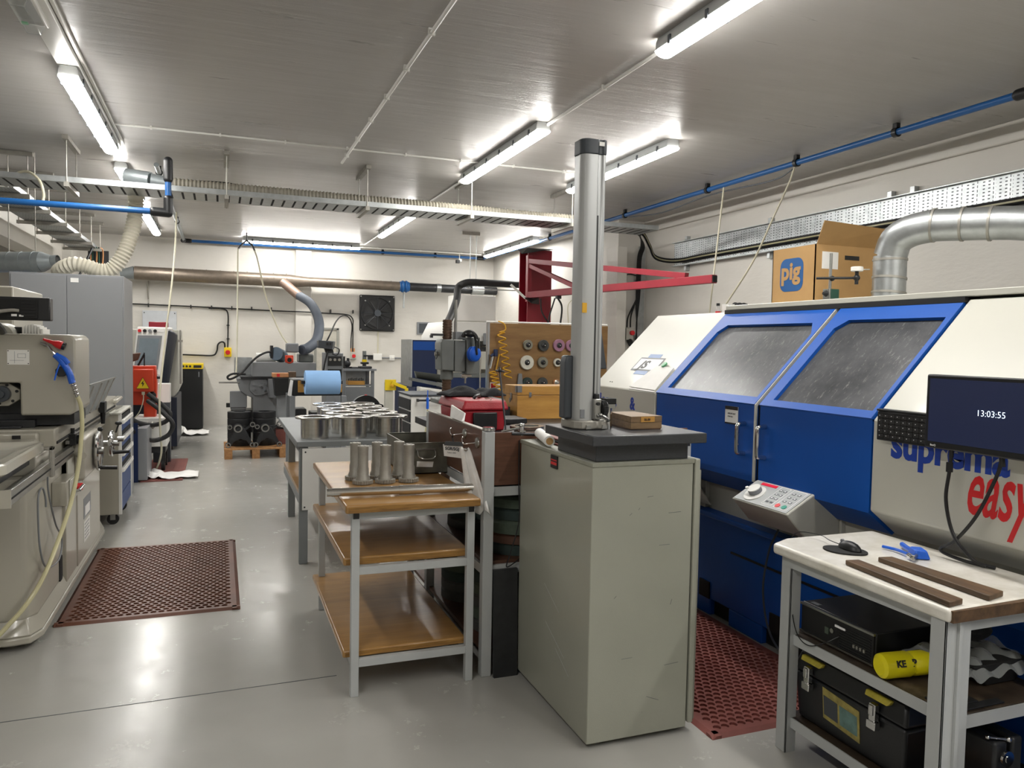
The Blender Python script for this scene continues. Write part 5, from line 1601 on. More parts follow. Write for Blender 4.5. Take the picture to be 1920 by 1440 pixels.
B('tray_support', G().box(-1.5, -0.93, 4.0, 4.75, 0.93, 0.974), 'dark_iron', t)
# splash guard
g = G()
g.hexa([(-0.872, 5.66, 1.06), (-0.866, 5.66, 1.06), (-0.866, 6.72, 1.06), (-0.872, 6.72, 1.06)], [(-0.845, 5.94, 1.265), (-0.839, 5.94, 1.265), (-0.839, 7.3, 1.255), (-0.845, 7.3, 1.255)])
sg = B('splash_guard', g, 'galv', t)
for a in (0.12, 0.42, 0.70, 0.95):
    y0_, y1_ = 5.66 + 1.06 * a, 5.94 + 1.36 * a
    B('guard_rib', G().beam((-0.862, y0_, 1.065), (-0.837, y1_, 1.25), 0.012, 0.008, up=(0, 1, 0)), 'steel_dull', sg)
B('guard_lip', G().beam((-0.842, 5.94, 1.268), (-0.842, 7.32, 1.258), 0.02, 0.008), 'steel', sg)
# handwheels
B('handwheel_box', G().box(-0.868, -0.80, 5.45, 6.05, 0.69, 0.965), 'beige', t, 0.02)
def handwheel(cx, cy, cz, r, label):
    h = B('handwheel', G().lathe([(r * 0.82, -0.008), (r * .92, -0.014), (r, -0.004), (r, 0.006), (r * .92, 0.014), (r * .8, 0.008), (r * .5, .002), (r * .2, 0.012), (0.0, 0.016)], (cx, cy, cz), 'x', 40).lathe([(0, -0.012), (r * .2, -0.01), (r * .5, -.004), (r * .82, -.008)], (cx, cy, cz), 'x', 40), 'chrome', t, label=label)
    return h
h1 = handwheel(-0.775, 5.86, 0.825, 0.135, 'large chrome handwheel')
B('handle', G().cyl((-0.76, 5.80, 0.72), (-0.655, 5.80, 0.715), 0.013, n=16), 'black', h1)
B('hub', G().cyl((-0.80, 5.86, 0.825), (-0.745, 5.86, 0.825), 0.025), 'steel', h1)
h2 = handwheel(-0.74, 6.22, 0.83, 0.095, 'small chrome handwheel')
B('handle', G().cyl((-0.73, 6.2, 0.765), (-0.62, 6.2, 0.77), 0.013, n=16), 'black', h2)
B('hub', G().cyl((-0.80, 6.22, 0.83), (-0.69, 6.22, 0.83), 0.022).cyl((-0.70, 6.22, 0.86), (-0.66, 6.22, 0.86), .02), 'steel', h2)
B('lever_knob', G().cyl((-0.78, 6.0, 0.90), (-0.78, 5.98, 0.95), 0.006).sphere((-0.78, 5.98, 0.96), 0.018), 'black', t)
B('lever_knob', G().cyl((-0.72, 6.3, .9), (-0.70, 6.28, .96), .006).sphere((-0.70, 6.28, .97), .018, (1.4, 1, .8)), 'black', t)
B('table_stop', G().box(-0.87, -0.835, 5.35, 5.5, 0.93, 1.0).cyl((-0.86, 5.42, 0.99), (-0.86, 5.42, 1.03), 0.012), 'black', t)
B('table_stop', G().box(-0.87, -0.83, 6.6, 6.72, 1.02, 1.10).cyl((-0.85, 6.66, .93), (-0.85, 6.66, 1.03), .014, .02), 'black', t)
B('stop_knob', G().cyl((-0.836, 5.42, 0.96), (-0.81, 5.42, 0.96), 0.03, n=16), 'black', t)
B('oil_port', G().cyl((-0.86, 5.52, 0.86), (-0.80, 5.38, 0.86), 0.022, n=16), 'beige', t)
sb = B('switch_box', G().box(-0.892, -0.815, 4.93, 5.25, 0.635, 0.775), 'beige', t, 0.006)
B('switch_plate', G().box(-0.80 - 0.015, -0.805, 5.0, 5.22, 0.645, 0.775), 'machine_grey', sb, 0.008)
B('toggle', G().cyl((-0.805, 5.1, 0.69), (-0.77, 5.08, 0.70), 0.008).cyl((-0.775, 5.08, .70), (-0.76, 5.13, .72), .009), 'chrome', sb)
B('red_button', G().cyl((-0.805, 5.2, 0.70), (-0.775, 5.2, 0.70), 0.022), 'text_red', sb)
B('motor_mount', G().box(-0.93, -0.85, 5.18, 5.36, 0.60, 0.612), 'black', t)
# wheel head
g = G()
g.prism([(-1.6, 1.15), (-1.6, 1.61), (-0.80, 1.61), (-0.775, 1.585), (-0.775, 1.175), (-0.80, 1.15), (-1.05, 1.15), (-1.05, 1.335), (-1.36, 1.335), (-1.36, 1.15)], 'y', 5.0, 5.5)
wg = B('wheel_guard', g, 'beige', t, 0.012, seg=3)
B('recess_back', G().box(-1.36, -1.05, 5.15, 5.2, 1.15, 1.335), 'dark_iron', wg)
g = G().prism([(1.2 * 0 - 1.16 + 0.105 * math.cos(a), 1.265 + 0.07 * math.sin(a)) for a in [2 * math.pi * i / 8 + .39 for i in range(8)]], 'y', 5.06, 5.15)
fl_ = B('spindle_flange', g, 'beige', wg, 0.004)
B('spindle_nut', G().cyl((-1.15, 5.06, 1.27), (-1.15, 5.02, 1.27), 0.045, n=32).cyl((-1.15, 5.02, 1.27), (-1.15, 5.0, 1.27), 0.022), 'grey_plastic', fl_, 0.002)
for a in (0.3, 1.2, 2.2, 3.4, 4.6, 5.5):
    B('flange_bolt', G().cyl((-1.155 + 0.08 * math.cos(a), 5.06, 1.268 + 0.055 * math.sin(a)), (-1.155 + 0.08 * math.cos(a), 5.052, 1.268 + 0.055 * math.sin(a)), 0.008, n=10), 'black', fl_)
B('guard_skirt', G().box(-1.3, -0.80, 5.1, 5.5, 1.085, 1.15), 'dark_iron', wg)
B('spindle_nose', G().cyl((-1.02, 5.2, 1.06), (-1.02, 5.2, 1.15), 0.05), 'dark_iron', wg)
dg = B('diagram_plate', G().box(-1.11, -1.003, 4.9975, 4.9995, 1.437, 1.52), 'white', wg)
g = G()
for (a, b, c, d) in ((-1.098, -1.03, 1.46, 1.4615), (-1.075, -1.0735, 1.445, 1.512), (-1.06, -1.02, 1.475, 1.4765), (-1.06, -1.02, 1.497, 1.4985), (-1.06, -1.0585, 1.475, 1.498), (-1.0215, -1.02, 1.475, 1.498)):
    g.box(a, b, 4.9968, 4.9974, c, d)
B('diagram_lines', g, 'mid_plastic', dg)
for x in (-1.105, -1.008):
    for z in (1.443, 1.514):
        B('rivet', G().cyl((x, 4.9975, z), (x, 4.996, z), 0.003, n=8), 'black', dg)
B('column', G().box(-1.95, -1.27, 5.9, 6.8, 0.9, 1.922), 'beige', t, 0.012)
B('head_arm', G().box(-1.55, -1.0, 5.5, 5.95, 1.15, 1.5), 'beige', t, 0.01)
g = G().lathe([(0, -0.06), (0.06, -0.06), (0.07, -0.04), (0.07, .06), (0, .06)], (-1.17, 5.2, 1.60), 'y', 32)
B('motor_dome', g, 'machine_grey', t)
g = G()
for i, hh in enumerate((1.650, 1.660, 1.664, 1.666, 1.660, 1.652, 1.640)):
    g.box(-1.066 + i * .0152, -1.054 + i * .0152, 5.14, 5.34, 1.612, hh)
g.box(-1.066, -0.962, 5.16, 5.32, 1.612, 1.638)
B('finned_motor', g, 'white', t)
B('motor_terminal', G().box(-1.12, -1.06, 5.2, 5.3, 1.612, 1.65), 'black', t, 0.006)
# readout seen from behind, with arm
t = T('digital_readout', 'black digital readout box seen from behind above the beige machine', 'display', (-1.0, 4.75, 1.675))
B('case', G().box(-1.20, -0.845, 4.70, 4.78, 1.68, 1.802), 'black', t, 0.006)
B('rear_cover', G().box(-1.19, -0.90, 4.69, 4.70, 1.69, 1.79), 'black_matt', t, 0.003)
for i in range(5):
    B('cooling_rib', G().box(-0.975, -0.91, 4.686, 4.69, 1.705 + .016 * i, 1.709 + .016 * i), 'black', t)
B('rating_label', G().box(-1.02, -0.995, 4.688, 4.690, 1.70, 1.712), 'paper', t)
B('rating_label', G().box(-0.985, -0.965, 4.688, 4.690, 1.699, 1.709), 'paper', t)
B('plug_cable', G().tube([(-1.25, 4.6, 1.70), (-1.10, 4.62, 1.715), (-1.02, 4.66, 1.73), (-0.985, 4.68, 1.73)], 0.009, 8), 'steel_dull', t)
B('stand', G().tube([(-1.12, 4.76, 1.68), (-1.12, 4.9, 1.64), (-1.14, 5.05, 1.615)], 0.02, 10), 'black', t)
# blow gun hooked to the machine
t = T('air_gun', 'blue air gun with chrome nozzle held on the beige machine by a black magnet', 'air gun', (-0.85, 4.98, 1.4))
B('nozzle', G().tube([(-0.94, 4.985, 1.56), (-0.91, 4.98, 1.545), (-0.885, 4.97, 1.515), (-0.862, 4.965, 1.49)], 0.0055, 8), 'chrome', t)
B('nozzle_tip', G().cyl((-0.945, 4.986, 1.562), (-0.915, 4.981, 1.548), 0.008), 'steel', t)
g = G()
g.tube([(-0.87, 4.965, 1.495), (-0.845, 4.96, 1.47), (-0.82, 4.96, 1.43), (-0.80, 4.96, 1.39), (-0.79, 4.96, 1.35), (-0.785, 4.96, 1.335)], 0.018, 12)
g.tube([(-0.855, 4.958, 1.488), (-0.825, 4.955, 1.47), (-0.805, 4.955, 1.445)], 0.015, 10)
B('body', g, 'blue_plastic', t)
B('trigger', G().tube([(-0.845, 4.95, 1.45), (-0.86, 4.945, 1.40), (-0.87, 4.945, 1.36), (-0.872, 4.945, 1.352)], 0.0045, 8), 'blue_plastic', t)
B('magnet', G().prism([(-0.842 + .03 * math.cos(math.pi * i / 4 + .39), 1.40 + .03 * math.sin(math.pi * i / 4 + .39)) for i in range(8)], 'y', 4.955, 4.998), 'rubber', t, .002)
g = G()
g.cyl((-0.785, 4.96, 1.335), (-0.765, 4.98, 1.255), 0.010)
for k in range(3):
    p = Vector((-0.785, 4.96, 1.335)).lerp(Vector((-0.765, 4.98, 1.255)), .2 + .28 * k)
    g.sphere(p, 0.015, (1, 1, .7))
B('coupling', g, 'chrome', t)
g = G().tube([(-0.765, 4.98, 1.26), (-0.75, 5.0, 1.20), (-0.745, 5.0, 1.10), (-0.75, 5.0, 1.02), (-0.76, 4.95, 0.85), (-0.785, 4.85, 0.66), (-0.82, 4.68, 0.49), (-0.845, 4.5, 0.38), (-0.89, 4.41, 0.285), (-0.97, 4.38, 0.18), (-1.10, 4.36, 0.07), (-1.4, 4.3, 0.02)], 0.0115, 10)
tag(B('air_hose', g, 'hose_yellow'), 'yellowish air hose curving down the front of the beige machine', 'hose')
t = T('red_nozzle', 'red plastic nozzle stuck to the beige machine above the air gun', 'nozzle', (-0.88, 4.98, 1.55))
g = G().lathe([(0, 0), (.006, 0), (.012, .05), (.022, .075), (.024, .095), (.02, .10), (0, .10)], n=20)
g.bm.transform(axis_m((-0.93, 4.975, 1.582), (0.92, 0.0, -0.35)))
B('cone', g, 'text_red', t)
g = G().cyl((0, 0, .1), (0, 0, .115), .021)
g.bm.transform(axis_m((-0.93, 4.975, 1.582), (0.92, 0.0, -0.35)))
B('collar', g, 'black', t)
g = G().tube([(-0.87, 4.72, 0.86), (-0.872, 4.75, 0.75), (-0.868, 4.9, 0.55), (-0.862, 5.05, 0.42), (-0.86, 4.93, 0.33), (-0.868, 4.65, 0.37), (-0.875, 4.54, 0.50), (-0.88, 4.53, 0.68), (-0.88, 4.55, 0.78), (-0.875, 4.62, 0.80), (-0.87, 4.66, 0.74), (-0.87, 4.67, 0.69)], 0.005, 6)
tag(B('looped_cable', g, 'mid_plastic'), 'thin grey cable hanging in a loop on the beige machine base', 'cable')

# ================================================================== BLUE DRAWER TOOL CABINET
t = T('tool_cabinet', 'beige tool cabinet with open blue drawers behind the handwheels', 'tool cabinet', (-1.05, 7.6, 0))
xr = -0.784
B('body', G().box(-1.4, xr - 0.02, 7.2, 7.98, 0.10, 0.95), 'beige', t, 0.004)
B('top', G().box(-1.4, xr, 7.19, 7.99, 0.95, 0.965), 'machine_grey', t, 0.002)
for y in (7.2, 7.96):
    B('corner_post', G().box(xr - 0.02, xr + 0.003, y, y + 0.025, 0.10, 0.95), 'white', t)
for i, (za, zb_) in enumerate(((0.80, 0.93), (0.665, 0.79), (0.53, 0.655), (0.27, 0.52), (0.12, 0.26))):
    d = B('drawer', G().box(xr - 0.02, xr - 0.004, 7.226, 7.958, za, zb_), 'drawer_blue', t, 0.002, label='blue drawer front')
    if i < 4:
        B('drawer_gap', G().box(xr - 0.019, xr - 0.0025, 7.226, 7.958, zb_ - 0.035, zb_ + 0.006), 'dark', d)
        g = G().hexa([(xr - .004, 7.23, zb_ - .07), (xr + .024, 7.23, zb_ - .06), (xr + .024, 7.95, zb_ - .06), (xr - .004, 7.95, zb_ - .07)], [(xr - .004, 7.23, zb_ - .03), (xr + .022, 7.23, zb_ - .025), (xr + .022, 7.95, zb_ - .025), (xr - .004, 7.95, zb_ - .03)])
        B('drawer_handle', g, 'white', d, 0.004)
for y in (7.30, 7.88):
    for x in (-0.86, -1.3):
        c = B('castor', G().cyl((x, y - .018, .047), (x, y + .018, .047), 0.047, n=24), 'rubber', t)
        B('castor_fork', G().box(x - .02, x + .02, y - .028, y - .02, .04, .10).box(x - .02, x + .02, y + .02, y + .028, .04, .10).box(x - .03, x + .03, y - .03, y + .03, .092, .10), 'steel', c)

# ================================================================== GREY LOCKER
t = T('steel_locker', 'tall grey double door steel locker at the left', 'locker', (-1.3, 8.5, 0))
B('body', G().box(-1.78, -0.85, 8.12, 8.87, 0.0, 2.176), 'grey_locker', t, 0.004)
for xa, xb, lb in ((-1.765, -1.326, 'left door'), (-1.320, -0.862, 'right door')):
    d = B('door', G().box(xa, xb, 8.105, 8.12, 0.06, 2.16), 'grey_locker', t, 0.002, label=lb)
B('paper_label', G().box(-1.29, -1.225, 8.103, 8.105, 2.10, 2.14), 'paper', d)
for z in (1.75, 1.1, 0.4):
    B('hinge', G().cyl((-0.855, 8.108, z), (-0.855, 8.108, z + .13), 0.006, n=10), 'grey_locker', t)

# duct with cone at the left
t = T('ventilation_duct', 'grey spiral duct ending in a cone above the grey locker', 'duct', (-2.1, 9.0, 2.2))
g = G()
a, b = Vector((-3.4, 9.5, 2.29)), Vector((-1.68, 8.98, 2.345))
g.cyl(a, b, 0.102, n=36)
B('duct_run', g, 'duct_blue', t)
for i in range(12):
    p = b.lerp(a, 0.04 + i * .065)
    d = (a - b).normalized()
    B('seam_ring', G().cyl(p - d * .004, p + d * .004, 0.106, n=36), 'duct_blue', t)
c = Vector((-1.585, 8.95, 2.355)); c2 = Vector((-1.53, 8.935, 2.36))
B('reducer', G().cyl(b, c, 0.102, 0.058, n=36, caps=False).cyl(c, c2, 0.058, n=36, caps=False), 'duct_blue', t)
B('dark_mouth', G().cyl(c, c2 - Vector((.01, 0, 0)), 0.054, n=36), 'dark', t)
B('hanger_rod', G().cyl((-1.98, 9.05, 2.42), (-1.98, 9.05, CZ), .005, n=8).cyl((-2.0, 9.05, 2.28), (-1.98, 9.05, 2.44), .006, n=8), 'steel_dull', t)
B('hanger_rod', G().cyl((-1.72, 8.9, 2.44), (-1.72, 8.9, CZ), .005, n=8), 'steel_dull', t)
g = G().ribbed([(-0.80, 8.40, 3.10), (-0.79, 8.62, 3.02), (-0.80, 8.68, 2.85), (-0.83, 8.65, 2.66), (-0.90, 8.62, 2.44), (-1.0, 8.62, 2.285), (-1.11, 8.62, 2.255), (-1.22, 8.62, 2.29), (-1.33, 8.62, 2.31), (-1.42, 8.66, 2.28), (-1.48, 8.75, 2.252), (-1.5, 8.82, 2.25)], 0.07, 0.007, 0.034, 20)
tag(B('spiral_hose', g, 'hose_cream'), 'cream spiral extraction hose dropping behind the grey locker', 'hose')
g = G().tube([(-1.78, 8.12, 3.012), (-1.62, 8.02, 3.06), (-1.50, 7.92, 2.98), (-1.45, 7.85, 2.85), (-1.44, 7.76, 2.76)], 0.012, 8)
tag(B('air_hose', g, 'cream'), 'short white hose curling below the tray at the far left', 'hose')
t = T('cable_stay', 'dark diagonal strut between the tray and the pier', 'strut', (-1.9, 13.5, 2.6))
B('strut_bar', G().cyl((-1.86, 13.6, 2.98), (-2.05, 13.4, 2.45), .018), 'dark_iron', t)
g = G().box(-2.55, -1.9, 9.9, 9.95, 2.02, 2.10)
tag(B('blue_sign', G().box(-3.2, -1.86, 9.2, 9.3, 1.98, 2.08), 'blue_pipe', None, 0.003), 'narrow blue board between the locker and the left edge', 'board')

# ================================================================== REAR LEFT: robot box, control, cabinets
t = T('low_cabinet', 'low grey cabinet with navy end beyond the tool cabinet', 'cabinet', (-1.1, 9.6, 0))
B('body', G().box(-1.4, -0.76, 9.35, 9.95, 0.02, 0.60), 'grey_locker', t, 0.004)
B('navy_end', G().box(-1.3, -0.85, 9.342, 9.35, 0.0, 0.66), 'blue_dark', t)
t = T('small_cabinet', 'small white cabinet on castors beside the orange unit', 'cabinet', (-0.72, 10.2, 0))
B('body', G().box(-0.95, -0.60, 10.05, 10.6, 0.30, 0.645), 'white', t, 0.006)
B('lower_frame', G().box(-0.92, -0.62, 10.1, 10.55, 0.22, 0.295), 'dark_iron', t)
for y in (10.1, 10.5):
    B('castor', G().cyl((-0.665, y, .07), (-0.625, y, .07), .068, n=24).box(-.67, -.62, y - .03, y + .03, .10, .22), 'rubber', t)
B('upper_unit', G().box(-0.80, -0.60, 10.7, 10.9, 0.78, 1.02), 'white', t, 0.006)
B('unit_leg', G().box(-0.80, -0.60, 10.7, 10.9, 0.0, 0.78), 'grey_plastic', t)
t = T('orange_control_unit', 'orange electrical unit with a yellow danger triangle', 'control unit', (-0.86, 10.3, 0.52))
B('body', G().prism([(-1.2, 0.79), (-0.865, 0.79), (-0.865, 0.53), (-0.74, 0.53), (-0.72, 1.04), (-0.73, 1.262), (-1.2, 1.262)], 'y', 10.22, 10.40), 'orange', t, 0.008)
jb = B('junction_box', G().box(-0.975, -0.75, 10.13, 10.22, 0.955, 1.225), 'orange', t, 0.01)
g = G().prism([(-0.935, 0.995), (-0.795, 0.995), (-0.865, 1.13)], 'y', 10.123, 10.129)
tr = B('danger_triangle', g, 'yellow', jb)
g = G()
for p, q in (((-0.935, 0.995), (-0.795, 0.995)), ((-0.795, 0.995), (-0.865, 1.13)), ((-0.865, 1.13), (-0.935, 0.995))):
    g.beam((p[0], 10.122, p[1]), (q[0], 10.122, q[1]), 0.003, 0.006, up=(0, 1, 0))
g.prism([(-0.855, 1.095), (-0.885, 1.05), (-0.867, 1.052), (-0.872, 1.012), (-0.848, 1.06), (-0.864, 1.058)], 'y', 10.12, 10.1225)
B('lightning_bolt', g, 'text_black', tr)
B('bracket_foot', G().box(-0.99, -0.86, 10.2, 10.24, 0.53, 0.55).box(-0.93, -0.90, 10.2, 10.24, 0.55, 0.60), 'white', t)
B('white_lead', G().tube([(-0.86, 10.12, 0.95), (-0.86, 10.10, 0.85), (-0.90, 10.08, 0.72), (-0.97, 10.06, 0.63), (-1.05, 10.06, 0.60)], 0.006, 6).cyl((-0.86, 10.12, .955), (-0.86, 10.12, .92), .018), 'cream', t)
for p_, q_, r_ in (((-0.77, 10.2, .93), (-0.75, 10.15, .91), .03), ((-0.77, 10.2, .85), (-0.75, 10.15, .83), .03), ((-.74, 10.3, 1.12), (-.69, 10.3, 1.12), .02)):
    B('gland', G().cyl(p_, q_, r_), 'black', t)
for pts, lb in (([(-0.80, 9.98, .94), (-0.70, 9.95, .86), (-0.60, 9.92, .77), (-0.555, 9.9, .70), (-0.60, 9.9, .62), (-0.72, 9.85, .585), (-0.85, 9.6, .63), (-0.93, 9.32, .72), (-1.05, 9.28, .80)], 'upper thick black hose looping out of the orange unit'),
                ([(-0.80, 9.96, .86), (-0.70, 9.88, .79), (-0.60, 9.82, .70), (-0.53, 9.80, .62), (-0.525, 9.80, .55), (-0.58, 9.8, .46), (-0.72, 9.78, .41), (-0.84, 9.5, .49), (-0.93, 9.28, .61), (-1.03, 9.24, .70)], 'lower thick black hose looping out of the orange unit')):
    tag(B('black_hose', G().tube(pts, 0.026, 12), 'rubber'), lb, 'hose', 'black hoses of the orange unit')
g = G().tube([(-0.555, 11.5, 3.31), (-0.56, 11.2, 2.8), (-0.59, 10.8, 2.2), (-0.63, 10.5, 1.7), (-0.655, 10.1, 1.2), (-0.665, 9.85, 0.9), (-0.655, 9.8, 0.5), (-0.65, 9.85, 0.25), (-0.72, 9.95, 0.03), (-0.80, 9.98, 0.015)], 0.0115, 8)
tag(B('air_hose', g, 'cream'), 'cream air hose hanging from the ceiling pipe to the floor by the orange unit', 'hose')
g = G()
g.cyl((-0.93, 9.86, .58), (-0.72, 9.86, .58), .03)
for k in range(4):
    g.cyl((-0.90 + k * .05, 9.86, .58), (-0.88 + k * .05, 9.86, .58), .042)
tag(B('pipe_fitting', g, 'steel_dull'), 'cluster of metal pipe fittings between the black hose loops', 'fitting')
# floor papers
def floor_paper(x0, x1, y0, y1, label, h=.01):
    g = G()
    nx, ny = 16, 6
    random.seed(int(y0 * 10))
    vs = [[g.V((x0 + (x1 - x0) * i / nx, y0 + (y1 - y0) * j / ny + 0.04 * math.sin(i * .6), 0.019 + h * (0.5 + 0.5 * math.sin(i * 1.3 + j * 1.7)) * (1.6 if i < 6 else .4))) for j in range(ny + 1)] for i in range(nx + 1)]
    for i in range(nx):
        for j in range(ny):
            g.face([vs[i][j], vs[i + 1][j], vs[i + 1][j + 1], vs[i][j + 1]])
    o = B('floor_cloth', g, 'paper', None, smooth=60)
    s_ = o.modifiers.new('thickness', 'SOLIDIFY'); s_.thickness = 0.004
    tag(o, label, 'cloth')
floor_paper(-0.84, -0.24, 9.40, 9.85, 'white absorbent cloth on the floor beside the low grey cabinet', .03)
floor_paper(-0.74, -0.18, 13.6, 14.2, 'white absorbent cloth on the floor in front of the black cabinet', .06)
# CNC control and its machine
t = T('machine_control', 'grey and navy machine with a tilted control screen and keypad', 'machine', (-0.95, 12.3, 0))
B('base', G().box(-1.8, -0.58, 11.95, 13.3, 0.05, 0.76), 'navy', t, 0.01)
B('plinth', G().box(-1.7, -0.64, 12.0, 13.2, 0.0, 0.05), 'black', t)
B('enclosure', G().prism([(-1.8, 0.76), (-0.62, 0.76), (-0.56, 0.90), (-0.56, 1.72), (-1.8, 1.72)], 'y', 12.0, 13.3), 'machine_grey', t, 0.01)
B('grab_rail', G().cyl((-0.53, 11.95, 0.95), (-0.53, 11.95, 1.72), .012).box(-.57, -.5, 11.94, 11.96, 1.55, 1.58), 'steel_dull', t)
pn = B('panel_housing', G().hexa([(-1.16, 11.55, 0.78), (-0.80, 11.55, 0.78), (-0.76, 11.75, 0.78), (-1.16, 11.75, 0.78)], [(-1.06, 11.62, 1.75), (-0.68, 11.62, 1.75), (-0.62, 11.9, 1.75), (-1.06, 11.9, 1.75)]), 'white', t, 0.02)
B('side_shell', G().hexa([(-0.795, 11.6, 0.82), (-0.70, 11.72, 0.82), (-0.70, 11.95, 0.86), (-0.80, 11.95, 0.82)], [(-0.675, 11.66, 1.72), (-0.61, 11.8, 1.70), (-0.56, 11.95, 1.65), (-0.66, 11.95, 1.72)]), 'navy', t, 0.02)
def pf(u, v, off):
    a = Vector((-1.16, 11.55, 0.78)).lerp(Vector((-0.80, 11.55, 0.78)), u)
    b = Vector((-1.06, 11.62, 1.75)).lerp(Vector((-0.68, 11.62, 1.75)), u)
    return a.lerp(b, v) + Vector((0, -off, 0.0))
def pslab(g, u0, u1, v0, v1, o0, o1, m=0):
    g.hexa([pf(u0, v0, o0), pf(u1, v0, o0), pf(u1, v1, o0), pf(u0, v1, o0)], [pf(u0, v0, o1), pf(u1, v0, o1), pf(u1, v1, o1), pf(u0, v1, o1)], m)
g = G(); pslab(g, 0.06, 0.86, 0.40, 0.88, 0.001, 0.02)
sf = B('screen_frame', g, 'mid_plastic', pn, 0.004)
g = G(); pslab(g, 0.14, 0.78, 0.47, 0.84, 0.02, 0.024)
B('screen', g, mat('dull lcd', '#76828a', 0.25, 0, 0.1), sf)
g = G()
pslab(g, 0.02, 0.95, 0.03, 0.33, 0.001, 0.006)
kb = B('key_field', g, 'grey_light', pn)
g = G()
for i in range(9):
    for j in range(4):
        if (i * 3 + j) % 7 == 5:
            continue
        pslab(g, 0.05 + i * .1, 0.12 + i * .1, 0.05 + j * .07, 0.10 + j * .07, 0.006, 0.012)
B('key_block', g, 'white', kb)
for i, m_ in enumerate(('text_red', 'black', 'mid_plastic', 'black')):
    g = G(); p = pf(0.10 + i * .17, 0.945, 0)
    g.cyl(p, p + Vector((0, -.03, 0)), 0.022)
    B('push_button', g, m_, pn)
g = G(); pslab(g, .70, .88, .93, .96, .001, .008)
B('display_slot', g, 'paper', pn)
t = T('beacon_light', 'dark red lamp box on top of the machine control', 'lamp', (-0.85, 12.05, 1.75))
B('lens', G().box(-0.95, -0.70, 12.05, 12.2, 1.722, 1.83), mat('dark red lens', '#8f1426', 0.35), t, 0.01)
t = T('hand_pendant', 'brown handheld pendant on top of the orange unit', 'pendant', (-1.0, 10.3, 1.26))
B('grip', G().hexa([(-1.1, 10.25, 1.27), (-0.93, 10.25, 1.33), (-0.93, 10.35, 1.33), (-1.1, 10.35, 1.27)], [(-1.1, 10.25, 1.40), (-0.90, 10.25, 1.42), (-0.90, 10.35, 1.42), (-1.1, 10.35, 1.40)]), 'brown_edge', t, .01)
B('clip_arm', G().cyl((-0.93, 10.3, 1.264), (-0.86, 10.28, 1.40), .012).cyl((-0.86, 10.28, 1.26), (-0.86, 10.28, 1.42), .008), 'black', t)
t = T('tall_cabinet', 'black cabinet with a yellow top band against the back wall', 'cabinet', (-0.5, 14.9, 0))
B('body', G().box(-0.70, -0.29, 14.6, 15.2, 0.02, 1.07), 'black', t, 0.006)
bd = B('top_band', G().box(-0.70, -0.285, 14.585, 15.2, 1.07, 1.16), 'yellow', t, 0.004)
g = G()
for i in range(4):
    x = -0.66 + i * .055
    g.cyl((x, 14.585, 1.115), (x, 14.58, 1.115), .020, n=5 + i)
g.box(-0.44, -0.31, 14.58, 14.585, 1.09, 1.135)
B('warning_symbols', g, 'text_black', bd)
B('door_latch', G().box(-0.36, -0.345, 14.585, 14.6, 0.93, 1.02), 'mid_plastic', t)
B('vent_panel', G().box(-0.66, -0.58, 14.59, 14.6, 0.91, 1.02), 'black_matt', t)

# ================================================================== BACK WALL FITTINGS
t = T('main_duct', 'dusty brown grey spiral duct running along the back wall', 'duct', (2, 14.95, 2.6))
B('duct_run', G().cyl((-1.40, 14.95, 2.73), (1.20, 14.95, 2.71), 0.118, n=36), 'duct', t, label='wider left run')
B('reducer', G().cyl((1.20, 14.95, 2.71), (1.55, 14.95, 2.705), 0.118, 0.09, n=36), 'duct', t)
B('duct_run', G().cyl((1.55, 14.95, 2.705), (3.30, 14.95, 2.70), 0.09, n=36), 'duct', t, label='narrower middle run')
B('duct_run', G().cyl((3.45, 14.95, 2.70), (5.30, 14.95, 2.69), 0.082, n=36), 'dark_iron', t, label='dark right run')
for i in range(11):
    x = -1.15 + i * .23
    B('seam_ring', G().cyl((x - .004, 14.95, 2.727), (x + .004, 14.95, 2.727), 0.121, n=36), 'duct', t)
for i in range(8):
    x = 1.72 + i * .2
    B('seam_ring', G().cyl((x - .004, 14.95, 2.704), (x + .004, 14.95, 2.704), 0.093, n=36), 'duct', t)
B('silver_joint', G().cyl((4.03, 14.95, 2.70), (4.12, 14.95, 2.70), 0.087, n=36), 'galv', t)
B('silver_joint', G().cyl((4.75, 14.9, 2.69), (5.0, 14.9, 2.69), 0.10, n=36), 'galv', t)
B('left_reducer', G().cyl((-1.40, 14.95, 2.73), (-1.62, 14.95, 2.70), 0.118, 0.07, n=36), 'duct_blue', t)
B('branch', G().cyl((1.08, 14.88, 2.68), (1.36, 14.66, 2.42), 0.085, n=32), mat('brown duct', '#8a7468', 0.45, 0.5, .15, 12), t)
for x in (-1.2,):
    B('wall_bracket', G().box(x - .012, x + .012, 15.22, 15.25, 2.2, 2.62).beam((x, 15.22, 2.3), (x, 14.9, 2.58), .012, .012, up=(1, 0, 0)), 'steel_dull', t)
g = G()
for i, (dx, r) in enumerate(((0, .10), (.05, .12), (.09, .105), (.12, .12), (.16, .10))):
    g.sphere((3.30 + dx, 14.95, 2.70), r, (.45, 1, 1), 14)
tag(B('blue_wrap', g, 'blue_pipe'), 'crumpled blue wrapping round the joint of the wall duct', 'wrapping')
g = G().cyl((3.40, 15.05, 2.6), (3.40, 15.05, 2.28), .018)
tag(B('drain_pipe', g, 'galv'), 'short metal pipe stub below the blue wrapping', 'pipe')
pts = [(1.35, 14.66, 2.43), (1.50, 14.2, 2.28), (1.56, 13.7, 2.08), (1.55, 13.2, 1.86), (1.44, 12.6, 1.62), (1.26, 12.15, 1.49), (1.15, 12.0, 1.46)]
tag(B('flexible_duct', G().ribbed(pts, 0.075, 0.004, 0.03, 20), mat('grey flexible duct', '#555c67', 0.6)), 'curved grey flexible duct from the wall duct down to the grey grinder', 'duct')
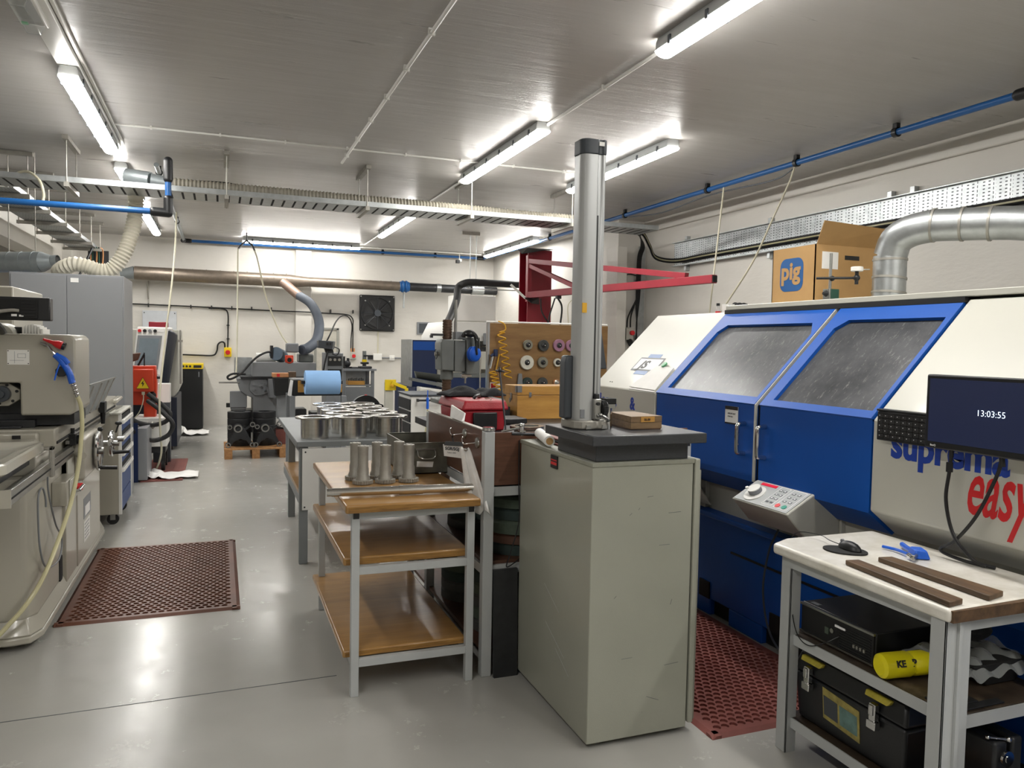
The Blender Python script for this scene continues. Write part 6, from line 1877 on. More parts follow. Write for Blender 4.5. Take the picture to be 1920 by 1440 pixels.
t = T('wall_fan', 'square black ventilation fan on the back wall', 'fan', (2.9, 15.2, 1.82))
B('plate', G().box(2.555, 3.255, 15.2, 15.24, 1.815, 2.525), 'black', t, 0.02)
g = G()
g.lathe([(.30, 15.2), (.325, 15.19), (.325, 15.17), (.30, 15.17), (.30, 15.2)], (2.905, 0, 2.17), 'y', 48)
B('ring', g, 'black', t)
for i in range(5):
    a = 2 * math.pi * i / 5
    g = G()
    c, s = math.cos(a), math.sin(a)
    c2, s2 = math.cos(a + .9), math.sin(a + .9)
    g.hexa([(2.905 + .07 * c, 15.196, 2.17 + .07 * s), (2.905 + .29 * c, 15.196, 2.17 + .29 * s), (2.905 + .29 * c2, 15.18, 2.17 + .29 * s2), (2.905 + .07 * c2, 15.18, 2.17 + .07 * s2)],
           [(2.905 + .07 * c, 15.193, 2.17 + .07 * s), (2.905 + .29 * c, 15.193, 2.17 + .29 * s), (2.905 + .29 * c2, 15.177, 2.17 + .29 * s2), (2.905 + .07 * c2, 15.177, 2.17 + .07 * s2)])
    B('blade', g, 'black', t)
B('hub', G().cyl((2.905, 15.2, 2.17), (2.905, 15.14, 2.17), .065, n=28), 'grey_plastic', t)
g = G()
for a in (0, 45, 90, 135):
    c, s = math.cos(math.radians(a)), math.sin(math.radians(a))
    g.cyl((2.905 - .32 * c, 15.155, 2.17 - .32 * s), (2.905 + .32 * c, 15.155, 2.17 + .32 * s), .004, n=6)
B('guard_wires', g, 'grey_plastic', t)
for x in (-1, 1):
    for z in (-1, 1):
        for k in (.24, .325):
            B('bolt', G().cyl((2.905 + x * k, 15.2, 2.17 + z * k), (2.905 + x * k, 15.19, 2.17 + z * k), .014, n=12), 'steel', t)
g = G().cyl((2.93, 15.235, 1.815), (2.93, 15.235, 1.38), .006, n=6)
tag(B('fan_cable', g, 'hose_yellow'), 'thin cable running down the wall below the black fan', 'cable')
# cables along the wall
t = T('wall_cable', 'long black cable clipped across the back wall, curving down to a red isolator', 'cable', (0.5, 15.2, 2.1))
g = G()
g.tube([(-1.5, 15.21, 2.20), (-0.7, 15.21, 2.19), (0.05, 15.21, 2.175), (1.0, 15.21, 2.155), (1.30, 15.14, 2.15), (1.7, 15.14, 2.145), (1.9, 15.21, 2.14), (2.30, 15.21, 2.125), (2.42, 15.21, 2.05), (2.43, 15.21, 1.9), (2.43, 15.21, 1.40)], 0.011, 8)
B('cable_run', g, 'black_matt', t)
for x in (-1.2, -0.85, -0.5, -0.15, 0.2, 0.55, 0.9, 2.0, 2.43):
    B('cable_clip', G().box(x - .01, x + .01, 15.18, 15.25, 2.15, 2.215), 'black', t)
t = T('wall_cable', 'black cable dropping down the wall to the yellow isolator', 'cable', (0.1, 15.2, 1.4))
g = G().tube([(-0.2, 15.20, 2.165), (0.05, 15.20, 2.16), (0.13, 15.20, 2.08), (0.135, 15.20, 1.8), (0.13, 15.20, 1.45)], .012, 8)
B('cable_run', g, 'black_matt', t)
for z in (1.85, 1.6):
    B('cable_clip', G().box(.11, .16, 15.18, 15.25, z, z + .02), 'black', t)
g = G().tube([(0.08, 15.21, 1.44), (0.07, 15.21, 1.53), (0.02, 15.21, 1.55), (-0.04, 15.21, 1.50), (-0.06, 15.21, 1.38), (-0.13, 15.21, 1.30), (-0.4, 15.21, 1.30), (-0.72, 15.21, 1.31)], .014, 8)
tag(B('wall_cable', g, 'black_matt'), 'black cable looping left from the yellow isolator along the wall', 'cable')
t = T('isolator_switch', 'yellow isolator box with red knob on the back wall', 'switch', (0.13, 15.2, 1.28))
B('enclosure', G().box(0.065, 0.195, 15.15, 15.25, 1.275, 1.45), 'yellow', t, 0.01)
B('knob', G().cyl((.13, 15.15, 1.36), (.13, 15.12, 1.36), .042).box(.12, .14, 15.10, 15.12, 1.325, 1.395), 'text_red', t)
t = T('isolator_switch', 'small grey isolator box with red knob below the twin cables', 'switch', (2.45, 15.2, 1.24))
B('enclosure', G().box(2.385, 2.485, 15.15, 15.25, 1.245, 1.40), 'machine_grey', t, 0.008)
B('knob', G().cyl((2.44, 15.15, 1.32), (2.44, 15.12, 1.32), .035), 'text_red', t)
for x in (2.40, 2.455):
    B('gland', G().cyl((x, 15.2, 1.40), (x, 15.2, 1.47), .015), 'copper_hose', t)
g = G().tube([(1.46, 11.5, 1.605), (1.527, 11.6, 1.717), (1.687, 12.2, 1.907), (1.931, 13.2, 2.034), (2.223, 14.4, 2.048), (2.402, 15.15, 1.918), (2.395, 15.2, 1.65), (2.395, 15.21, 1.42)], .011, 8)
tag(B('wall_cable', g, 'black_matt'), 'black cable arching from the controller display over to the wall isolator', 'cable')
t = T('wall_panel', 'pale grey panel fixed to the back wall behind the machine control', 'panel', (-1.0, 15.2, 1.5))
B('sheet', G().box(-1.30, -0.74, 15.21, 15.245, 1.3, 2.09), mat('pale grey panel paint', '#c2c6cb', .45), t, .003)
for x in (-1.27, -.77):
    B('fixing', G().cyl((x, 15.21, 2.05), (x, 15.205, 2.05), .01, n=10), 'black', t)
t = T('wall_hatch', 'old framed patch in the wall behind the controller', 'hatch', (1.92, 15.2, 1.0))
B('panel', G().box(1.74, 2.12, 15.235, 15.248, 1.0, 1.82), mat('patched plaster', '#b9b5a9', .7, 0, .15, 8), t)
for (a, b, c, d) in ((1.70, 1.74, 1.0, 1.85), (2.12, 2.16, 1.0, 1.85), (1.70, 2.16, 1.82, 1.86)):
    B('frame_bar', G().box(a, b, 15.22, 15.25, c, d), mat('grey trim', '#8f8f88', .6) if 'grey trim' not in bpy.data.materials else bpy.data.materials['grey trim'], t)
t = T('junction_box', 'white junction box on the wall below the fan', 'junction box', (2.9, 15.2, 1.25))
B('box', G().box(2.83, 3.0, 15.17, 15.25, 1.24, 1.37), 'white', t, .006)
B('black_end', G().box(2.73, 2.83, 15.19, 15.25, 1.26, 1.34), 'black', t)
B('conduit_run', G().cyl((3.0, 15.22, 1.29), (4.0, 15.22, 1.28), .014, n=8), 'mid_plastic', t)
B('socket_plate', G().box(3.16, 3.26, 15.2, 15.25, 1.24, 1.34).box(3.19, 3.23, 15.18, 15.2, 1.27, 1.31), 'white', t, .004)
B('vertical_strip', G().box(3.50, 3.52, 15.22, 15.25, .5, 1.22), 'machine_grey', t)
t = T('framed_notice', 'small grey framed notice high on the back wall', 'notice', (3.9, 15.2, 1.75))
B('frame_bar', G().box(3.72, 4.05, 15.225, 15.248, 1.77, 2.02), 'mid_plastic', t, .003)
B('notice_sheet', G().box(3.76, 4.01, 15.22, 15.225, 1.80, 1.99), 'grey_plastic', t)
B('notice_sheet', G().box(3.90, 3.98, 15.216, 15.22, 1.83, 1.93), 'hose_yellow', t)
t = T('hose_hanger', 'two thin pale lines hanging in an inverted V before the back wall', 'hose', (0.5, 14, 1.2))
g = G()
g.tube([(0.42, 13.9, 3.28), (0.36, 13.8, 3.22), (0.28, 13.6, 3.1)], .015, 8)
g.tube([(0.42, 13.9, 3.28), (0.50, 13.8, 3.2), (0.54, 13.6, 3.08)], .015, 8)
g.cyl((.42, 13.9, 3.27), (.42, 13.9, CZ), .01, n=8)
B('hook', g, 'dark_iron', t)
B('hose_line', G().tube([(0.28, 13.6, 3.1), (0.27, 13.4, 2.9), (0.255, 13.0, 2.1), (0.24, 12.6, 1.5), (0.22, 12.2, 1.05)], .012, 8), 'cream', t)
B('hose_line', G().tube([(0.54, 13.6, 3.08), (0.58, 13.4, 2.9), (0.68, 12.9, 2.3), (0.85, 12.4, 1.75), (1.02, 12.0, 1.45)], .012, 8), 'cream', t)
t = T('ceiling_camera', 'small white camera under the blue pipe at the back', 'camera', (4.45, 14.8, 3.2))
B('housing', G().box(4.42, 4.48, 14.70, 14.82, 3.22, 3.28), 'white', t, .005)
B('lens_hood', G().box(4.36, 4.43, 14.66, 14.74, 3.19, 3.25), 'black', t, .005)
B('mount', G().cyl((4.46, 14.8, 3.28), (4.46, 14.8, CZ), .008, n=8), 'white', t)

# ================================================================== PALLET WITH CASTINGS
t = T('pallet', 'wooden pallet on the floor in the aisle', 'pallet', (0.45, 11.2, 0))
for i in range(5):
    y = 10.85 + i * .17
    B('deck_board', G().box(0.045, 0.865, y, y + .13, .120, .140), 'pallet', t, .002)
for x in (0.05, 0.40, 0.755):
    for y in (10.85, 11.2, 11.52):
        B('block', G().box(x, x + .10, y, y + .12, .022, .102), 'pallet', t, .002)
    B('bottom_board', G().box(x, x + .10, 10.85, 11.66, .0, .020), 'pallet', t)
    B('stringer', G().box(x, x + .10, 10.85, 11.66, .102, .120), 'pallet', t)
def drum(x, y, label, R=.155):
    t = T('disc_stack', label, 'stack', (x, y, .141), 'dark ring stacks on the pallet', local=True)
    for k in range(5):
        B('ring', G().lathe([(.08, k * .094), (R - .003, k * .094), (R, k * .094 + .006), (R, k * .094 + .086), (R - .003, k * .094 + .091), (.08, k * .094 + .091), (.08, k * .094)], n=36), 'dark_iron', t)
    return t
d0 = drum(0.245, 11.22, 'left stack of dark rings on the pallet')
dup(d0, (0.575, 11.22, .141), label='right stack of dark rings on the pallet')
def yoke(x, y, label):
    t = T('yoke_casting', label, 'casting', (x, y, .141), 'forked castings leaning on the pallet', local=True)
    g = G()
    out = [(-0.115, 0.03), (-0.10, 0.10), (-0.05, 0.19), (-0.03, 0.215), (0.03, 0.215), (0.06, 0.17), (0.10, 0.09), (0.125, 0.03), (0.095, 0.015), (0.06, 0.07), (0.0, 0.09), (-0.06, 0.06), (-0.085, 0.015)]
    g.prism(out, 'y', -.03, .0)
    B('arch_plate', g, 'dark_iron', t, .006)
    for (cx, cz, r, l) in ((-0.115, 0.028, .028, .05), (0.12, 0.028, .028, .05), (-0.02, 0.20, .045, .12), (0.12, 0.24, .028, .05), (-0.10, .215, .025, .05)):
        g = G().lathe([(r * .62, -l / 2), (r, -l / 2), (r, l / 2), (r * .62, l / 2), (r * .62, -l / 2)], (cx, -.02 if l < .1 else 0.02, cz), 'y', 24)
        B('bored_boss', g, 'dark_iron', t)
        g = G().lathe([(r * .62, -.004), (r * .92, -.004), (r * .92, 0), (r * .62, 0), (r * .62, -.004)], (cx, (-.02 if l < .1 else 0.02) - l / 2, cz), 'y', 24)
        B('machined_face', g, 'steel', t)
    B('web', G().beam((-0.0, 0, .15), (.11, 0, .235), .02, .02).beam((-.01, 0, .17), (-.1, 0, .21), .02, .02), 'dark_iron', t)
    return t
y0_ = yoke(0.25, 10.97, 'left forked casting with ring ends leaning on the pallet')
y0_.scale = (1.32, 1.0, 1.3)
dup(y0_, (0.60, 10.97, .141), label='right forked casting with ring ends leaning on the pallet')
t = T('parts_bin', 'pale plastic bins stacked over red boxes beside the pallet stacks', 'bin', (0.83, 11.4, .141))
B('upper_bin', G().hexa([(.72, 11.2, .40), (.88, 11.2, .36), (.88, 11.5, .36), (.72, 11.5, .40)], [(.72, 11.2, .50), (.90, 11.2, .46), (.90, 11.5, .46), (.72, 11.5, .50)]), 'white', t, .01)
B('red_box', G().box(.72, .86, 11.2, 11.45, .141, .35), 'mat_red', t, .004)

# ================================================================== GREY GRINDER AT THE BACK
t = T('cylindrical_grinder', 'mid grey cylindrical grinder at the back left of centre', 'machine', (0.8, 12.3, 0))
B('bed', G().prism([(0.22, 1.03), (0.27, .85), (.36, .78), (.45, .74), (.45, 0.05), (1.0, 0.05), (1.0, .74), (1.2, .80), (1.3, 1.03)], 'y', 11.95, 12.7), 'grinder', t, .008)
B('plinth', G().box(.5, .95, 12.0, 12.6, 0, .05), 'dark_iron', t)
B('table_cover', G().box(0.44, 1.35, 11.85, 12.5, 1.06, 1.27), 'grinder', t, .006)
B('table_slide', G().box(0.28, 1.36, 11.88, 12.6, 1.03, 1.06), 'dark_iron', t)
B('stop_rod', G().cyl((-.02, 11.95, .97), (.26, 11.95, .97), .012, n=10), 'steel', t)
pl2 = B('control_plate', G().prism([(.40, .90), (.42, 1.0), (.50, 1.02), (.64, 1.02), (.68, .96), (.68, .82), (.56, .78), (.47, .78), (.40, .86)], 'y', 11.92, 11.95), 'grinder', t, .006)
for x, z in ((.46, .95), (.55, .93), (.63, .96), (.46, .87), (.61, .87)):
    B('control_knob', G().cyl((x, 11.92, z), (x, 11.89, z), .022, n=16), 'grinder', pl2)
B('chute', G().hexa([(.68, 11.7, .76), (.76, 11.7, .76), (.76, 11.95, .76), (.66, 11.95, .76)], [(.66, 11.7, 1.03), (.76, 11.7, 1.03), (.76, 11.95, 1.03), (.66, 11.95, 1.03)]), 'grinder', t)
B('electrics_box', G().box(.14, .36, 12.0, 12.4, .56, .82), 'grinder', t, .01)
B('electrics_lid', G().box(.13, .37, 11.98, 12.0, .60, .84), 'grinder', t, .006)
B('handle_block', G().box(.08, .14, 12.02, 12.1, .60, .66), 'black', t)
B('pump_body', G().box(.15, .46, 12.05, 12.5, .22, .55), 'dark_iron', t)
B('motor', G().cyl((.50, 12.1, 1.34), (.78, 12.1, 1.34), .065, n=24), 'white', t)
B('motor', G().cyl((.78, 12.0, 1.40), (.88, 12.3, 1.36), .10, n=24), mat('grey blue motor paint', '#5d6f80', .45), t)
B('orange_cap', G().cyl((.96, 11.9, 1.31), (.96, 11.84, 1.31), .055, n=20).box(.90, 1.02, 11.86, 11.9, 1.27, 1.38), 'orange', t, .01)
B('dark_bore', G().cyl((.96, 11.842, 1.31), (.96, 11.835, 1.31), .032, n=20), 'dark', t)
B('hose_collar', G().box(.92, 1.10, 11.9, 12.1, 1.42, 1.56), 'mid_plastic', t, .02)
B('black_guard', G().box(.70, .74, 12.0, 12.2, 1.33, 1.52), 'black', t, .006)
B('wheel_box', G().box(1.12, 1.34, 12.1, 12.5, 1.27, 1.40), 'iron', t, .02)
B('rear_plate', G().box(.2, .46, 12.5, 12.53, 1.05, 1.33), 'galv', t)
g = G().tube([(.74, 12.05, 1.41), (.65, 11.95, 1.42), (.52, 11.85, 1.36), (.40, 11.8, 1.25), (.30, 11.75, 1.13), (.20, 11.7, 1.06), (.12, 11.7, 1.03), (.10, 11.7, 1.07), (.18, 11.7, 1.11), (.34, 11.8, 1.10)], .016, 8)
tag(B('machine_hose', g, 'rubber'), 'black hose looping at the left of the grey grinder', 'hose')
t = T('open_bin', 'dark open bin on a stand beside the grey grinder', 'bin', (.9, 11.3, 0))
B('bin', G().hexa([(.72, 11.2, .82), (.95, 11.2, .84), (.95, 11.5, .84), (.72, 11.5, .82)], [(.70, 11.15, 1.07), (1.0, 11.15, 1.08), (1.0, 11.55, 1.08), (.70, 11.55, 1.07)]), 'black', t, .004)
B('stand', G().box(.75, .92, 11.3, 11.4, 0, .83), 'grinder', t)
t = T('tool_carton', 'orange and brown tool carton lying on the dark bin', 'carton', (.86, 11.2, 1.08))
B('carton', G().box(.68, .98, 11.22, 11.4, 1.082, 1.14), 'copper_hose', t, .003)
B('end_block', G().box(.90, 1.0, 11.2, 11.35, 1.082, 1.16), 'strip_wood', t, .003)
B('red_mark', G().box(.74, .78, 11.215, 11.22, 1.09, 1.13), 'text_red', t)

# rack with the blue paper roll
t = T('roll_stand', 'grey steel stand with a black top box carrying the blue paper roll', 'stand', (1.0, 8.9, 0))
for x, y in ((.715, 8.72), (1.27, 8.72), (.715, 9.25), (1.27, 9.25)):
    B('leg', G().box(x, x + .055, y, y + .05, 0, .99), 'grinder', t, .003)
B('top_box', G().box(.74, 1.285, 8.75, 9.25, .99, 1.17), 'black', t, .012)
B('gold_frame', G().box(.80, .90, 8.742, 8.75, 1.03, 1.16), 'chest', t, .003)
B('gold_frame', G().box(1.24, 1.28, 8.742, 8.75, 1.03, 1.16), 'chest', t, .003)
B('white_flap', G().hexa([(.69, 8.74, 1.0), (.73, 8.74, .98), (.73, 8.75, .98), (.69, 8.75, 1.0)], [(.72, 8.74, 1.17), (.75, 8.74, 1.16), (.75, 8.75, 1.16), (.72, 8.75, 1.17)]), 'paper', t)
B('shelf', G().box(.72, 1.30, 8.75, 9.25, .68, .70), 'grinder', t)
B('shelf_rail', G().box(.72, 1.30, 8.73, 8.75, .62, .72), 'grinder', t)
B('stored_tools', G().box(.78, .9, 8.8, 9.1, .70, .84).box(.95, 1.05, 8.8, 9.1, .70, .80).cyl((1.1, 8.85, .76), (1.2, 8.85, .80), .05), 'dark_iron', t, .01)
t = T('paper_roll', 'large pale blue paper roll on its holder', 'paper roll', (1.05, 8.6, 1.02))
B('roll', G().lathe([(.035, -.185), (.128, -.185), (.130, -.18), (.130, .18), (.128, .185), (.035, .185), (.035, -.185)], (1.045, 8.60, 1.148), 'x', 48), 'blue_paper', t)
B('spindle', G().cyl((.835, 8.60, 1.148), (1.26, 8.60, 1.148), .018).box(.83, .85, 8.59, 8.75, 1.13, 1.165).box(1.245, 1.265, 8.59, 8.75, 1.13, 1.165), 'black', t)

# controller and display
t = T('controller_cabinet', 'grey electrical cabinet with three dials behind the blue roll', 'cabinet', (1.56, 11.7, 0))
B('body', G().box(1.45, 1.70, 11.5, 12.0, 0.0, 1.43), 'grinder', t, .01)
B('dial_panel', G().box(1.475, 1.675, 11.49, 11.5, 1.24, 1.38), 'black', t)
for x in (1.51, 1.575, 1.64):
    B('dial', G().cyl((x, 11.49, 1.33), (x, 11.475, 1.33), .02, n=16), 'steel', t)
B('grille_panel', G().box(1.475, 1.675, 11.49, 11.5, .85, 1.19), 'black_matt', t)
B('side_handle', G().cyl((1.71, 11.48, 1.2), (1.71, 11.48, 1.38), .014), 'black', t)
t = T('digital_display', 'small dark display box on a bracket above the controller cabinet', 'display', (1.47, 11.5, 1.43))
B('housing', G().hexa([(1.33, 11.4, 1.50), (1.52, 11.4, 1.48), (1.58, 11.6, 1.48), (1.33, 11.6, 1.50)], [(1.33, 11.4, 1.61), (1.54, 11.4, 1.60), (1.60, 11.6, 1.60), (1.33, 11.6, 1.61)]), 'grey_plastic', t, .008)
B('key_block', G().box(1.44, 1.47, 11.392, 11.4, 1.54, 1.58).box(1.48, 1.51, 11.392, 11.4, 1.54, 1.58), 'black', t)
B('bracket', G().hexa([(1.45, 11.5, 1.431), (1.56, 11.5, 1.431), (1.56, 11.6, 1.431), (1.45, 11.6, 1.431)], [(1.43, 11.5, 1.49), (1.55, 11.5, 1.48), (1.55, 11.6, 1.48), (1.43, 11.6, 1.49)]), 'black', t)
B('lead', G().tube([(1.47, 11.47, 1.45), (1.43, 11.45, 1.3), (1.38, 11.45, 1.1), (1.25, 11.5, 1.05)], .012, 6).tube([(1.56, 11.45, 1.52), (1.63, 11.44, 1.48), (1.60, 11.44, 1.40), (1.53, 11.45, 1.42)], .009, 6), 'black', t)
# stand with instruments
t = T('instrument_bench', 'grey steel stand with a shelf against the back wall', 'stand', (2.1, 12.8, 0))
for x, y in ((1.84, 12.5), (2.30, 12.5), (1.84, 12.95), (2.30, 12.95)):
    B('leg', G().box(x, x + .05, y, y + .05, 0, 1.13), 'grinder', t, .003)
B('top_plate', G().box(1.81, 2.38, 12.47, 13.03, 1.13, 1.16), 'grinder', t)
B('shelf', G().box(1.85, 2.34, 12.51, 13.0, .88, .90), 'grinder', t)
B('lower_panel', G().box(1.88, 2.31, 12.505, 12.52, .10, .87), 'grinder', t)
B('back_sheet', G().box(1.88, 2.31, 12.98, 13.0, .9, 1.13), 'galv', t)
t = T('wooden_tray', 'pale wooden drill tray on the shelf of the grey stand', 'tray', (2.05, 12.6, .90))
B('tray', G().box(1.93, 2.20, 12.52, 12.75, .901, .965), 'chest', t, .002)
g = G()
for i in range(10):
    g.cyl((1.95 + i * .026, 12.6, .965), (1.95 + i * .026, 12.6, 1.0 + .006 * (i % 3)), .007, n=8)
B('drill_bits', g, 'dark_iron', t)
t = T('gauge_stand', 'dark column stand with a yellow collar on the grey stand', 'gauge stand', (2.23, 12.7, 1.16))
B('base', G().box(2.13, 2.33, 12.6, 12.8, 1.161, 1.20), 'dark_iron', t, .01)
B('column', G().cyl((2.22, 12.7, 1.20), (2.22, 12.7, 1.45), .032), 'iron', t)
B('collar', G().cyl((2.22, 12.7, 1.27), (2.22, 12.7, 1.31), .04), 'yellow', t)
B('arm', G().box(2.16, 2.28, 12.62, 12.74, 1.235, 1.27).box(2.20, 2.35, 12.66, 12.72, 1.36, 1.385), 'black', t, .005)
t = T('small_instrument', 'small dark dividing instrument on the left of the grey stand', 'instrument', (1.95, 12.7, 1.16))
B('base', G().cyl((1.95, 12.7, 1.161), (1.95, 12.7, 1.19), .07), 'dark_iron', t)
B('head', G().sphere((1.94, 12.7, 1.24), .06).cyl((1.95, 12.68, 1.27), (1.95, 12.68, 1.33), .022), 'dark_iron', t)
B('lever', G().cyl((1.95, 12.68, 1.30), (2.08, 12.66, 1.32), .006), 'steel', t)
g = G().box(2.0, 2.12, 12.6, 12.8, 1.161, 1.185)
tag(B('steel_block', g, 'dark_iron', None, .004), 'low dark block between the two instruments on the grey stand', 'block')

# yellow guard arm
t = T('guard_arm', 'yellow steel arm with square plate and post beyond the grey table', 'guard', (2.05, 9.5, 0))
B('square_plate', G().box(1.92, 2.06, 9.5, 9.52, 1.0, 1.135), 'yellow', t, .004)
B('arm', G().beam((2.0, 9.47, 1.10), (2.18, 9.47, 1.03), .04, .04), 'yellow', t, .004)
B('post', G().box(2.165, 2.205, 9.45, 9.49, 0, 1.03), 'yellow', t, .004)
B('mounting_stand', G().box(1.93, 2.03, 9.53, 9.6, 0, 1.1), 'machine_grey', t, .004)
B('pivot', G().sphere((2.0, 9.46, 1.06), .022), 'gold', t)
# white tool cabinet
t = T('tool_cabinet', 'white tool cabinet with dark drawer fronts behind the flanged cylinders', 'tool cabinet', (2.05, 8.4, 0))
B('body', G().box(1.90, 2.28, 8.0, 8.6, .05, 1.03), 'white', t, .006)
B('top', G().box(1.885, 2.29, 7.99, 8.61, 1.03, 1.05), 'grey_plastic', t, .004)
for i in range(7):
    z = .10 + i * .13
    B('drawer', G().box(1.888, 1.90, 8.02, 8.58, z, z + .115), 'dark_iron', t, .002)
B('push_handle', G().cyl((1.96, 7.96, .99), (2.24, 7.96, .99), .012).box(1.955, 1.975, 7.955, 8.0, .975, 1.005).box(2.225, 2.245, 7.955, 8.0, .975, 1.005), 'black', t)
for x in (1.93, 2.22):
    B('castor', G().cyl((x - .02, 8.05, .026), (x + .02, 8.05, .026), .025), 'rubber', t)
t = T('air_pen', 'blue air nozzle hanging with a pale hose on the white tool cabinet', 'nozzle', (2.05, 7.94, .6))
B('nozzle', G().cyl((2.06, 7.93, 1.02), (2.06, 7.93, .90), .014).cyl((2.06, 7.93, 1.02), (2.06, 7.93, 1.10), .005), 'blue_plastic', t)
B('hose_line', G().tube([(2.06, 7.93, .90), (2.06, 7.93, .80), (2.04, 7.94, .65), (2.0, 7.95, .45), (1.97, 7.95, .2)], .008, 6), 'hose_yellow', t)

# ================================================================== COLUMN DRILL WITH EAR DEFENDERS
t = T('column_drill', 'grey iron column drilling machine with ribbed brown column', 'drilling machine', (1.7, 5.7, 0))
B('foot', G().box(1.35, 2.0, 5.35, 6.0, 0, .12), 'iron', t, .02)
g = G()
pr = [(0.0, .12)]
z = .12
while z < 1.78:
    pr += [(.036, z), (.036, z + .012), (.033, z + .013), (.033, z + .018)]
    z += .02
pr.append((0, z))
B('ribbed_column', G().lathe(pr, (1.60, 5.6, 0), 'z', 28), mat('oily brown steel', '#5f4b3d', .35, .6, .2, 20), t)
B('column_sleeve', G().cyl((1.60, 5.6, 1.33), (1.60, 5.6, 1.395), .048, n=28), 'iron', t)
B('head_casting', G().prism([(1.535, 1.40), (1.53, 1.60), (1.545, 1.63), (1.635, 1.63), (1.635, 1.395)], 'y', 5.52, 5.70), 'iron', t, .008)
B('gear_housing', G().box(1.637, 1.722, 5.52, 5.70, 1.39, 1.625), 'iron', t, .005)
B('quill_housing', G().box(1.725, 1.83, 5.50, 5.62, 1.37, 1.65), 'iron', t, .006)
B('top_block', G().box(1.65, 1.71, 5.55, 5.64, 1.63, 1.69), 'grinder', t, .004)
B('steel_post', G().cyl((1.665, 5.6, 1.69), (1.665, 5.6, 1.93), .011), 'steel', t)
hw = B('handwheel', G().lathe([(.036, -.004), (.042, 0), (.036, .004), (.032, 0), (.036, -.004)], (1.51, 5.58, 1.52), 'x', 28), 'dark_iron', t)
B('hub', G().cyl((1.50, 5.58, 1.52), (1.535, 5.58, 1.52), .015), 'steel_dull', hw)
B('feed_arm', G().box(1.47, 1.56, 5.56, 5.60, 1.655, 1.672).box(1.465, 1.48, 5.56, 5.60, 1.64, 1.66), 'dark_iron', t)
B('spindle', G().cyl((1.73, 5.56, 1.34), (1.73, 5.56, 1.37), .02).cyl((1.735, 5.56, 1.30), (1.735, 5.56, 1.34), .007).box(1.70, 1.78, 5.54, 5.58, 1.352, 1.366), 'steel', t)
B('machine_vice', G().box(1.64, 1.82, 5.45, 5.58, 1.19, 1.215).box(1.64, 1.67, 5.45, 5.58, 1.215, 1.235).box(1.66, 1.82, 5.46, 5.56, 1.224, 1.24).cyl((1.63, 5.50, 1.20), (1.62, 5.42, 1.20), .018), 'steel_dull', t, .004)
B('work_table', G().box(1.50, 2.0, 5.4, 5.7, 1.15, 1.19), 'iron', t, .01)
t = T('ear_defenders', 'bright blue ear defenders with a black headband hanging on the drill', 'ear defenders', (1.76, 5.45, 1.48))
for y in (5.42, 5.485):
    B('ear_cup', G().sphere((1.765, y, 1.525), .05, (.92, .55, 1.15), 20), 'blue_plastic', t)
g = G()
pts = [(1.785, 5.42, 1.56), (1.78, 5.41, 1.62), (1.765, 5.42, 1.665), (1.735, 5.44, 1.69), (1.705, 5.46, 1.68), (1.69, 5.47, 1.65)]
g.tube(pts, .013, 8)
g.tube([(p[0], p[1] + .03, p[2]) for p in pts], .013, 8)
g.sphere((1.735, 5.452, 1.672), .036, (1.2, .9, .7))
B('headband', g, 'black', t)
B('cup_arm', G().tube([(1.77, 5.39, 1.52), (1.765, 5.388, 1.56), (1.77, 5.39, 1.61), (1.765, 5.41, 1.64)], .008, 8), 'black', t)

# ================================================================== BOARD OF GRINDING WHEELS
t = T('wheel_board', 'brown plywood board on a dark bench carrying grinding wheels', 'board', (2.6, 6.1, 0))
B('board', G().box(2.075, 3.17, 6.0, 6.03, 1.04, 1.775), 'ply', t, .002)
B('edge_channel', G().box(2.06, 2.075, 5.99, 6.04, 1.0, 1.78), 'steel', t)
B('top_rail', G().cyl((2.05, 6.015, 1.785), (3.17, 6.015, 1.785), .007, n=8), 'white', t)
B('bench_body', G().box(2.05, 3.2, 5.85, 6.6, .0, 1.02), 'grey_plastic', t, .006)
sk = B('notice_sticker', G().box(2.085, 2.175, 5.996, 5.999, 1.20, 1.285), 'paper', t)
B('sticker_red', G().box(2.095, 2.135, 5.993, 5.996, 1.225, 1.275), 'text_red', sk)
text('sticker_text', 'NEL', .045, frame((2.10, 5.99, 1.165), (1, 0, 0), (.1, 0, 1)), 'orange', sk, .001, .002)
B('hung_tool', G().hexa([(2.32, 5.97, 1.26), (2.37, 5.97, 1.26), (2.37, 5.995, 1.26), (2.32, 5.995, 1.26)], [(2.33, 5.97, 1.36), (2.36, 5.97, 1.36), (2.36, 5.995, 1.36), (2.33, 5.995, 1.36)]), 'grinder', t, .004)
def bw(x, z, r, m, label, th=.022):
    t = T('abrasive_disc', label, 'grinding wheel', (x, 5.99, z), 'grinding wheels pinned to the plywood board', local=True)
    g = G().lathe([(r * .38, 0), (r, 0), (r * 1.0, -th * .8), (r * .95, -th), (r * .5, -th), (r * .38, -th * .8), (r * .38, 0)], (0, 0, 0), 'y', 36)
    B('wheel', g, m, t)
    B('flange_nut', G().lathe([(0, 0), (.022, 0), (.022, -th * 1.1), (.012, -th * 1.3), (0, -th * 1.3)], (0, 0, 0), 'y', 24).cyl((0, -th * 1.2, 0), (0, -th * 1.9, 0), .006), 'black' if r > .03 else 'steel', t)
    B('stud', G().sphere((0, -th * 1.9, 0), .006), 'chrome', t)
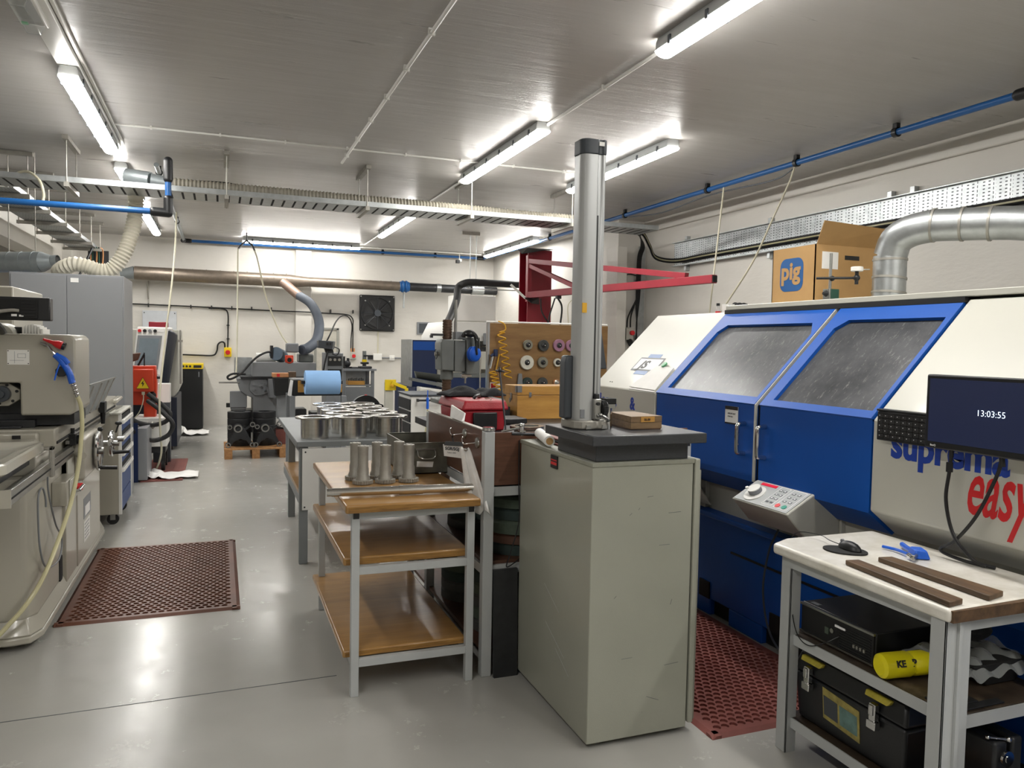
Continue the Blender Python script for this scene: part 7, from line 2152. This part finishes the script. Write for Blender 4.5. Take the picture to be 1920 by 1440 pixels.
for a in ((2.41, 1.60, .042, 'wheel_grey', 'grey white wheel, top left on the board'), (2.553, 1.597, .048, 'wheel_dark', 'dark grey wheel, top middle on the board'), (2.695, 1.60, .052, 'wheel_pink', 'pink wheel, fully visible in the top row'),
          (2.81, 1.60, .05, 'wheel_pink', 'pink wheel half hidden by the measuring column'), (2.405, 1.452, .06, 'wheel_white', 'large cream white wheel, left of the middle row'), (2.548, 1.455, .046, 'wheel_grey', 'grey wheel with a tan ring, middle row centre'),
          (2.685, 1.455, .036, 'wheel_white', 'small white wheel, right of the middle row'), (2.412, 1.283, .045, 'wheel_green_dark', 'green black wheel, bottom left on the board'), (2.55, 1.283, .045, 'wheel_dark', 'charcoal wheel, bottom middle on the board'),
          (2.678, 1.285, .028, 'copper_hose', 'tiny brown ring, bottom right on the board')):
    bw(*a)
g = G()
pts = [(2.14, 5.97, 1.79), (2.19, 5.965, 1.77), (2.20, 5.96, 1.72), (2.15, 5.965, 1.70)]
ctr = [(2.17, 1.70), (2.18, 1.62), (2.20, 1.55), (2.215, 1.46), (2.225, 1.38), (2.24, 1.30)]
for i in range(60):
    k = i / 59
    a = i / 59 * 7 * 2 * math.pi
    pts.append((2.16 + .07 * k + .032 * math.cos(a), 5.955 + .018 * math.sin(a), 1.70 - .38 * k))
g.tube(pts, .0055, 6, 3)
pts = []
for i in range(40):
    k = i / 39
    a = k * 5 * 2 * math.pi
    pts.append((2.09 + .06 * k + .03 * math.cos(a), 5.955 + .018 * math.sin(a), 1.38 - .16 * k))
g.tube([(2.15, 5.96, 1.52)] + pts, .0055, 6, 3)
tag(B('coiled_hose', g, 'gold'), 'yellow coiled air hose hanging at the left edge of the plywood board', 'hose')
t = T('air_gun', 'small dark blue and silver air gun hanging by the yellow coiled hose', 'air gun', (2.09, 5.96, 1.45))
B('body', G().box(2.10, 2.13, 5.94, 5.97, 1.50, 1.56).cyl((2.075, 5.955, 1.50), (2.10, 5.955, 1.52), .012), 'blue_dark', t, .005)
B('barrel', G().cyl((2.09, 5.955, 1.50), (2.07, 5.955, 1.40), .011), 'chrome', t)
g = G().box(2.9, 3.0, 6.1, 6.15, 1.9, 2.35)
# brown board leaning
g = G().box(3.0, 3.12, 6.5, 6.53, 1.0, 2.25)
# ================================================================== NAVY AND WHITE GRINDER BACK RIGHT
t = T('cnc_grinder', 'navy blue and white grinding machine at the back right', 'machine', (3.0, 10.6, 0))
B('base', G().box(2.45, 3.7, 10.1, 11.4, 0.0, 1.0), 'blue_dark', t, .01)
B('side_cabinet', G().box(2.44, 2.80, 10.3, 10.9, 1.0, 1.64), 'blue_dark', t, .004)
B('inner_blue', G().box(2.46, 2.79, 10.29, 10.3, 1.50, 1.62), 'blue', t)
B('cabinet_edge', G().box(2.43, 2.45, 10.28, 10.9, 1.0, 1.645), 'galv', t)
B('chute_tray', G().hexa([(2.45, 10.0, 1.13), (2.85, 10.0, 1.06), (2.85, 10.1, 1.06), (2.45, 10.1, 1.13)], [(2.37, 9.8, 1.23), (2.85, 9.8, 1.17), (2.85, 9.85, 1.17), (2.37, 9.85, 1.23)]), 'iron', t)
B('grey_apron', G().hexa([(2.36, 9.9, 1.10), (2.85, 9.9, 1.0), (2.85, 10.1, 1.0), (2.36, 10.1, 1.10)], [(2.36, 9.9, 1.14), (2.85, 9.9, 1.05), (2.85, 10.1, 1.05), (2.36, 10.1, 1.14)]), 'iron', t)
B('white_slide', G().hexa([(2.42, 9.7, .93), (2.80, 9.7, .86), (2.80, 9.9, .86), (2.42, 9.9, .93)], [(2.42, 9.7, 1.03), (2.80, 9.7, .98), (2.80, 9.9, .98), (2.42, 9.9, 1.03)]), 'white', t, .01)
B('slide_carriage', G().box(2.40, 2.55, 9.62, 9.72, .86, 1.0).box(2.6, 2.68, 9.62, 9.7, .88, .97), 'machine_grey', t, .01)
B('hood', G().prism([(2.80, 1.70), (2.90, 1.90), (3.55, 1.90), (3.55, 1.64), (2.80, 1.62)], 'y', 10.1, 11.2), 'white', t, .01)
B('hood_back', G().box(2.82, 3.6, 10.35, 11.2, 1.0, 1.66), 'machine_grey', t)
B('exhaust_box', G().box(3.65, 4.34, 12.25, 12.75, 1.98, 2.41), 'white', t, .005)
B('exhaust_support', G().box(3.65, 4.34, 12.25, 12.75, 0, 1.98), 'machine_grey', t)
B('black_band', G().box(3.14, 3.55, 10.05, 10.3, 1.52, 1.56).box(3.14, 3.55, 10.05, 10.3, 1.575, 1.59), 'black', t)
B('work_head', G().box(3.15, 3.55, 10.0, 10.3, 1.25, 1.50), 'machine_grey', t, .01)
B('small_head', G().box(3.38, 3.46, 9.98, 10.05, 1.59, 1.75), 'mid_plastic', t, .01)
B('lower_panel', G().box(2.86, 3.55, 10.0, 10.1, .9, 1.14), 'blue_dark', t, .004)
B('trim_line', G().box(2.80, 3.55, 9.99, 10.1, 1.14, 1.20), 'iron', t)
B('steel_rod', G().cyl((3.30, 9.9, .95), (3.30, 9.9, 1.45), .01), 'steel_dull', t)
t = T('suction_hose', 'black suction hose rising from the navy machine to a hung rail', 'hose', (4.0, 12, 2.4))
B('hose_line', G().tube([(3.20, 11.2, 1.90), (3.35, 11.5, 2.05), (3.52, 11.8, 2.30), (3.60, 12.0, 2.50), (3.70, 12.0, 2.575), (3.85, 12.0, 2.60), (4.3, 12.0, 2.60), (4.85, 12.0, 2.60)], .058, 16), 'rubber', t)
B('support_rail', G().box(3.75, 4.9, 11.98, 12.02, 2.49, 2.505), 'galv', t)
for x in (3.80, 3.90):
    B('hanger_rod', G().cyl((x, 12.0, 2.49), (x, 12.0, CZ - .03), .006, n=8), 'galv', t)
B('ceiling_bracket', G().box(3.65, 3.95, 11.97, 12.03, CZ - .05, CZ), 'steel_dull', t)

# ================================================================== RED JIB CRANE
t = T('jib_crane', 'red jib crane on a steel column at the back right', 'crane', (4.2, 10.1, 0))
g = G()
g.box(4.02, 4.38, 10.02, 10.04, 0, 2.93)
g.box(4.02, 4.38, 10.34, 10.36, 0, 2.93)
g.box(4.19, 4.21, 10.04, 10.34, 0, 2.93)
B('column', g, 'red', t)
B('cap_plate', G().hexa([(3.86, 9.86, 2.84), (4.15, 9.86, 2.90), (4.42, 10.0, 2.95), (4.0, 10.0, 2.95)], [(3.86, 9.86, 2.85), (4.15, 9.86, 2.91), (4.42, 10.38, 2.965), (4.0, 10.38, 2.965)]), 'dark_iron', t)
B('base_plate', G().box(3.9, 4.5, 9.9, 10.5, 0, .03), 'red', t)
B('pivot_post', G().box(3.97, 4.03, 9.90, 9.98, 2.20, 2.84), 'red', t, .003)
B('pivot_plate', G().hexa([(3.90, 9.82, 2.24), (4.0, 9.82, 2.17), (4.18, 9.98, 2.17), (3.98, 10.02, 2.24)], [(3.90, 9.82, 2.25), (4.0, 9.82, 2.185), (4.18, 9.98, 2.26), (3.98, 10.02, 2.25)]), 'black', t)
B('boom', G().beam((4.0, 9.95, 2.29), (4.70, 6.62, 2.305), .075, .085), 'red', t, .004)
B('boom_end', G().beam((4.698, 6.63, 2.305), (4.702, 6.61, 2.305), .06, .065), 'dark', t)
B('tie_bar', G().beam((4.0, 9.93, 2.76), (4.62, 7.0, 2.36), .06, .065), 'red', t, .003)
B('strut', G().beam((4.0, 9.93, 2.70), (4.235, 8.83, 2.33), .05, .055), 'red', t, .003)
B('bracket_arm', G().beam((3.72, 9.9, 2.42), (3.92, 9.85, 2.24), .03, .03), 'white', t)
for k, y in enumerate((9.25, 8.85)):
    x = 4.0 + (9.95 - y) * .21
    B('trolley', G().box(x - .03, x + .03, y - .03, y + .03, 2.21, 2.25), 'dark_iron', t)
g = G()
g.tube([(4.12, 9.3, 2.22), (4.05, 9.3, 2.0), (4.02, 9.3, 1.88), (3.9, 9.35, 1.80)], .010, 6)
g.tube([(4.14, 9.25, 2.22), (4.20, 9.25, 2.1), (4.18, 9.25, 1.85)], .012, 6)
g.tube([(4.0, 9.5, 2.22), (4.02, 9.5, 2.05), (4.1, 9.45, 1.9), (4.17, 9.4, 1.78)], .010, 6)
tag(B('hoist_cables', g, 'black_matt'), 'black cables looping below the first trolley of the red boom', 'cable')
g = G()
g.tube([(4.22, 8.9, 2.21), (4.13, 8.9, 2.12), (4.13, 8.9, 1.95), (4.15, 8.9, 1.80)], .007, 6, m=1)
g.tube([(4.23, 8.85, 2.21), (4.30, 8.85, 2.1), (4.34, 8.85, 1.9), (4.38, 8.85, 1.80)], .010, 6)
tag(B('hoist_cables', g, ['black_matt', 'cream']), 'black and white cables looping below the second trolley of the red boom', 'cable')
g = G().tube([(4.72, 9.4, 3.2), (4.76, 9.5, 2.9), (4.74, 9.5, 2.4), (4.77, 9.5, 2.1), (4.72, 9.5, 1.75)], .07, 14)
tag(B('insulated_pipe', g, mat('pinkish foil wrap', '#c9aeb0', .3, .5, .2, 25, bump=.5)), 'pinkish foil wrapped hose beside the measuring column', 'pipe')
g = G().cyl((4.72, 9.42, 1.9), (4.72, 9.36, 1.9), .09, n=24)
tag(B('hose_reel', g, 'text_red'), 'small red reel low beside the foil wrapped hose', 'reel')
t = T('spare_board', 'narrow brown board standing to the right of the measuring column', 'board', (3.3, 6.3, 0))
tag(B('plywood_sheet', G().box(3.9, 4.12, 8.2, 8.23, 0.0, 1.66), 'ply'), 'plywood strip visible between the grey column and the white cover', 'panel')
bpy.data.objects.remove(t)
